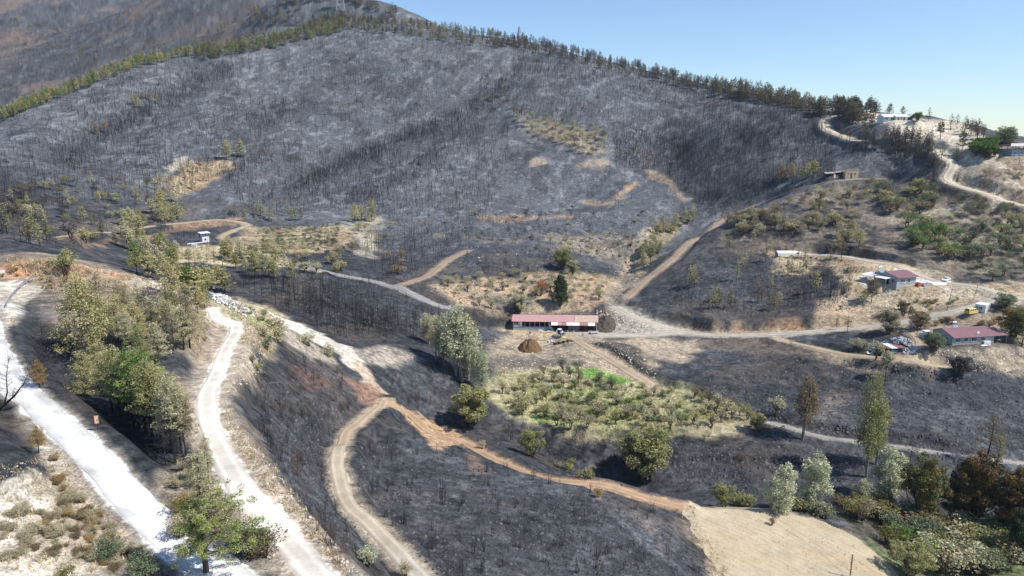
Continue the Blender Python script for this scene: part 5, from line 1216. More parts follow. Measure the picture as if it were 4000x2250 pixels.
m = MB(); m.box(-1.6, -1.0, -.7, .7, .45, .95); m.bar((-1.5, .3, .9), (-2.0, .35, 2.7), .13); m.bar((-2.0, .35, 2.7), (-2.7, .4, 1.2), .10); m.build("digging_arm", GP, tr)
m = MB(); m.prism([(-2.95, .6), (-2.45, .7), (-2.5, 1.25), (-2.8, 1.2)], .1, .7); m.build("digging_bucket", STEEL, tr)
for s in (-1, 1): MB().bar((-1.3, s*.7, .6), (-1.6, s*1.25, .05), .07).build("stabiliser", STEEL, tr)
BLOCK.append((p[0], p[1], 4))
# person
def person(loc, rz_, label, shirt, trousers, skin=(.45, .28, .2), hair=(.03, .02, .02)):
    J = dict(pel=(0, 0, .93), che=(0, 0, 1.28), nk=(0, 0, 1.47), hd=(0, -.02, 1.60), tp=(0, 0, 1.72), ls=(-.18, 0, 1.40), rs=(.18, 0, 1.40), le=(-.27, .03, 1.13), re=(.27, .03, 1.13), lw=(-.27, -.06, .90), rw=(.28, -.05, .90),
             lh=(-.27, -.09, .82), rh=(.28, -.08, .82), lk=(-.10, -.02, .50), rk=(.12, -.03, .50), lhp=(-.09, 0, .90), rhp=(.09, 0, .90), la=(-.12, .03, .09), ra=(.15, .02, .09), lt=(-.13, -.14, .04), rt=(.18, -.15, .04))
    rad = dict(pel=.15, che=.165, nk=.058, hd=.10, tp=.075, ls=.075, rs=.075, le=.045, re=.045, lw=.032, rw=.032, lh=.036, rh=.036, lk=.062, rk=.062, lhp=.10, rhp=.10, la=.045, ra=.045, lt=.04, rt=.04)
    E = [('pel', 'che'), ('che', 'nk'), ('nk', 'hd'), ('hd', 'tp'), ('che', 'ls'), ('ls', 'le'), ('le', 'lw'), ('lw', 'lh'), ('che', 'rs'), ('rs', 're'), ('re', 'rw'), ('rw', 'rh'), ('pel', 'lhp'), ('lhp', 'lk'), ('lk', 'la'), ('la', 'lt'), ('pel', 'rhp'), ('rhp', 'rk'), ('rk', 'ra'), ('ra', 'rt')]
    names = list(J); vs = [J[k] for k in names]; es = [(names.index(a), names.index(b)) for a, b in E]
    rd = [rad[k] for k in names]
    for hs, w_, h_ in ((-1, 'lw', 'lh'), (1, 'rw', 'rh')):       # fingers
        for f in range(5):
            b = names.index(h_); hx, hy, hz = J[h_]; dx = (f-2)*.017
            tip = (hx, hy+dx, hz-.085+abs(f-2)*.008) if f else (hx-hs*.04, hy-.035, hz-.04)
            vs.append(tip); es.append((b, len(vs)-1)); rd.append(.009)
    me = bpy.data.meshes.new("body"); me.from_pydata(vs, es, []); o = bpy.data.objects.new("body", me)
    root = empty("person", loc, rz_, label, "person"); link(o, root)
    sk = o.modifiers.new("skin", 'SKIN'); layer = me.skin_vertices[0].data
    for i, r_ in enumerate(rd): layer[i].radius = (r_, r_*.85)
    layer[0].use_root = True; o.modifiers.new("sub", 'SUBSURF').levels = 1
    mm, b = base_mat("person_surface", .8); nt, N, Lk = nodes(mm); tc = N.new("ShaderNodeTexCoord"); sx = N.new("ShaderNodeSeparateXYZ"); Lk.new(tc.outputs['Object'], sx.inputs[0])
    cr = N.new("ShaderNodeValToRGB"); mr = N.new("ShaderNodeMath"); mr.operation = 'DIVIDE'; mr.inputs[1].default_value = 1.8; Lk.new(sx.outputs['Z'], mr.inputs[0]); Lk.new(mr.outputs[0], cr.inputs[0])
    el = cr.color_ramp.elements; cr.color_ramp.interpolation = 'CONSTANT'; el[0].position = 0; el[0].color = (.03, .025, .02, 1); el[1].position = .06; el[1].color = (*trousers, 1)
    for ps_, c in ((.53, shirt), (.815, skin)): e = el.new(ps_); e.color = (*c, 1)
    Lk.new(cr.outputs[0], b.inputs['Base Color']); me.materials.append(mm)
    bm = bmesh.new(); bmesh.ops.create_icosphere(bm, subdivisions=2, radius=.108); hm = bpy.data.meshes.new("hair"); 
    for v in bm.verts: v.co = Vector((v.co.x*.95, v.co.y*1.08+.012, v.co.z*.85+1.665))
    bmesh.ops.delete(bm, geom=[v for v in bm.verts if v.co.y < -.05 and v.co.z < 1.68], context='VERTS'); bm.to_mesh(hm); bm.free(); hm.materials.append(mat("dark_hair", hair, .8))
    link(bpy.data.objects.new("hair", hm), root)
    return root
p = at(1466.6, 846); person((p[0], p[1], p[2]+.02), R(25), "person in a pale shirt and dark trousers standing on the road by the barn", (.35, .42, .55), (.03, .03, .045))
# trailer by the barn
p = at(1494, 841); o = empty("trailer", (p[0], p[1], p[2]), R(12), "burnt grey flatbed trailer at the right end of the long barn", "trailer")
m = MB(); m.box(-1.5, 1.5, -.8, .8, .6, .75); m.box(-1.5, -1.4, -.8, .8, .753, 1.1); m.box(-1.4, 1.5, .7, .8, .753, 1.0); m.bar((1.5, 0, .66), (2.6, 0, .35), .06); m.build("bed", BLOCKM, o)
for s in (-1, 1): wheel(o, -.2, s*.75, .34, .34, .2, s)
# junk by the barn
p = at(1360, 836); o = empty("scrap_pile", p, 0, "heap of white scrap and pipes before the barn's low wall", "scrap")
m = MB(); random.seed(8); m.bar((-.9, 0, .1), (-.5, .1, .8), .25, 10); m.bar((-.5, .1, .75), (.2, .1, .7), .25, 10); m.bar((.2, .1, .8), (.5, 0, .1), .2, 10)
for i in range(9): a = random.uniform(0, 3); m.bar((1+random.uniform(0, 3), random.uniform(-.4, .4), .1+i*.05), (2+random.uniform(0, 3), random.uniform(-.4, .4), .2+i*.06), .09, 6)
m.build("pipes", WALLW, o)
p = at(1333.5, 840); o = empty("plastic_drum", p, 0, "small blue plastic drum before the barn's low wall", "drum"); MB().bar((0, 0, 0), (0, 0, .9), .3, 14).build("drum_body", BLUEP, o, .03); MB().bar((0, 0, .903), (0, 0, .95), .31, 14).build("lid", BLUEP, o)
# fence before the barn
fp = [at(u, v) for u, v in ((1290, 852), (1325, 855), (1351, 857), (1379, 857), (1410, 856))]
o = empty("wire_fence", fp[0], 0, "thin wire mesh fence on posts above the brown dirt heap", "fence"); f0 = Vector(fp[0])
for q in fp: q = Vector(q)-f0; MB().bar(tuple(q+Vector((0, 0, -.3))), tuple(q+Vector((0, 0, 2.2))), .06, 5).build("post", WOOD, o)
m = MB()
for a, b in zip(fp, fp[1:]):
    a, b = Vector(a)-f0, Vector(b)-f0
    for z in (.4, .9, 1.4, 1.9): m.bar(tuple(a+Vector((0, 0, z))), tuple(b+Vector((0, 0, z))), .018, 3)
    for i in range(1, 6): c = a.lerp(b, i/6); m.bar(tuple(c), tuple(c+Vector((0, 0, 1.9))), .015, 3)
m.build("mesh_wire", STEEL, o)
def heap(name, u, v, rx, ry, h, mm, label, cat, seed=1, rough=.25, yoff=0, ymin=0):
    """mound that follows the ground"""
    p = at(u, v, ymin); n = 34; V = []; rs = np.random.default_rng(seed)
    cx, cy = p[0], p[1]+yoff
    for j in range(n+1):
        for i in range(n+1):
            x = (i/n*2-1); y = (j/n*2-1); r_ = math.hypot(x, y)
            X, Y = cx+x*rx, cy+y*ry
            k = max(0, 1-r_); hh = h*(.5*k+.5*(1-min(1, r_)**2))*(1+.25*float(fbm(np.array([X]), np.array([Y]), 2.2, 2, seed)[0]))+rough*k**.3*float(fbm(np.array([X]), np.array([Y]), .9, 3, seed+5)[0]) if r_ < 1 else -.3
            V.append((X-cx, Y-cy, float(zgrid(X, Y))+hh+(.0 if r_ < 1 else -.2)+CZ-p[2]))
    F = [(j*(n+1)+i, j*(n+1)+i+1, (j+1)*(n+1)+i+1, (j+1)*(n+1)+i) for j in range(n) for i in range(n)]
    me = bpy.data.meshes.new(name); me.from_pydata(V, [], F); me.materials.append(mm); o = bpy.data.objects.new(name, me); link(o); o.location = (cx, cy, p[2]); BLOCK.append((cx, cy, max(rx, ry)+1))
    return tag(o, label, cat)
heap("dirt_heap", 1333, 880, 4.3, 4.8, 4.3, mat("orange_brown_earth", (.19, .115, .058), .95, .1, .45, 2.5, 0, .3), "conical heap of orange brown earth below the wire fence", "dirt heap", 4, .95)
heap("sand_heap", 1983, 641, 2.3, 1.6, 1.3, mat("pale_sand", (.62, .55, .42), .95, .1, .1, 2, 0, .1), "small pale sand heap before the white foundation slab", "sand heap", 5, .15)
heap("rubble_bank", 1520, 820, 4.5, 7, 3.2, mat("dark_gravel_earth", (.12, .095, .075), .95, .1, .5, 1.5, 0, .4), "dark earth bank between the barn's right end and the gravel road", "earth bank", 6, .7)
def chunks(name, u, v, rx, ry, n, mats_, label, cat, seed=2, s=(.15, .6), ymin=0, h=.5, heapk=0):
    """pile of broken pieces"""
    rs = random.Random(seed); p = at(u, v, ymin); m = MB(); cols = len(mats_)
    for i in range(n):
        a = rs.uniform(0, 6.28); r_ = math.sqrt(rs.random()); x, y = math.cos(a)*r_*rx, math.sin(a)*r_*ry; z = float(zgrid(p[0]+x, p[1]+y))+CZ-p[2]+rs.uniform(0, h)*(1-r_*.8)+heapk*(1-r_)
        sx, sy, sz = rs.uniform(*s), rs.uniform(*s), rs.uniform(s[0]*.4, s[1]*.5); M3 = Matrix.Rotation(rs.uniform(0, 3), 3, 'Z')@Matrix.Rotation(rs.uniform(-.5, .5), 3, 'X')
        m.hexa([tuple(M3@Vector((q[0]*sx*rs.uniform(.7, 1), q[1]*sy*rs.uniform(.7, 1), q[2]*sz))+Vector((x, y, z))) for q in ((-.5,-.5,0),(.5,-.5,0),(.5,.5,0),(-.5,.5,0),(-.5,-.5,1),(.5,-.5,1),(.5,.5,1),(-.5,.5,1))], rs.randrange(cols))
    o = m.build(name, mats_); o.location = p; BLOCK.append((p[0], p[1], max(rx, ry)*.7)); return tag(o, label, cat)
chunks("rubble_heap", 562, 757, 2.6, 3.0, 150, [CONCW, WALLW, CONC], "white rubble heap nearest the pine wood on the spur", "rubble", 11, (.2, .7), h=.9, heapk=.8)
chunks("rubble_heap", 590, 773, 4.2, 4.4, 260, [CONCW, CONC, WALLW, CONC, CONCW, PINKR], "broad white and pinkish rubble heap at the head of the dirt road", "rubble", 12, (.15, .6), h=.8, heapk=.7)
chunks("crumpled_tarp", 533, 748, .9, .8, 24, [BLUEP], "crumpled blue tarp behind the white rubble heaps", "tarp", 13, (.3, .8), h=.5)
chunks("collapsed_building", 2245, 868, 6.2, 3.2, 260, [BLOCKM, CONC, SOOT, STEEL], "collapsed burnt building of grey sheets and rubble behind the small shed", "ruin", 14, (.3, 1.3), h=1.0, heapk=.5)
chunks("scrap_sheets", 2292, 879, 2.4, 1.2, 26, [WALLW, CONC, BLOCKM], "bent white metal sheets right of the small shed", "scrap", 15, (.5, 1.6), h=.3)
chunks("scrap_sheets", 2283, 889, 2.0, .9, 20, [WALLW, BLOCKM], "smaller white scrap sheets nearest the camera by the small shed", "scrap", 16, (.4, 1.3), h=.3)
chunks("ash_heap", 2200, 886, 2.2, 1.5, 60, [CONCW, CONC], "pale ash and rubble left of the small shed", "rubble", 17, (.2, .7), h=.3)
chunks("stone_pile", 2178, 700, 2.4, 1.2, 40, [CONCW, CONC], "pale boards and stones left of the white canopy", "stones", 18, (.4, 1.2), h=.4)
chunks("timber_pile", 1443, 835, 2.6, .7, 26, [WOOD, BLOCKM], "low pile of broken timber right of the tractor", "timber pile", 19, (.3, 1.4), h=.5)
chunks("stone_pile", 1383, 859, 1.6, .8, 14, [CONCW, BLOCKM], "pale boulders at the right end of the wire fence", "stones", 20, (.4, 1.1), h=.3)
chunks("charred_debris", 1418, 861, 3.5, .6, 26, [SOOT, WOOD], "line of charred debris below the tractor", "debris", 21, (.3, 1.3), h=.4)
p = at(1415+3, 806+58); 
# poles
def pole(b, t, label, cross=True, r=.11, mm=WOOD, name="utility_pole", cat="utility pole"):
    p = Vector(at(*b)); h = (b[1]-t[1])/ppm(p); dx = (t[0]-b[0])/ppm(p)
    o = empty(name, p, 0, label, cat); MB().bar((0, 0, -.6), (dx, 0, h), r, 8, r*.7).build("pole", mm, o)
    if cross: MB().box(dx-.6, dx+.6, -.06, .06, h-.45, h-.33).build("crossarm", mm, o)
    BLOCK.append((p[0], p[1], 1.5))
pole((2381, 781), (2388.3, 725.7), "tall leaning wooden pole on the bank left of the yellow van"); pole((2453, 740), (2457, 715), "short wooden pole between the two gravel roads")
pole((2245, 830), (2247, 812), "short post beside the gravel road above the burnt shed", False, .08, name="post", cat="post")
pole((2504, 885), (2506, 862), "thin post on the slope before the farmhouse", False, .06, STEEL, "post", "post"); pole((2433, 888), (2433, 868), "thin steel post before the farmhouse wall", False, .05, STEEL, "post", "post")
pole((2563, 400+15), (2562, 396), "wooden post on the tan slope below the house at the right edge", False, .12, name="post", cat="post"); pole((2505, 490), (2507, 462), "wooden post beside the pale gravel road at the right", False, .12, name="post", cat="post")
def pylon(loc, H, w0, rz_, label):
    o = empty("pylon", loc, rz_, label, "pylon"); m = MB(); r = .22
    def corner(k, z):
        f = z/H; w_ = w0*(1-f*.86) if f < .62 else w0*(.467-(f-.62)*.6); w_ = max(w_, .9); a = k*math.pi/2+math.pi/4; return (math.cos(a)*w_*.7, math.sin(a)*w_*.7, z)
    lv = [0, .22, .4, .54, .66, .76, .86, .95]
    for k in range(4):
        for a, b in zip(lv, lv[1:]):
            m.bar(corner(k, a*H), corner(k, b*H), r, 4); m.bar(corner(k, a*H), corner((k+1) % 4, b*H), r*.6, 3); m.bar(corner((k+1) % 4, a*H), corner(k, b*H), r*.6, 3); m.bar(corner(k, b*H), corner((k+1) % 4, b*H), r*.6, 3)
    m.build("lattice_mast", STEEL, o)
    m = MB()
    for f, l in ((.70, .2), (.82, .17), (.93, .14)):
        for s in (-1, 1): m.bar((0, 0, f*H+.8), (s*l*H, 0, f*H), r*.8, 4); m.bar((0, 0, f*H-.6), (s*l*H, 0, f*H), r*.8, 4)
    m.build("crossarms", STEEL, o)
p = at(857, 27); pylon((p[0], p[1], p[2]-.5), 36, 9.0, .3, "near steel lattice pylon on the hump, its top cut by the picture edge")
s_, _ = ray(1306, 84); y_ = 735; pylon((s_*y_, y_, CZ+float(zgrid(s_*y_, y_))-.5), 18, 4.5, .9, "distant small lattice pylon rising behind the wooded skyline")
# signs and rail at the left
def sign(b, top, wpx, hpx, mm, label, cat="sign", stripe=None):
    p = Vector(at(*b)); k = 1/ppm(p); h = (b[1]-top)*k; w_ = wpx*k; hh = hpx*k
    o = empty("road_sign", p, R(22), label, cat); MB().bar((0, 0, -.3), (0, 0, h-hh*.05), .035, 8).build("post", SOOT if stripe else STEEL, o)
    MB().box(-w_/2, w_/2, -.045, -.02, h-hh, h).build("panel", mm, o)
    if stripe:
        m = MB(); t = .09*w_; m.box(-w_/2, -w_/2+t*1.6, -.052, -.047, h-hh, h); m.box(w_/2-t, w_/2, -.052, -.047, h-hh, h-hh*.2); m.box(-w_/2+t*1.6, w_/2-t, -.052, -.047, h-hh, h-hh+t*1.5); m.box(-w_/2+t*1.6, w_/2-t, -.052, -.047, h-t*1.5, h); m.build("red_border", stripe, o)
        m = MB(); m.add([(-.12*w_, -.053, h-hh*.62), (.3*w_, -.053, h-hh*.42), (.3*w_, -.053, h-hh*.58), (.05*w_, -.053, h-hh*.66)], [(0, 1, 2, 3)]); o2 = m.build("rust_mark", RUST, o); o2.modifiers.new("t", 'SOLIDIFY').thickness = .004
sign((8.5, 697), 679.6, 10, 9.4, WALLW, "blank white square sign at the left edge above the concrete road")
PALEY = mat("faded_cream_panel", (.66, .52, .33), .6, .3, .15, 3); RB = mat("faded_red_border", (.48, .13, .08), .6, .3, .2, 3)
sign((246, 1083), 1044, 9.5, 21, PALEY, "scorched cream road marker with a red border on a black post", "road marker", RB)
sign((36, 826), 801, 6.5, 15, PALEY, "small scorched road marker near the left edge, higher up the concrete road", "road marker", RB)
gp = [Vector(at(u, v)) for u, v in ((16, 775), (26, 757), (38, 741), (52, 727), (66, 716), (88, 704))]
o = empty("guardrail", gp[0], 0, "bent grey steel guardrail along the bend of the concrete road", "guardrail")
m = MB()
for a, b in zip(gp, gp[1:]):
    a, b = a-gp[0], b-gp[0]
    for z0, z1 in ((.55, .68), (.74, .87)): m.hexa([(a.x-.03, a.y, a.z+z0), (b.x-.03, b.y, b.z+z0), (b.x+.05, b.y, b.z+z0), (a.x+.05, a.y, a.z+z0), (a.x-.03, a.y, a.z+z1), (b.x-.03, b.y, b.z+z1), (b.x+.05, b.y, b.z+z1), (a.x+.05, a.y, a.z+z1)])
    m.hexa([(a.x, a.y, a.z+.68), (b.x, b.y, b.z+.68), (b.x+.02, b.y, b.z+.68), (a.x+.02, a.y, a.z+.68), (a.x, a.y, a.z+.74), (b.x, b.y, b.z+.74), (b.x+.02, b.y, b.z+.74), (a.x+.02, a.y, a.z+.74)])
m.build("rail", STEEL, o)
for q in gp: q = q-gp[0]; MB().box(q.x+.06, q.x+.16, q.y-.05, q.y+.05, q.z-.4, q.z+.85).build("post", STEEL, o)
# ================================================================== where the plants stand
random.seed(21)
def T(P, u, v, h, key, label, cat='tree', i=None, wide=1.0, group=None, ymin=0, rz=None):
    return plant_px(P, u, v, h, key, label, cat, group, i, wide, ymin, rz)
# ---- the near pine by the concrete road: its own large model
rng = np.random.default_rng(5)
def big_pine():
    H, parts, cen, rad, keys = 11.3, [], [], [], []
    P = np.array([[.00,0,-.4],[.0,0,1.5],[.05,0,3.2],[.12,.02,5.0],[.16,0,7.0],[.2,0,9.2],[.3,0,11.0]])
    parts.append(tube(P, [.26,.21,.18,.14,.10,.06,.03], 8)); ts = P[:, 2]
    def ax(z): return np.array([np.interp(z, ts, P[:, 0]), 0, z])
    for i in range(74):
        z = 1.7+9.0*(i/74)**.95; k = (z-1.7)/9.3; a = i*2.399+rng.uniform(-.3, .3)
        e = (3.6*(1-k)**.7+.35)*rng.uniform(.5, 1.12)
        if k > .5: e *= .62
        if math.cos(a) < 0: e *= 1-.42*abs(math.cos(a))
        if math.cos(a) > 0 and .15 < k < .62: e *= 1.3
        p0 = ax(z); p1 = p0+[math.cos(a)*e, math.sin(a)*e*.9, e*rng.uniform(-.05, .38)]
        parts.append(limb(p0, p1, .05*(1.25-k), .012, rng, 4, .06, 4))
        thin = k > .55
        for f in np.linspace(.30 if not thin else .5, 1.08, 7 if not thin else 4):
            c = p0+(p1-p0)*f+rng.normal(size=3)*.22; cen.append(c); rad.append(rng.uniform(.26, .46)*(.8 if thin else 1)); keys.append('thin' if thin else ('green' if rng.uniform() < .75 else 'thin'))
            q = p0+(p1-p0)*(f*.9); parts.append(limb(q, c, .012, .006, rng, 1, 0, 3))
    return join(parts), cen, rad, keys
tk, cen, rad, keys = big_pine()
p = at(519, 1440); k = 332/ppm(p)/11.3
root = empty("pine_tree", (p[0], p[1], p[2]-.1), 0, "tall near pine with a bare browned top and green lower boughs beside the concrete road", "tree")
o = bpy.data.objects.new("trunk", mesh_np("near_pine_trunk", tk[0], [tk[1]], mat("grey_pine_bark", (.10, .08, .065), .9, .1, .35, 3))); link(o, root); o.scale = (k,)*3
for kk, lk, nm, lab in (('green', 'freshgreen', 'crown', None), ('thin', 'paleolive', 'crown', "thin, browned part of the crown")):
    c_ = [c for c, q in zip(cen, keys) if q == kk]; r_ = [r for r, q in zip(rad, keys) if q == kk]
    V, F, Cc = leaf_cloud(c_, r_, 100 if kk == 'green' else 40, .14, rng, squash=.7)
    if kk == 'green': LEAF['pinefresh'] = leaf_mat("pine_green_needles", (.12, .175, .045), (.38, .40, .14)); lk = 'pinefresh'
    o = bpy.data.objects.new(nm, mesh_np("near_pine_crown", V, [F], LEAF[lk], Cc)); link(o, root); o.scale = (k,)*3
    if lab: o['label'] = lab
# finer prototypes for plants near the camera
NPINE = Plant("pine_tree", [pine_proto(700+i, 9, 2.5, .14+.08*i, 1.5, 9, .20, per=62) for i in range(3)], BARK, 'olivegreen', 9)
NPINEB = Plant("pine_tree", [pine_proto(710+i, 11, 2.1, .30+.06*i, 1.4, 10, .20, per=52, style=['pine', 'round', 'pine'][i]) for i in range(3)], BARK, 'olivegreen', 11)
NPINEC = Plant("pine_tree", [pine_proto(760, 9, 2.3, .2, 2.2, 9, .34, per=60)], BARK, 'darkgreen', 9)
NBUSH = Plant("shrub", [round_proto(730+i, 2.0, 1.3, .05, 26, .13, 90, 5, .36) for i in range(3)], TWIGB, 'drybrush', 2.0, 'stems', 'foliage')
T(NPINE, 215, 905, 215, 'yellowgreen', "largest pale pine of the left clump, standing at its far end", i=0, wide=1.15)
T(NPINE, 250, 880, 150, 'olivegreen', "pine pressed against the right side of the largest pale pine", i=1, wide=1.2)
T(NPINE, 262, 985, 130, 'yellowgreen', "pale yellowish pine just below the largest pale pine of the left clump", i=2, wide=1.2)
T(NPINE, 218, 1000, 120, 'yellowgreen', "lower left pine of the left clump with a leaning trunk", i=0, wide=1.3)
T(NPINEB, 320, 890, 110, 'paleolive', "grey green pine right of the left clump, below the rocky bare patch", i=1, wide=1.2)
NP = [(285,1040,170,'yellowgreen'),(305,1052,185,'olivegreen'),(322,1060,170,'yellowgreen'),(338,1072,200,'freshgreen'),(352,1080,190,'yellowgreen'),(368,1092,215,'freshgreen'),(384,1104,200,'yellowgreen'),(390,1130,235,'olivegreen'),(405,1112,205,'yellowgreen'),(418,1122,190,'paleolive'),(430,1135,200,'yellowgreen'),(443,1165,235,'paleolive'),(458,1142,190,'paleolive'),(470,1150,170,'brown'),(330,1040,160,'olivegreen'),(360,1060,165,'yellowgreen'),(300,1020,150,'paleolive')]
for (u, v, h, kx) in NP: T(NPINEB, u, v, h, kx, "pine with a bare black trunk in the dense row above the concrete road", wide=random.uniform(.9, 1.15), group="pines in the row above the concrete road")
T(NPINE, 478, 1180, 70, 'charred', "small black scorched pine at the near end of the pine row", i=0)
T(NPINEB, 525, 1235, 150, 'paleolive', "slender dusty pine right behind the tall near pine", i=2, wide=.7)
T(NPINE, 98, 1140, 72, 'ochre', "small yellow scorched pine on the left verge of the concrete road", i=2, wide=1.3)
T(NPINE, 100, 975, 70, 'ochre', "ochre scorched pine beside the bare leaning tree at the left edge", i=1, wide=1.2)
T(NBUSH, 268, 1412, 66, 'sage', "round green shrub on the pale bank at the bottom left", 'shrub', 0, 1.15)
T(NBUSH, 362, 1465, 70, 'sage', "dusty green shrub cut by the bottom edge, left of the near pine", 'shrub', 1, 1.1)
T(NBUSH, 160, 1475, 50, 'mixed', "shrub cut by the bottom edge in the lower left corner", 'shrub', 2, 1.1)
T(NBUSH, 632, 1390, 78, 'freshgreen', "green shrub between the near pine and the dirt road", 'shrub', 1, 1.3)
T(NBUSH, 665, 1400, 80, 'brown', "brown shrub between the near pine and the dirt road", 'shrub', 2, 1.1)
T(NBUSH, 470, 1290, 55, 'mixed', "yellow and green shrub left of the near pine trunk", 'shrub', 0, 1.4)
T(NBUSH, 455, 1350, 60, 'drybrush', "dry grey shrub at the edge of the concrete road, left of the near pine", 'shrub', 1, 1.2)
for (u, v, h, kx) in [(345,870,110,'yellowgreen'),(385,845,100,'paleolive'),(425,860,105,'yellowgreen'),(462,880,110,'paleolive'),(300,860,120,'yellowgreen'),(350,925,110,'olivegreen'),(400,905,95,'paleolive'),(485,850,80,'yellowgreen'),(440,800,80,'olivegreen')]: T(NPINE, u, v, h, kx, "half scorched olive yellow pine between the pine row and the crest wood", wide=1.25, group="olive yellow pines on top of the spur")
# bare leaning tree at the left edge
p = at(2, 1034); rg = np.random.default_rng(801)
def bare_lean():
    A = [np.array(q) for q in ((-1.3, 0, -.6), (.1, 0, .35), (1.7, 0, 1.7), (2.7, .1, 2.9), (3.3, .1, 3.9))]; B = [np.array(q) for q in ((.4, 0, .55), (.9, .1, 2.0), (1.15, 0, 3.8), (1.6, .1, 5.6))]
    ps_ = [tube(A, [.16, .14, .10, .05, .02], 6), tube(B, [.09, .07, .045, .015], 5)]
    for Q, n_ in ((A, 26), (B, 26)):
        Q = np.array(Q); ts = np.linspace(0, 1, len(Q))
        for i in range(n_):
            t = rg.uniform(.4, 1); q = np.array([np.interp(t, ts, Q[:, j]) for j in range(3)]); a = rg.uniform(0, 6.28); e = rg.uniform(.5, 1.5)*(1.25-t*.6)
            d = np.array([math.cos(a)*e*.8, math.sin(a)*e*.8, e*rg.uniform(.2, .9)]); ps_.append(limb(q, q+d, .022, .007, rg, 3, .08, 3))
            for k_ in range(4): f = rg.uniform(.4, 1); ps_.append(limb(q+d*f, q+d*f+rg.normal(size=3)*.28+[0, 0, .15], .009, .004, rg, 1, 0, 3))
    return join(ps_)
q_ = bare_lean(); bt = tag(link(bpy.data.objects.new("bare_tree", mesh_np("bare_tree", q_[0], [q_[1]], BARK))), "leaning bare black tree at the left edge beside the concrete road", "tree"); bt.location = p; bt.scale = (1.05,)*3
scatter([(290,1010),(470,1120),(480,1190),(420,1180),(300,1080)], 20, lambda p: single(BURNL_M, "burnt_tree", p, random.uniform(.4, .9), "bare black sapling among the trunks of the pine row", "burnt tree", "bare saplings in the pine row"))
for (u, v, h, kx) in [(300,985,110,'yellowgreen'),(340,1000,130,'yellowgreen'),(380,1030,140,'olivegreen'),(415,1060,150,'yellowgreen'),(450,1085,150,'paleolive')]: T(NPINEB, u, v, h, kx, "pine with a bare black trunk in the dense row above the concrete road", wide=1.1, group="pines in the row above the concrete road")
# ---- crest wood behind the left spur
cw = [(345,690,55,'olivegreen'),(372,700,60,'yellowgreen'),(395,690,62,'paleolive'),(418,712,66,'yellowgreen'),(440,720,60,'olivegreen'),(432,745,72,'yellowgreen'),(455,735,64,'yellowgreen'),(476,742,70,'freshgreen'),(492,752,74,'yellowgreen'),(508,748,72,'olivegreen'),(525,744,66,'yellowgreen'),(548,738,64,'yellowgreen'),(566,736,58,'olivegreen'),(498,790,60,'yellowgreen'),(515,775,52,'olivegreen'),(470,770,50,'yellowgreen')]
for (u, v, h, kx) in cw: T(PINE, u, v, h*1.15, kx, "olive green pine in the wood along the crest of the near spur", wide=1.35, group="pines along the crest of the near spur")
scatter([(330,640),(400,610),(430,650),(560,690),(540,700),(420,690),(340,680)], 14, lambda p: PINE.place(p, random.uniform(6, 9), random.choice(['olivegreen', 'paleolive', 'freshgreen']), "green pine on the slope just beyond the near spur", "tree", "pines beyond the near spur", wide=1.2), 165)
def sapling(poly, n, meshes, h, label, grp, cat="burnt shrub", nm="burnt_shrub", ymin=0, wide=1.0, H0=2.6, gap=0, tilt=.04):
    return scatter(poly, n, lambda p: single(meshes, nm, (p[0], p[1], p[2]-.05), random.uniform(*h)/H0, label, cat, grp, wide, tilt=tilt), ymin, gap)
# burnt pines on the spur
SCN = Plant("scorched_pine_tree", [pine_proto(740+i, 9, 2.0, .35, 1.0, 8, .22, per=22) for i in range(3)], BARK, 'brown', 9)
scatter([(120,760),(200,770),(330,790),(380,760),(500,790),(520,850),(500,900),(420,900),(350,860),(250,840)], 34, lambda p: SCN.place(p, random.uniform(5, 8.5), random.choice(['drybrush', 'paleolive', 'charred', 'brown']), "thin scorched pine on the brown top of the near spur", "tree", "scorched pines on the near spur"))
scatter([(100,1000),(130,850),(300,880),(280,960),(200,1000)], 9, lambda p: single(BURNL_M, "burnt_tree", p, random.uniform(.5, .9), "bare black tree under the left pine clump", "burnt tree", "bare black trees under the left pine clump"))
sapling([(110,800),(300,850),(460,1020),(470,1180),(380,1130),(200,980)], 26, STEM_M, (1.0, 2.4), "tuft of charred stems on the ashy ground under the near pines", "charred stems under the near pines")
DRY_L = "low dry brown brush on the pale bank at the lower left"
scatter([(130,1130),(200,1240),(330,1370),(420,1430),(300,1440),(180,1400),(60,1400),(100,1290),(150,1240),(120,1180)], 110, lambda p: NBUSH.place(p, random.uniform(.25, .95), random.choice(['drybrush', 'drybrush', 'drybrush', 'ochre', 'brown']), DRY_L, "brush", "dry brush on the lower left bank", wide=1.3, name="brush"))
scatter([(-10,1290),(60,1280),(110,1300),(60,1400),(-10,1440)], 12, lambda p: NBUSH.place(p, random.uniform(.4, .9), 'drybrush', "dry brush on the cream cut face at the left edge", "brush", "dry brush on the cream cut face", wide=1.5, name="brush"))
scatter([(430,1230),(470,1180),(560,1290),(620,1360),(560,1340)], 16, lambda p: NBUSH.place(p, random.uniform(.5, 1.2), random.choice(['drybrush', 'paleolive']), "dry shrub between the two pale roads", "brush", "dry shrubs between the pale roads", wide=1.3, name="brush"))
scatter([(0,650),(120,700),(330,720),(500,780),(520,860),(400,830),(150,745),(0,720)], 46, lambda p: BUSH.place(p, random.uniform(.5, 1.4), random.choice(['drybrush', 'ochre', 'brown']), "dry brush on the brown top of the near spur", "brush", "dry brush on top of the near spur", wide=1.3, name="brush"))
T(BUSH, 165, 690, 56, 'olivegreen', "olive green round tree above the red cut at the left", 'tree', 0, 1.0)
T(PINE, 170, 672, 50, 'yellowgreen', "yellow green pine above the red cut at the left", wide=1.2)
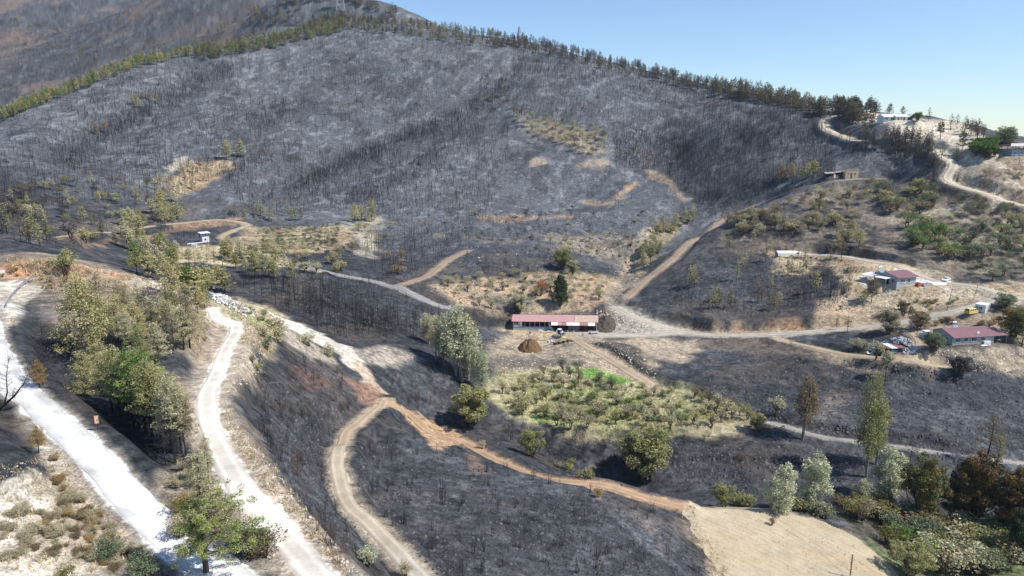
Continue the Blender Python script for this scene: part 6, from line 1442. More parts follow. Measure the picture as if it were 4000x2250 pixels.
# verge of the dirt road
for (u, v, h, kx) in [(672,880,34,'sage'),(698,860,40,'paleolive'),(775,870,38,'paleolive'),(828,898,30,'paleolive'),(650,935,24,'olivegreen'),(635,912,20,'sage'),(665,850,34,'drybrush'),(700,836,36,'drybrush')]:
    T(BUSH, u, v, h, kx, "dusty green shrub beside the white bank and the dirt road bend", 'shrub', None, 1.1, "shrubs beside the white bank")
scatter([(560,745),(700,800),(700,830),(600,790)], 22, lambda p: BUSH.place(p, random.uniform(.5, 1.2), random.choice(['olivegreen', 'freshgreen', 'drybrush', 'paleolive']), "low weedy shrub around the white rubble heaps", "shrub", "weedy shrubs around the rubble heaps", wide=1.4))
sapling([(640,960),(700,900),(860,930),(900,1010),(830,1080),(830,1200),(860,1300),(900,1400),(860,1430),(740,1250),(640,1050)], 120, STEM_M+STEMB_M, (1.2, 3.4), "tuft of thin charred stems on the burnt slope between dirt road and track", "charred stems on the slope left of the track")
sapling([(900,1120),(970,1040),(1080,1130),(1230,1150),(1420,1220),(1650,1290),(1800,1449),(1120,1449),(1000,1360),(900,1220)], 170, STEM_M, (1.0, 3.6), "tuft of thin charred stems on the burnt slope below the orange track", "charred stems on the slope below the track")
T(NBUSH, 925, 1425, 62, 'palegreen', "pale green leafy bush left of the track at the bottom", 'shrub', 0, .8)
T(NBUSH, 1213, 1128, 22, 'paleolive', "small leafy bush on the edge of the orange track", 'shrub', 1, .9); T(NBUSH, 1130+30, 1128, 14, 'paleolive', "tiny pale bush just below the orange track", 'shrub', 2, 1)
T(NBUSH, 1020, 1449, 40, 'drybrush', "dry bush on the right verge of the track at the bottom edge", 'shrub', 1, .9)
T(NBUSH, 1505, 1250, 26, 'ochre', "dry ochre tuft at the end of the orange side track", 'shrub', 1, .9)
# ---- eucalyptus group in the ravine
for (u, v, h, kx, i, w_, lab) in [(1078,865,82,'paleolive',2,1.15,"olive yellow eucalyptus at the left end of the ravine group"),(1095,905,118,'paleolive',1,.9,"second eucalyptus from the left in the ravine group, with a slim dark trunk"),(1118,920,132,'palegreen',0,.85,"pale silvery eucalyptus in the middle of the ravine group"),(1146,945,150,'palegreen',1,1.0,"eucalyptus with a reddish bare trunk in the ravine group"),(1163,960,205,'palegreen',1,1.05,"tallest pale eucalyptus of the ravine group"),(1178,955,170,'paleolive',0,.9,"eucalyptus at the right side of the tallest one in the ravine group")]:
    T(TALL, u, v, h, kx, lab, i=i, wide=w_)
T(TALL, 1207, 990, 125, 'palegreen', "separate eucalyptus right of the ravine group with a white stem", i=2, wide=1.0)
scatter([(1060,860),(1180,880),(1190,960),(1120,940),(1060,890)], 16, lambda p: single(BURNLB_M, "burnt_tree", p, random.uniform(.7, 1.1), "thin reddish brown burnt tree under the eucalyptus group", "burnt tree", "burnt trees under the eucalyptus group"), 150)
T(BIGB, 1185, 1075, 108, 'olivegreen', "broad olive green bush at the left end of the garden", 'bush', 0, 1.15)
T(BIGB, 1337, 1150, 74, 'olivegreen', "round green bush in the burnt ravine below the garden", 'bush', 1, .95)
T(BIGB, 1625, 1215, 152, 'olivegreen', "large olive green tree below the right part of the garden", 'tree', 2, 1.0)
T(BIGB, 1590, 1180, 70, 'brown', "brown scorched bush left of the large olive green tree", 'bush', 0, 1.0)
T(NPINEC, 1409, 772, 84, 'darkgreen', "dark green conifer standing behind the barn", i=0, wide=1.0)
T(BIGB, 1416, 678, 54, 'olivegreen', "round yellow green tree on the burnt slope above the conifer", 'tree', 1, 1.0)
T(BIGB, 1440, 690, 36, 'paleolive', "small dusty tree at the right foot of the round yellow green tree", 'tree', 0, 1.0)
T(OLIVE, 1360, 745, 42, 'orange', "rust brown tree in the orchard behind the barn", 'tree', 0, 1.1)
# right side single trees
T(TALL, 2017, 1106, 172, 'brown', "tall slender eucalyptus with a long bare trunk left of the tallest one", i=1, wide=.82)
T(TALL, 2178, 1200, 262, 'olivegreen', "tallest eucalyptus with a dull olive crown at the right", i=0, wide=.62); T(TALL, 2205, 1170, 190, 'olivegreen', "shorter eucalyptus at the right side of the tallest one", i=2, wide=.7)
T(POPL, 1958, 1288, 138, 'palegreen', "leftmost pale silver poplar behind the pale field", i=2, wide=1.2); T(POPL, 2036, 1282, 162, 'palegreen', "second pale silver poplar, narrow and tallest behind the pale field", i=1, wide=1.15)
T(POPL, 2165, 1275, 84, 'palegreen', "low rounded silver poplar under the tallest eucalyptus", i=0, wide=1.25); T(POPL, 2238, 1262, 150, 'palegreen', "silver poplar right of the tallest eucalyptus", i=1, wide=1.3)
T(BROAD, 2318, 1320, 185, 'mixed', "big rounded green and rust tree right of the silver poplars", i=0, wide=.85)
T(BROAD, 2440, 1335, 205, 'rustgreen', "big dark tree with a rust tinted top near the right edge", i=1, wide=.9); T(BROAD, 2545, 1365, 185, 'rustgreen', "rust tinted broad tree cut by the right edge", i=2, wide=.9)
T(BROAD, 2400, 1330, 120, 'darkgreen', "dark green tree between the two rust tinted trees", i=2, wide=.9); T(BROAD, 2570, 1420, 150, 'darkgreen', "dark tree at the lower right edge", i=1, wide=.8)
T(SCN, 2480, 1160, 130, 'brown', "half burnt pine with thin foliage beside the footpath at the right", wide=1.25); T(SCN, 2505, 1175, 90, 'olivegreen', "small thin green pine just right of the half burnt pine", wide=1.1)
T(BIGB, 1210+610, 1275, 60, 'olivegreen', "olive green bush at the left corner behind the pale field", 'bush', 1, 1.1)
T(BIGB, 1905, 1082, 44, 'olivegreen', "dark olive bush at the right end of the garden", 'bush', 0, 1.3); T(OLIVE, 1955, 1045, 44, 'paleolive', "dusty olive tree above the right end of the garden", 'tree', 1, 1.2)
T(NBUSH, 1942, 1322, 26, 'ochre', "single small dry bush in the middle of the pale field", 'shrub', 0, .6)
p = at(2138, 1452); o = empty("vine_covered_post", p, 0, "dark post wrapped in dry vine at the bottom of the pale field", "post"); hh = 60/ppm(p)
MB().bar((0, 0, -.3), (.05, 0, hh), .09, 8, .06).build("post", WOOD, o)
V, F, Cc = leaf_cloud([(.02, 0, hh*f) for f in np.linspace(.15, 1, 9)], [.2]*9, 60, .12, rng); link(bpy.data.objects.new("vine", mesh_np("vine", V, [F], LEAF['brown'], Cc)), o)
T(BIGB, 2236, 840, 66, 'drybrush', "round leafless brown tree beside the gravel road above the burnt shed", 'tree', 0, 1.0) ; T(BIGB, 2273, 790, 34, 'brown', "small round brown tree on the bank above the gravel road", 'tree', 1, 1.1)
T(BIGB, 2525, 778, 40, 'sage', "dense green bush right of the white container office", 'bush', 1, 1.4)
T(BIGB, 2550, 850, 80, 'mixed', "spreading green and rust tree behind the right end of the farmhouse", 'tree', 0, 1.1); T(PINE, 2570, 870, 70, 'olivegreen', "green pine at the right edge behind the farmhouse", wide=1.4)
T(BIGB, 2345, 885, 52, 'sage', "dense sage green tree at the left corner of the farmhouse", 'tree', 2, 1.15)
T(BIGB, 2310, 828, 46, 'brown', "half burnt bushy tree on the bank between the farmhouse and gravel road", 'tree', 1, 1.2)
T(PINE, 2192, 760, 64, 'brown', "browned pine before the white canopy of the upper house", wide=1.15, i=1); T(PINE, 2170, 768, 40, 'olivegreen', "small green pine at the foot of the browned pine by the canopy", wide=1.2)
T(OLIVE, 2150, 885, 36, 'paleolive', "pale olive tree left of the small shed", 'tree', 0, 1.2); T(OLIVE, 2205, 905, 44, 'paleolive', "dusty olive tree in front of the small shed", 'tree', 1, 1.1); T(OLIVE, 2172, 880, 26, 'paleolive', "smaller olive tree between the pale olive tree and the ash heap", 'tree', 2, 1.1)
T(PINEB, 2228, 950, 68, 'paleolive', "pine with a bare leaning trunk below the small shed", wide=1.1)
T(BIGB, 2415, 945, 50, 'charred', "black leafless bushy tree on the slope below the farmhouse", 'tree', 0, 1.2)
for (u, v, h) in [(2131,835,44),(2103,830,30),(2265,850,30),(2290,838,30)]: T(SCORCH, u, v, h, random.choice(['charred', 'brown']), "thin scorched tree beside the gravel road", 'tree', None, 1.1, "scorched trees beside the gravel road")
for (u, v, h) in [(2180,882,40),(1990,880,28),(2290,880+10,26),(1905,1052,20),(2112,1195,36),(2290,1160,60)]:
    p = at(u, v); single(BURNL_M, "burnt_tree", p, h/ppm(p)/6.5, "bare black tree standing alone on the burnt right slope", "burnt tree", "lone bare trees on the right slope")
# ---- zones
Z = lambda poly, n, P, hs, keys, label, cat, grp, ymin=0, wide=(.9, 1.25), gap=0: scatter(poly, n, lambda p: P.place(p, random.uniform(*hs), random.choice(keys), label, cat, grp, wide=random.uniform(*wide)), ymin, gap)
Z([(1240,1010),(1270,960),(1420,955),(1420,1040),(1300,1040)], 12, OLIVE, (3.2, 5), ['drybrush', 'paleolive', 'yellowgreen'], "bare brownish fruit tree in the left part of the garden", "tree", "brownish fruit trees in the left of the garden")
Z([(1400,960),(1640,970),(1760,1030),(1700,1050),(1430,1040)], 16, OLIVE, (2.2, 4), ['freshgreen', 'sage', 'freshgreen', 'paleolive', 'sage', 'olivegreen'], "green fruit tree in the leafy middle of the garden", "tree", "green fruit trees in the middle of the garden")
Z([(1260,1000),(1330,950),(1480,950),(1660,985),(1780,1030),(1740,1062),(1500,1062),(1300,1040)], 120, BUSH, (.5, 2.0), ['freshgreen', 'paleolive', 'sage', 'olivegreen', 'yellowgreen', 'freshgreen', 'paleolive'], "leafy shrub or crop clump in the green garden", "garden shrub", "leafy shrubs in the garden", 0, (1.1, 1.9))
Z([(1250,1040),(1400,1050),(1700,1060),(1860,1050),(1850,1075),(1600,1085),(1380,1075)], 18, OLIVE, (4, 5.5), ['paleolive', 'drybrush', 'yellowgreen'], "thin brown fruit tree along the near edge of the garden", "tree", "fruit trees along the near edge of the garden", 0, (.9, 1.1), 4)
Z([(1340,945),(1460,930),(1520,965),(1400,965)], 7, OLIVE, (3.5, 4.5), ['sage', 'brown', 'sage'], "dark round tree at the far edge of the garden by the bright grass", "tree", "dark trees at the far edge of the garden", 0, (.9, 1.1), 4)
Z([(1660,990),(1800,1010),(1900,1060),(1800,1060)], 10, OLIVE, (3.5, 4.8), ['paleolive', 'brown', 'olivegreen'], "fruit tree in the right corner of the garden", "tree", "fruit trees in the right corner of the garden")
Z([(1110,720),(1200,700),(1340,696),(1490,700),(1540,720),(1530,750),(1430,785),(1230,790),(1180,760)], 50, OLIVE, (3.2, 5), ['paleolive', 'paleolive', 'yellowgreen', 'drybrush'], "dusty olive tree in the orchard behind the barn", "tree", "olive trees in the orchard behind the barn", 0, (1, 1.3), 4.5)
T(BIGB, 1305, 790, 52, 'paleolive', "broad dusty olive tree just behind the barn's left end", 'tree', 0, 1.1)
Z([(1380,600),(1600,590),(1580,650),(1400,645)], 18, OLIVE, (2.8, 4.5), ['paleolive', 'yellowgreen', 'drybrush'], "dusty tree on the sandy patch upslope of the barn orchard", "tree", "trees on the sandy patch above the barn", 0, (1, 1.3), 5)
Z([(1280,285),(1380,300),(1500,330),(1540,380),(1470,395),(1350,345)], 40, OLIVE, (4.5, 7.5), ['paleolive', 'yellowgreen', 'paleolive', 'brown'], "pale olive tree in the unburnt patch high on the hill", "tree", "olive trees in the unburnt hill patch", 0, (1, 1.3), 6)
Z([(1180,250),(1300,240),(1320,280),(1250,290)], 6, PINEF, (7, 9), ['charred', 'brown'], "dark scorched pine above the unburnt hill patch", "tree", "scorched pines above the unburnt patch")
for q in rowpts([(640,582), (860,572), (850,618), (680,638)], 14, 6, .25): OLIVE.place(q, random.uniform(2.0, 3.4), random.choice(['paleolive', 'brown', 'paleolive', 'sage']), "small olive tree in the planted middle orchard", "tree", "olive trees in the middle orchard", wide=random.uniform(1, 1.35))
for q in rowpts([(430,645), (660,640), (690,662), (420,660)], 12, 2, .2): OLIVE.place(q, random.uniform(1.6, 2.4), 'paleolive', "small olive tree in the dry grass strip below the hut", "tree", "olive trees below the hut", wide=1.2)
Z([(280,600),(360,520),(440,500),(450,560),(380,590),(330,640)], 26, PINE, (5, 9), ['olivegreen', 'paleolive', 'yellowgreen'], "olive green pine in the grove left of the hut", "tree", "pines in the grove left of the hut", 0, (1.1, 1.5))
Z([(370,480),(450,430),(560,400),(560,440),(470,500),(400,520)], 26, PINEF, (4, 7), ['yellowgreen', 'brown', 'paleolive', 'olivegreen'], "pine around the tan landslip on the left hill", "tree", "pines around the tan landslip", 0, (1.1, 1.4))
T(PINE, 570, 402, 50, 'yellowgreen', "left one of the two big yellow green pines on the left hill", wide=1.4); T(PINE, 605, 395, 46, 'yellowgreen', "right one of the two big yellow green pines on the left hill", wide=1.4)
T(PINE, 243, 340, 28, 'ochre', "lone left ochre pine high on the left hill"); T(PINE, 264, 336, 30, 'ochre', "lone right ochre pine high on the left hill")
Z([(310,260),(390,240),(400,270),(340,290)], 7, PINEF, (7, 10), ['yellowgreen', 'brown', 'olivegreen'], "scorched pine in the small group high on the left hill", "tree", "small pine group high on the left hill")
for (u, v, h) in [(893,560,48),(910,556,40),(935,556,56)]: T(PINE, u, v, h, 'yellowgreen', "yellow green pine of the group of three above the middle orchard", 'tree', None, 1.1, "three pines above the middle orchard")
Z([(560,540),(700,530),(790,540),(780,560),(600,560)], 13, PINEF, (5, 7.5), ['yellowgreen', 'olivegreen', 'brown'], "small yellowish pine along the foot of the burnt hill", "tree", "pines along the foot of the burnt hill")
Z([(870,560),(980,540),(1000,600),(940,620),(890,600)], 14, OLIVE, (2.5, 5), ['yellowgreen', 'drybrush', 'paleolive'], "scrubby tree around the pale slip right of the middle orchard", "shrub", "scrub around the pale slip")
Z([(930,640),(1030,630),(1030,690),(950,700)], 9, OLIVE, (3, 5), ['ochre', 'brown', 'drybrush'], "ochre shrub on the burnt mound beyond the valley road", "shrub", "ochre shrubs on the burnt mound")
Z([(780,620),(900,620),(880,650),(790,650)], 18, OLIVE, (2.5, 4.5), ['charred', 'brown', 'paleolive'], "dark shrub on the rounded slope below the middle orchard", "shrub", "dark shrubs below the middle orchard")
Z([(560,640),(720,640),(740,700),(600,700),(570,680)], 24, PINE, (5, 9), ['olivegreen', 'paleolive', 'yellowgreen'], "olive green pine behind the crest wood near the valley road", "tree", "pines near the valley road", 195, (1.1, 1.4))
Z([(0,540),(130,520),(250,560),(300,620),(150,640),(0,600)], 30, PINEF, (4, 7.5), ['brown', 'olivegreen', 'charred', 'yellowgreen'], "scattered scorched pine on the burnt shoulder at the left edge", "tree", "scorched pines on the left shoulder")
Z([(0,470),(250,440),(380,470),(340,530),(100,520),(0,520)], 22, PINEF, (3.5, 6.5), ['brown', 'yellowgreen', 'charred'], "scattered small scorched pine low on the left hill", "tree", "scorched pines low on the left hill")
Z([(0,470),(380,460),(560,530),(400,560),(300,640),(120,600),(0,560)], 46, OLIVE, (2.5, 5), ['paleolive', 'brown', 'yellowgreen', 'olivegreen', 'charred'], "dusty olive brown shrub on the burnt slopes left of the hut", "shrub", "olive brown shrubs left of the hut", 0, (1.1, 1.5))
Z([(560,650),(760,640),(930,690),(900,700),(700,690)], 16, OLIVE, (3, 5), ['paleolive', 'yellowgreen', 'brown'], "olive shrub along the valley road", "shrub", "olive shrubs along the valley road", 190, (1.1, 1.5))
Z([(1100,560),(1240,530),(1500,500),(1720,540),(1600,640),(1200,640)], 24, OLIVE, (2, 4), ['paleolive', 'charred', 'brown', 'yellowgreen'], "small dusty shrub on the open burnt terraces in mid hill", "shrub", "dusty shrubs on the mid hill terraces", 0, (1, 1.4))
# right-hand spur and slopes
Z([(1600,650),(1640,590),(1740,540),(1760,560),(1680,620),(1620,680)], 30, PINE, (5, 8.5), ['yellowgreen', 'olivegreen', 'paleolive'], "yellow green pine in the gully left of the ridge track", "tree", "pines in the gully left of the ridge track", 0, (1, 1.3))
Z([(1750,690),(1760,640),(1900,600),(2130,640),(2140,760),(1900,790),(1680,770)], 30, PINEF, (5, 9), ['olivegreen', 'brown', 'yellowgreen'], "half scorched pine on the burnt slope above the gravel road", "tree", "half scorched pines above the gravel road", 0, (.8, 1.1))
Z([(1820,560),(1900,540),(2150,530),(2180,590),(1980,600),(1850,600)], 56, OLIVE, (3.8, 6), ['paleolive', 'yellowgreen', 'brown', 'drybrush'], "olive tree on the burnt terraces below the ruin", "tree", "olive trees on the terraces below the ruin", 0, (1.1, 1.4))
Z([(1960,520),(2000,480),(2200,470),(2260,520),(2100,540)], 34, OLIVE, (3.2, 6), ['paleolive', 'brown', 'olivegreen'], "shrubby tree on the brown slope right below the ruin", "tree", "shrubby trees below the ruin")
Z([(2070,600),(2160,590),(2190,620),(2100,630)], 9, PINE, (5, 8), ['yellowgreen', 'olivegreen'], "yellow green pine above the foundation slab bank", "tree", "pines above the foundation slab", 0, (1.1, 1.4))
for (u, v, h) in [(1965,455,42),(1990,450,40),(2015,455,34),(2045,450,48),(2030,448,40)]: T(PINE, u, v, h, 'ochre' if u < 2000 else 'yellowgreen', "yellowed pine in the row left of the ruin", 'tree', None, 1.2, "yellowed pines left of the ruin")
Z([(2180,480),(2340,470),(2350,540),(2240,540)], 26, OLIVE, (4, 7), ['olivegreen', 'brown', 'sage', 'yellowgreen'], "green and brown tree on the slope right of the ruin", "tree", "trees on the slope right of the ruin", 0, (1.1, 1.5))
Z([(2270,560),(2370,570),(2400,660),(2330,650),(2280,610)], 26, OLIVE, (4.5, 7.5), ['freshgreen', 'sage', 'olivegreen', 'freshgreen'], "fresh green tree in the unburnt hollow above the upper house", "tree", "fresh green trees in the unburnt hollow", 0, (1.1, 1.5))
Z([(2380,560),(2576,560),(2576,640),(2420,650)], 30, OLIVE, (3, 6), ['sage', 'sage', 'olivegreen', 'darkgreen'], "sage green bush on the right slope between the two upper roads", "bush", "sage bushes between the upper roads", 0, (1.2, 1.6), 4)
Z([(2420,650),(2576,630),(2576,720),(2480,710)], 16, OLIVE, (3, 5.5), ['sage', 'sage', 'darkgreen'], "sage green round bush on the pale slope right of the white car", "bush", "sage bushes right of the white car", 0, (1.2, 1.6), 5)
Z([(2400,500),(2560,530),(2560,560),(2420,550)], 18, OLIVE, (3, 5), ['sage', 'charred', 'brown', 'sage'], "olive tree under the pale road at the far right", "tree", "olive trees under the pale road", 0, (1.1, 1.4))
Z([(2440,430),(2576,400),(2576,500),(2480,480)], 14, OLIVE, (1.5, 3.5), ['sage', 'drybrush', 'paleolive'], "low shrub on the tan hill below the open roofed house", "shrub", "low shrubs on the tan hill")
Z([(2250,760),(2400,730),(2420,770),(2300,790)], 16, BUSH, (.8, 1.8), ['olivegreen', 'drybrush', 'brown', 'olivegreen'], "small shrub on the bare bank between house terrace and gravel road", "shrub", "small shrubs on the bare bank", 0, (1.1, 1.5))
Z([(2200,800),(2340,790),(2420,800),(2440,815),(2330,825)], 14, BUSH, (1, 2.4), ['drybrush', 'ochre', 'brown'], "dry shrub on the bank behind the farmhouse", "shrub", "dry shrubs behind the farmhouse", 0, (1.1, 1.6))
Z([(2440,800),(2540,800),(2540,825),(2460,820)], 12, BUSH, (1, 2.2), ['drybrush', 'ochre'], "dry brush right of the solar panels behind the farmhouse", "shrub", "dry brush right of the solar panels")
Z([(1880,1275),(2060,1290),(2180,1350),(2100,1310),(2000,1280),(1800,1268)], 24, BUSH, (1.5, 3), ['drybrush', 'olivegreen', 'brown', 'sage'], "low scrub along the far edge of the pale field", "shrub", "scrub along the far edge of the field", 0, (1.1, 1.5))
Z([(2080,1270),(2240,1290),(2380,1330),(2300,1360),(2150,1320)], 36, OLIVE, (3, 5), ['brown', 'olivegreen', 'mixed', 'sage', 'drybrush'], "thicket tree along the right edge of the pale field", "tree", "thicket along the right edge of the field", 0, (1.1, 1.6))
Z([(2200,1370),(2330,1330),(2576,1340),(2576,1449),(2330,1449)], 66, OLIVE, (3.5, 6), ['olivegreen', 'paleolive', 'mixed', 'sage', 'olivegreen', 'freshgreen', 'brown'], "mixed green and brown tree in the thicket at the lower right corner", "tree", "thicket in the lower right corner", 0, (1.1, 1.6))
T(BIGB, 2290, 1449, 90, 'olivegreen', "broad grey green bush at the right edge of the field, bottom of the picture", 'bush', 1, 1.25)
Z([(1400,1170),(1560,1190),(1500,1215),(1420,1195)], 8, BUSH, (1.2, 2.4), ['yellowgreen', 'olivegreen'], "low yellow green shrub between the orange track and the ravine", "shrub", "yellow green shrubs above the orange track")
sapling([(1250,1080),(1420,1090),(1560,1110),(1550,1190),(1400,1160),(1280,1120)], 50, BURNL_M, (2.5, 4.5), "charred bush in the burnt ravine below the garden", "charred bushes in the ravine", "burnt bush", "burnt_bush", 0, 1.1, 6.5)
sapling([(1680,1090),(1900,1100),(2000,1130),(1880,1200),(1720,1190)], 26, STEMB_M, (1.5, 3), "brownish burnt sapling on the terrace left of the slender eucalyptus", "burnt saplings on the lower terrace")
sapling([(960,930),(1100,960),(1120,1040),(1000,1030)], 24, STEMB_M+STEM_M, (1.5, 3.5), "charred stems on the pale slope left of the ravine", "charred stems left of the ravine")
sapling([(1150,640),(1480,640),(1480,690),(1200,690)], 24, BURNL_M, (2.5, 4), "small burnt fruit tree on the terraces above the barn orchard", "burnt fruit trees above the barn orchard", "burnt tree", "burnt_tree", 0, 1.1, 6.5)
sapling([(1230,550),(1500,540),(1600,580),(1360,600),(1200,620)], 40, BURNL_M, (3, 4.5), "small burnt fruit tree on the open terraces in mid hill", "burnt fruit trees on the mid hill terraces", "burnt tree", "burnt_tree", 0, 1.1, 6.5)
sapling([(1800,880),(2000,900),(2400,960),(2560,1000),(2400,1090),(2000,1060),(1800,960)], 30, STEM_M, (1, 2.4), "charred stems on the wide black slope at the right", "charred stems on the right black slope")
# ridge-line woods
def band(line, n, spread, P, hs, keys, label, grp, ymin=0, dv=0):
    sp = spline([(a, b, 0) for a, b in line], 10); 
    for i in range(n):
        q = sp[random.randrange(len(sp))]; u = q[0]+random.uniform(-8, 8); v = q[1]+random.uniform(0, 1)**1.5*spread+dv
        p = at(u, v, ymin); P.place(p, random.uniform(*hs), random.choice(keys), label, "tree", grp, wide=random.uniform(1, 1.35))
band([(0,298),(60,272),(120,248),(180,226),(250,196),(330,166),(420,144),(500,128)], 330, 16, PINEF, (5.5, 9), ['freshgreen', 'olivegreen', 'ridge', 'yellowgreen', 'olivegreen'], "green pine in the unburnt belt along the left ridge", "green pines along the left ridge", 380, -2)
band([(500,130),(600,112),(700,96),(780,74),(860,60)], 360, 26, PINEF, (5.5, 9), ['freshgreen', 'ridge', 'olivegreen', 'ridge', 'brown'], "green pine on the broad shoulder of the left ridge", "pines on the shoulder of the left ridge", 480)
band([(780,50),(880,44),(960,56),(1050,64),(1150,78),(1250,92)], 420, 34, PINEF, (3.5, 9), ['ridge', 'ridgebrown', 'ridge', 'charred', 'olivegreen'], "browned pine along the top of the main hill", "browned pines along the hilltop", 500)
band([(1250,94),(1340,108),(1450,134),(1550,160),(1680,190),(1800,216)], 480, 24, PINEF, (3, 9), ['ridgebrown', 'charred', 'charred', 'ridge'], "dark scorched pine along the skyline of the main hill", "dark pines along the descending skyline", 400)
band([(1800,220),(1900,238),(2000,260),(2080,276),(2150,284)], 300, 22, PINEF, (4, 11.5), ['ridgebrown', 'ridge', 'ridge', 'charred', 'brown'], "olive brown pine on the skyline left of the crest road", "pines on the skyline left of the crest road", 380)
Z([(2100,270),(2220,290),(2200,330),(2110,310)], 34, PINE, (8, 12), ['ridge', 'ridgebrown', 'charred', 'ridge'], "tall scorched pine between the crest road and the white house", "tree", "tall pines by the crest road", 0, (1, 1.3))
Z([(2090,335),(2180,345),(2260,352),(2350,365),(2340,410),(2230,395),(2130,360)], 85, SCORCH, (6.5, 10), ['charred', 'charred', 'ridgebrown', 'ridge'], "tall blackened pine on the slope below the white house", "tree", "blackened pines below the white house", 0, (.9, 1.2))
Z([(2330,380),(2370,400),(2360,460),(2300,440)], 14, SCORCH, (6, 9), ['brown', 'charred'], "brown scorched pine left of the pale zigzag road", "tree", "scorched pines left of the zigzag road")
for (u, v, h, P, kx, lab) in [(2237,292,32,PINE,'charred',"black pine on the skyline behind the white house"),(2270,294,26,PINE,'brown',"brown pine on the skyline behind the right end of the white house"),(2308,306,24,BIGB,'freshgreen',"round green tree right of the white house"),(2335,306,34,SCORCH,'charred',"thin bare pine on the skyline right of the round green tree"),
      (2365,350,44,PINE,'darkgreen',"dark green pine on the pale bank below the crest"),(2420,378,50,PINE,'darkgreen',"second dark green pine on the pale bank, further right"),(2405,400,30,PINE,'olivegreen',"small olive pine beside the pale road bend")]:
    T(P, u, v, h, kx, lab, 'tree', None, 1.1)
Z([(2350,318),(2420,325),(2480,345),(2470,356),(2400,330)], 22, SCORCH, (5, 9), ['charred', 'charred', 'brown'], "thin bare pine on the far right skyline", "tree", "thin pines on the far right skyline")
Z([(2440,380),(2490,370),(2540,385),(2500,405),(2450,400)], 16, BIGB, (5, 8), ['freshgreen', 'darkgreen', 'freshgreen'], "green tree clump beside the open roofed house", "tree", "green trees by the open roofed house", 0, (1, 1.2))
Z([(2500,352),(2576,362),(2576,372),(2500,366)], 9, PINE, (6, 9), ['brown', 'sage', 'olivegreen'], "brownish pine behind the open roofed house", "tree", "pines behind the open roofed house", 0, (1.2, 1.6))
band([(700,8),(760,4),(850,-4),(920,14),(1000,40)], 70, 10, SCORCH, (8, 13), ['charred', 'brown', 'olivegreen'], "thin dark pine on the hump beneath the near pylon", "thin pines on the hump by the pylon", 760, 0)
Z([(20,40),(200,90),(330,110),(560,80),(640,60),(520,110),(330,150),(200,160),(30,120)], 70, PINEF, (5, 9), ['brown', 'olivegreen', 'charred'], "small dark tree on the reddish far mountain", "tree", "trees on the far mountain", 800, (1.1, 1.6))
Z([(640,20),(760,20),(780,60),(640,90),(500,110)], 40, PINEF, (7, 11), ['charred', 'brown', 'olivegreen'], "dark pine on the slope between far mountain and hump", "tree", "dark pines between mountain and hump", 700, (1, 1.4))
settle('pine_tree', 235, 'pine_wood', "far pines of the ridge belts and hillside groups, small in the picture")
settle('olive_tree', 280, 'olive_scrub', "far olive trees and scrub of the orchards and slopes")
settle('scorched_pine_tree', 240, 'scorched_wood', "far blackened pines on the crest and the hump")
# ---- burnt wood: 300 nearest single trees, then the rest of the hillside as one mass
ZB = [
 ([(580,700),(700,690),(900,700),(1060,770),(1130,800),(1060,850),(960,860),(840,850),(720,785)], 330, 1.0, (5, 8), 0),
 ([(1680,760),(1750,690),(1880,640),(1960,660),(2080,690),(2130,760),(1900,800),(1740,800)], 110, 1.0, (5, 8), 0),
 ([(2010,690),(2100,680),(2150,740),(2110,780),(2020,770)], 60, 1.0, (7, 9), 0),
 ([(300,600),(420,580),(560,640),(560,690),(420,660),(330,660)], 60, 1.0, (5, 7), 170),
 ([(0,500),(150,500),(300,560),(250,620),(100,640),(0,600)], 50, 1.0, (4, 7), 0),
 ([(900,620),(1100,560),(1240,520),(1180,620),(1050,690),(960,700)], 330, 1.0, (6, 9), 0),
 ([(1230,520),(1290,400),(1640,430),(1740,520),(1600,640),(1480,640),(1150,640)], 150, 1.0, (5, 8), 0),
 ([(0,305),(250,205),(500,140),(850,75),(1000,90),(1300,125),(1280,290),(1280,400),(1230,520),(1000,560),(900,530),(620,540),(560,440),(400,500),(0,520)], 8200, 1.0, (3.8, 7), 0),
 ([(1290,120),(1500,160),(1700,205),(2000,268),(2090,300),(2100,440),(1950,470),(1800,545),(1740,500),(1660,430),(1550,420),(1540,330),(1290,290)], 7600, 1.0, (4, 7), 0),
 ([(2110,340),(2240,370),(2350,420),(2300,450),(2130,430)], 70, 1.0, (6, 9), 0),
 ([(0,60),(300,40),(640,10),(840,20),(700,80),(400,140),(200,190),(0,270)], 900, 1.0, (6, 10), 600),
]
allp = []
for (poly, n, k, hs, ymin) in ZB:
    xs = np.array(poly, float); got = 0
    while got < n:
        m = (n-got)*2+20; U = np.random.default_rng(got+n).uniform(xs[:, 0].min(), xs[:, 0].max(), m); Vv = np.random.default_rng(got+n+1).uniform(xs[:, 1].min(), xs[:, 1].max(), m)
        ins = inpoly(U, Vv, poly)
        for u, v in zip(U[ins], Vv[ins]):
            if got >= n: break
            p = at(u, v, ymin)
            c = float(fbm(np.array([p[0]]), np.array([p[1]]), 55, 3, 300)[0])
            if n > 1000 and random.random() > .62+.8*c: continue
            if p[1] < 460 and on_road(p, 1.0): continue
            got += 1; allp.append((p, random.uniform(*hs), (v > 640, u)))
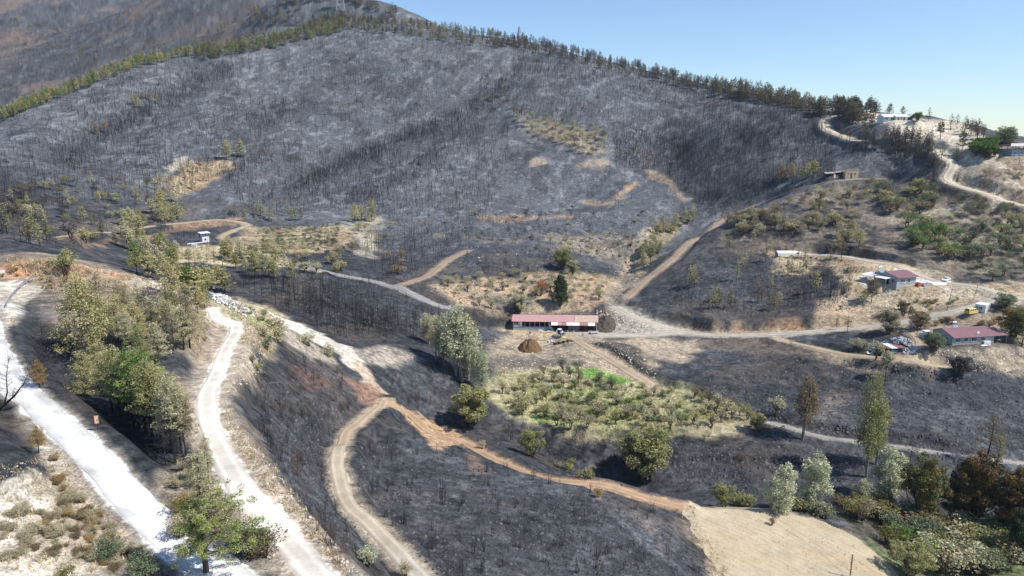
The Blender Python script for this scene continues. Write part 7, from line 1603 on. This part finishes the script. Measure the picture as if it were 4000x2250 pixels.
# denser dark bands along the gullies of the hill
for line, n in (([(1290,190),(1230,250),(1130,310),(1000,360),(880,410),(760,470)], 1300), ([(600,170),(520,200),(400,270),(280,330),(150,420)], 700), ([(1180,320),(1080,400),(980,470),(900,500)], 500), ([(640,330),(700,290),(760,250)], 150), ([(560,480),(620,420),(700,380)], 120)):
    sp = spline([(a, b, 0) for a, b in line], 8)
    for i in range(n):
        q = sp[random.randrange(len(sp))]; p = at(q[0]+random.gauss(0, 16), q[1]+random.gauss(0, 13)); allp.append((p, random.uniform(5.5, 8.5), (False, q[0])))
allp.sort(key=lambda a: a[0][1]-a[1]*3)
BURN2_M = BURN_M
def zone_label(p):
    u, v = to_px(p[0], p[1], p[2])
    if v > 655 and u < 1200: return "bare charred pine in the burnt wood below the valley road", "charred pines below the valley road"
    if u > 1600 and v > 600: return "bare charred pine on the black slope above the gravel road", "charred pines above the gravel road"
    if u < 600: return "bare charred tree on the burnt ground left of the hut", "charred trees left of the hut"
    return "bare charred tree on the lower burnt hillside", "charred trees on the lower hillside"
for (p, h, _) in allp[:180]:
    lb, gr = zone_label(p); single(BURN2_M, "burnt_tree", (p[0], p[1], p[2]-.1), h/7.5, lb, "burnt tree", gr, 1.15, tilt=.03)
def merge_burnt(pts, name, label, seed):
    """one mesh of many thin leaning trunks, each under its own grey haze of bare boughs and twigs"""
    rs = np.random.default_rng(seed); P = np.array([q[0] for q in pts]); H = np.array([q[1] for q in pts]); n = len(P)
    H = H*rs.choice([.4, .6, .85, 1.1], n, p=[.25, .3, .35, .1]); r = .035+.00007*P[:, 1]
    Vs, Fs, Mi, o = [], [], [], 0
    def quad(a, b, ra, rb, ang, mi):
        nonlocal o
        d = np.stack([np.cos(ang), np.sin(ang), 0*ang], 1)
        V = np.stack([a-d*ra[:, None], a+d*ra[:, None], b+d*rb[:, None], b-d*rb[:, None]], 1).reshape(-1, 3); Vs.append(V)
        Fs.append(np.arange(len(V)).reshape(-1, 4)+o); Mi.append(np.full(len(V)//4, mi)); o += len(V)
    lean = rs.normal(size=(n, 3))*[.10, .08, 0]; top = P+lean*H[:, None]+np.stack([0*H, 0*H, H], 1); bot = P-[0, 0, .3]
    mid = P*.5+top*.5+rs.normal(size=(n, 3))*[.22, .22, 0]*(H/6)[:, None]
    for k in range(2):
        ang = np.full(n, k*math.pi/2)+rs.uniform(0, .6, n); quad(bot, mid, r*1.1, r*.85, ang, 0); quad(mid, top, r*.85, r*.25, ang, 0)
    for j in range(10):
        t = rs.uniform(.25, .97, n)[:, None]; a = rs.uniform(0, 6.28, n); L_ = (H*rs.uniform(.10, .26, n)*(1.2-t[:, 0]))[:, None]
        p0 = P+(top-P)*t; d = np.stack([np.cos(a), np.sin(a), rs.uniform(-.1, .8, n)], 1)*L_*1.9
        quad(p0, p0+d, r*.30, r*.12, a+1.57+rs.uniform(-.8, .8, n), 0 if j < 3 else 1)
    sub = np.nonzero(rs.uniform(0, 1, n) < .13)[0]; Ps, Hs, rr = P[sub], H[sub], r[sub]; m_ = len(sub)
    for j in range(34):      # some keep a dense dark crown of twigs
        a = rs.uniform(0, 6.28, m_); t = rs.uniform(.35, 1.0, m_); rad_ = Hs*.26*rs.uniform(0, 1, m_)**.5
        c0 = Ps+np.stack([np.cos(a)*rad_, np.sin(a)*rad_, Hs*t], 1); d = rs.normal(size=(m_, 3))*(Hs*.10)[:, None]
        quad(c0, c0+d, rr*.6, rr*.2, rs.uniform(0, 3, m_), 0)
    me = mesh_np(name, np.concatenate(Vs), [np.concatenate(Fs)], [mat("burnt_trunk_mass", (.045, .044, .05), .95, .05, .35, .05), mat("burnt_twig_mass", (.095, .09, .09), .95, .05, .35, .03)])
    me.polygons.foreach_set("material_index", np.concatenate(Mi).astype(np.int32))
    return tag(link(bpy.data.objects.new(name, me)), label, "burnt wood", None, "stuff")
merge_burnt(allp[180:], "burnt_forest", "thousands of bare charred trees covering the great burnt hillside", 9)
# ---- stones, charred litter and dry grass: ground cover
def litter(name, zones, shape, m, label, cat, seed):
    rs = np.random.default_rng(seed); pts = []
    for poly, n, s0, s1 in zones:
        q = np.array(poly, float); U = rs.uniform(q[:, 0].min(), q[:, 0].max(), n*3); Vv = rs.uniform(q[:, 1].min(), q[:, 1].max(), n*3); i = inpoly(U, Vv, poly)
        for u, v in list(zip(U[i], Vv[i]))[:n]:
            p = at(u, v)
            if on_road(p, .3): continue
            pts.append((*p, rs.uniform(s0, s1)*(.6+rs.random()**3*1.4)))
    P = np.array(pts); P[:, 2] = CZ+zgrid(P[:, 0], P[:, 1]); n = len(P); s = P[:, 3][:, None, None]
    if shape == 'stone':
        b = np.array([(-1,-1,-.5),(1,-1,-.5),(1,1,-.5),(-1,1,-.5),(-.6,-.6,.6),(.7,-.5,.5),(.5,.6,.7),(-.6,.5,.5)])*.5
        V = b[None]*rs.uniform(.6, 1.3, (n, 8, 3)); a = rs.uniform(0, 6.28, n); ca, sa = np.cos(a)[:, None], np.sin(a)[:, None]
        V = np.stack([V[..., 0]*ca-V[..., 1]*sa, V[..., 0]*sa+V[..., 1]*ca, V[..., 2]], -1)*s+P[:, None, :3]
        f = np.array([(4,5,6,7),(0,1,5,4),(1,2,6,5),(2,3,7,6),(3,0,4,7)]); F = (f[None]+np.arange(n)[:, None, None]*8).reshape(-1, 4); V = V.reshape(-1, 3)
        col = np.repeat(rs.uniform(0, 1, (n, 2)), 8, 0)
    else:
        k = 7; base = np.repeat(P[:, None, :3], k, 1); a = rs.uniform(0, 6.28, (n, k)); ln = rs.uniform(.5, 1.2, (n, k))*P[:, 3][:, None]
        d = np.stack([np.cos(a)*.5, np.sin(a)*.5, 0*a+1], -1)*ln[..., None]; w_ = np.stack([-np.sin(a), np.cos(a), 0*a], -1)*(.10*P[:, 3])[:, None, None]
        off = rs.normal(size=(n, k, 3))*[1, 1, 0]*(.35*P[:, 3])[:, None, None]; b0 = base+off
        V = np.stack([b0-w_, b0+w_, b0+d], 2).reshape(-1, 3); F = np.arange(len(V)).reshape(-1, 3); col = np.repeat(rs.uniform(0, 1, (n, 2)), k*3, 0)
    me = mesh_np(name, V, [F], m, np.concatenate([col, col[:, :1]*0], 1)); return tag(link(bpy.data.objects.new(name, me)), label, cat, None, "stuff")
SLOPES = [([(640,960),(860,930),(900,1400),(740,1250)], 2600, .10, .34), ([(900,1110),(1080,1120),(1650,1290),(1800,1449),(1100,1449),(900,1230)], 5200, .10, .36), ([(1000,930),(1150,960),(1500,1180),(1650,1240),(1500,1210),(1050,1050)], 1200, .15, .45), ([(1700,880),(2576,930),(2576,1200),(1900,1070)], 5200, .18, .55), ([(1660,1110),(2200,1130),(2300,1260),(1700,1230)], 2200, .18, .55),
          ([(700,640),(1480,640),(1200,760),(900,850),(700,760)], 2600, .2, .6), ([(1640,760),(1900,620),(2140,650),(2140,780),(1740,800)], 2200, .2, .6), ([(1150,540),(1740,520),(1600,700),(1150,640)], 2000, .25, .7), ([(100,800),(460,1000),(470,1170),(200,1000)], 900, .08, .25)]
ST_D = leaf_mat("charred_stones", (.03, .03, .033), (.095, .093, .096), 0, .4); ST_L = leaf_mat("pale_stones", (.38, .32, .24), (.58, .52, .42), 0, .25); GR = leaf_mat("dry_grass", (.36, .28, .15), (.55, .46, .28), .1, .3)
litter("stones", SLOPES, 'stone', ST_D, "dark stones and clods strewn over the burnt slopes", "stones", 41)
PALES = [([(-10,1180),(150,1130),(330,1370),(430,1440),(-10,1440)], 900, .04, .14), ([(560,790),(700,800),(640,960),(560,1000)], 700, .08, .25), ([(560,1030),(680,1160),(900,1440),(820,1440),(600,1180)], 1300, .05, .2), ([(0,680),(300,690),(520,780),(420,800),(150,745)], 500, .06, .2), ([(2150,730),(2420,720),(2340,800),(2180,800)], 700, .15, .4), ([(1240,850),(1700,860),(1640,960),(1260,940)], 1100, .15, .45), ([(1500,780),(1720,830),(1500,840)], 700, .15, .5), ([(2340,880),(2576,880),(2560,940),(2400,930)], 500, .12, .35), ([(1080,700),(1500,700),(1500,790),(1200,780)], 600, .15, .4), ([(480,540),(580,600),(1640,640),(1560,760)], 300, .2, .5)]
litter("stones", PALES, 'stone', ST_L, "pale stones strewn over the bare banks and verges", "stones", 42)
GRZ = [([(1700,1275),(1740,1275),(1790,1375),(1840,1449),(1800,1449),(1740,1350)], 700, .12, .3), ([(-10,1180),(150,1130),(330,1370),(430,1440),(-10,1440)], 1100, .10, .26), ([(560,1020),(700,1180),(880,1440),(800,1440),(600,1180)], 1500, .12, .3), ([(440,1160),(520,1180),(640,1400),(560,1350)], 1200, .12, .35), ([(0,640),(330,690),(540,780),(500,900),(400,850),(150,750)], 2600, .2, .5), ([(1240,930),(1650,960),(1880,1060),(1600,1085),(1300,1045)], 3200, .25, .6), ([(1710,1285),(1960,1288),(2180,1370),(2280,1449),(1850,1449)], 1600, .08, .2), ([(560,750),(720,800),(680,900),(600,860)], 1200, .2, .5), ([(410,650),(520,615),(720,650),(600,665)], 900, .3, .6), ([(2150,730),(2576,720),(2400,800),(2180,800)], 900, .25, .5)]
litter("dry_grass", GRZ, 'grass', GR, "dry yellow grass tufts on the unburnt banks", "grass", 43)
# ================================================================== air
hz = MB(); hz.box(-3700, 3700, -60, 2750, float(ZZ.min())+CZ-2, float(ZZ.max())+CZ+30)
hm = bpy.data.materials.new("haze_air"); hm.use_nodes = True; N = hm.node_tree.nodes; N.clear()
pv = N.new("ShaderNodeVolumePrincipled"); pv.inputs['Density'].default_value = .00007; pv.inputs['Color'].default_value = (.80, .88, 1.0, 1); pv.inputs['Anisotropy'].default_value = .2
ou = N.new("ShaderNodeOutputMaterial"); hm.node_tree.links.new(pv.outputs[0], ou.inputs['Volume'])
tag(hz.build("haze", hm), kind='stuff')
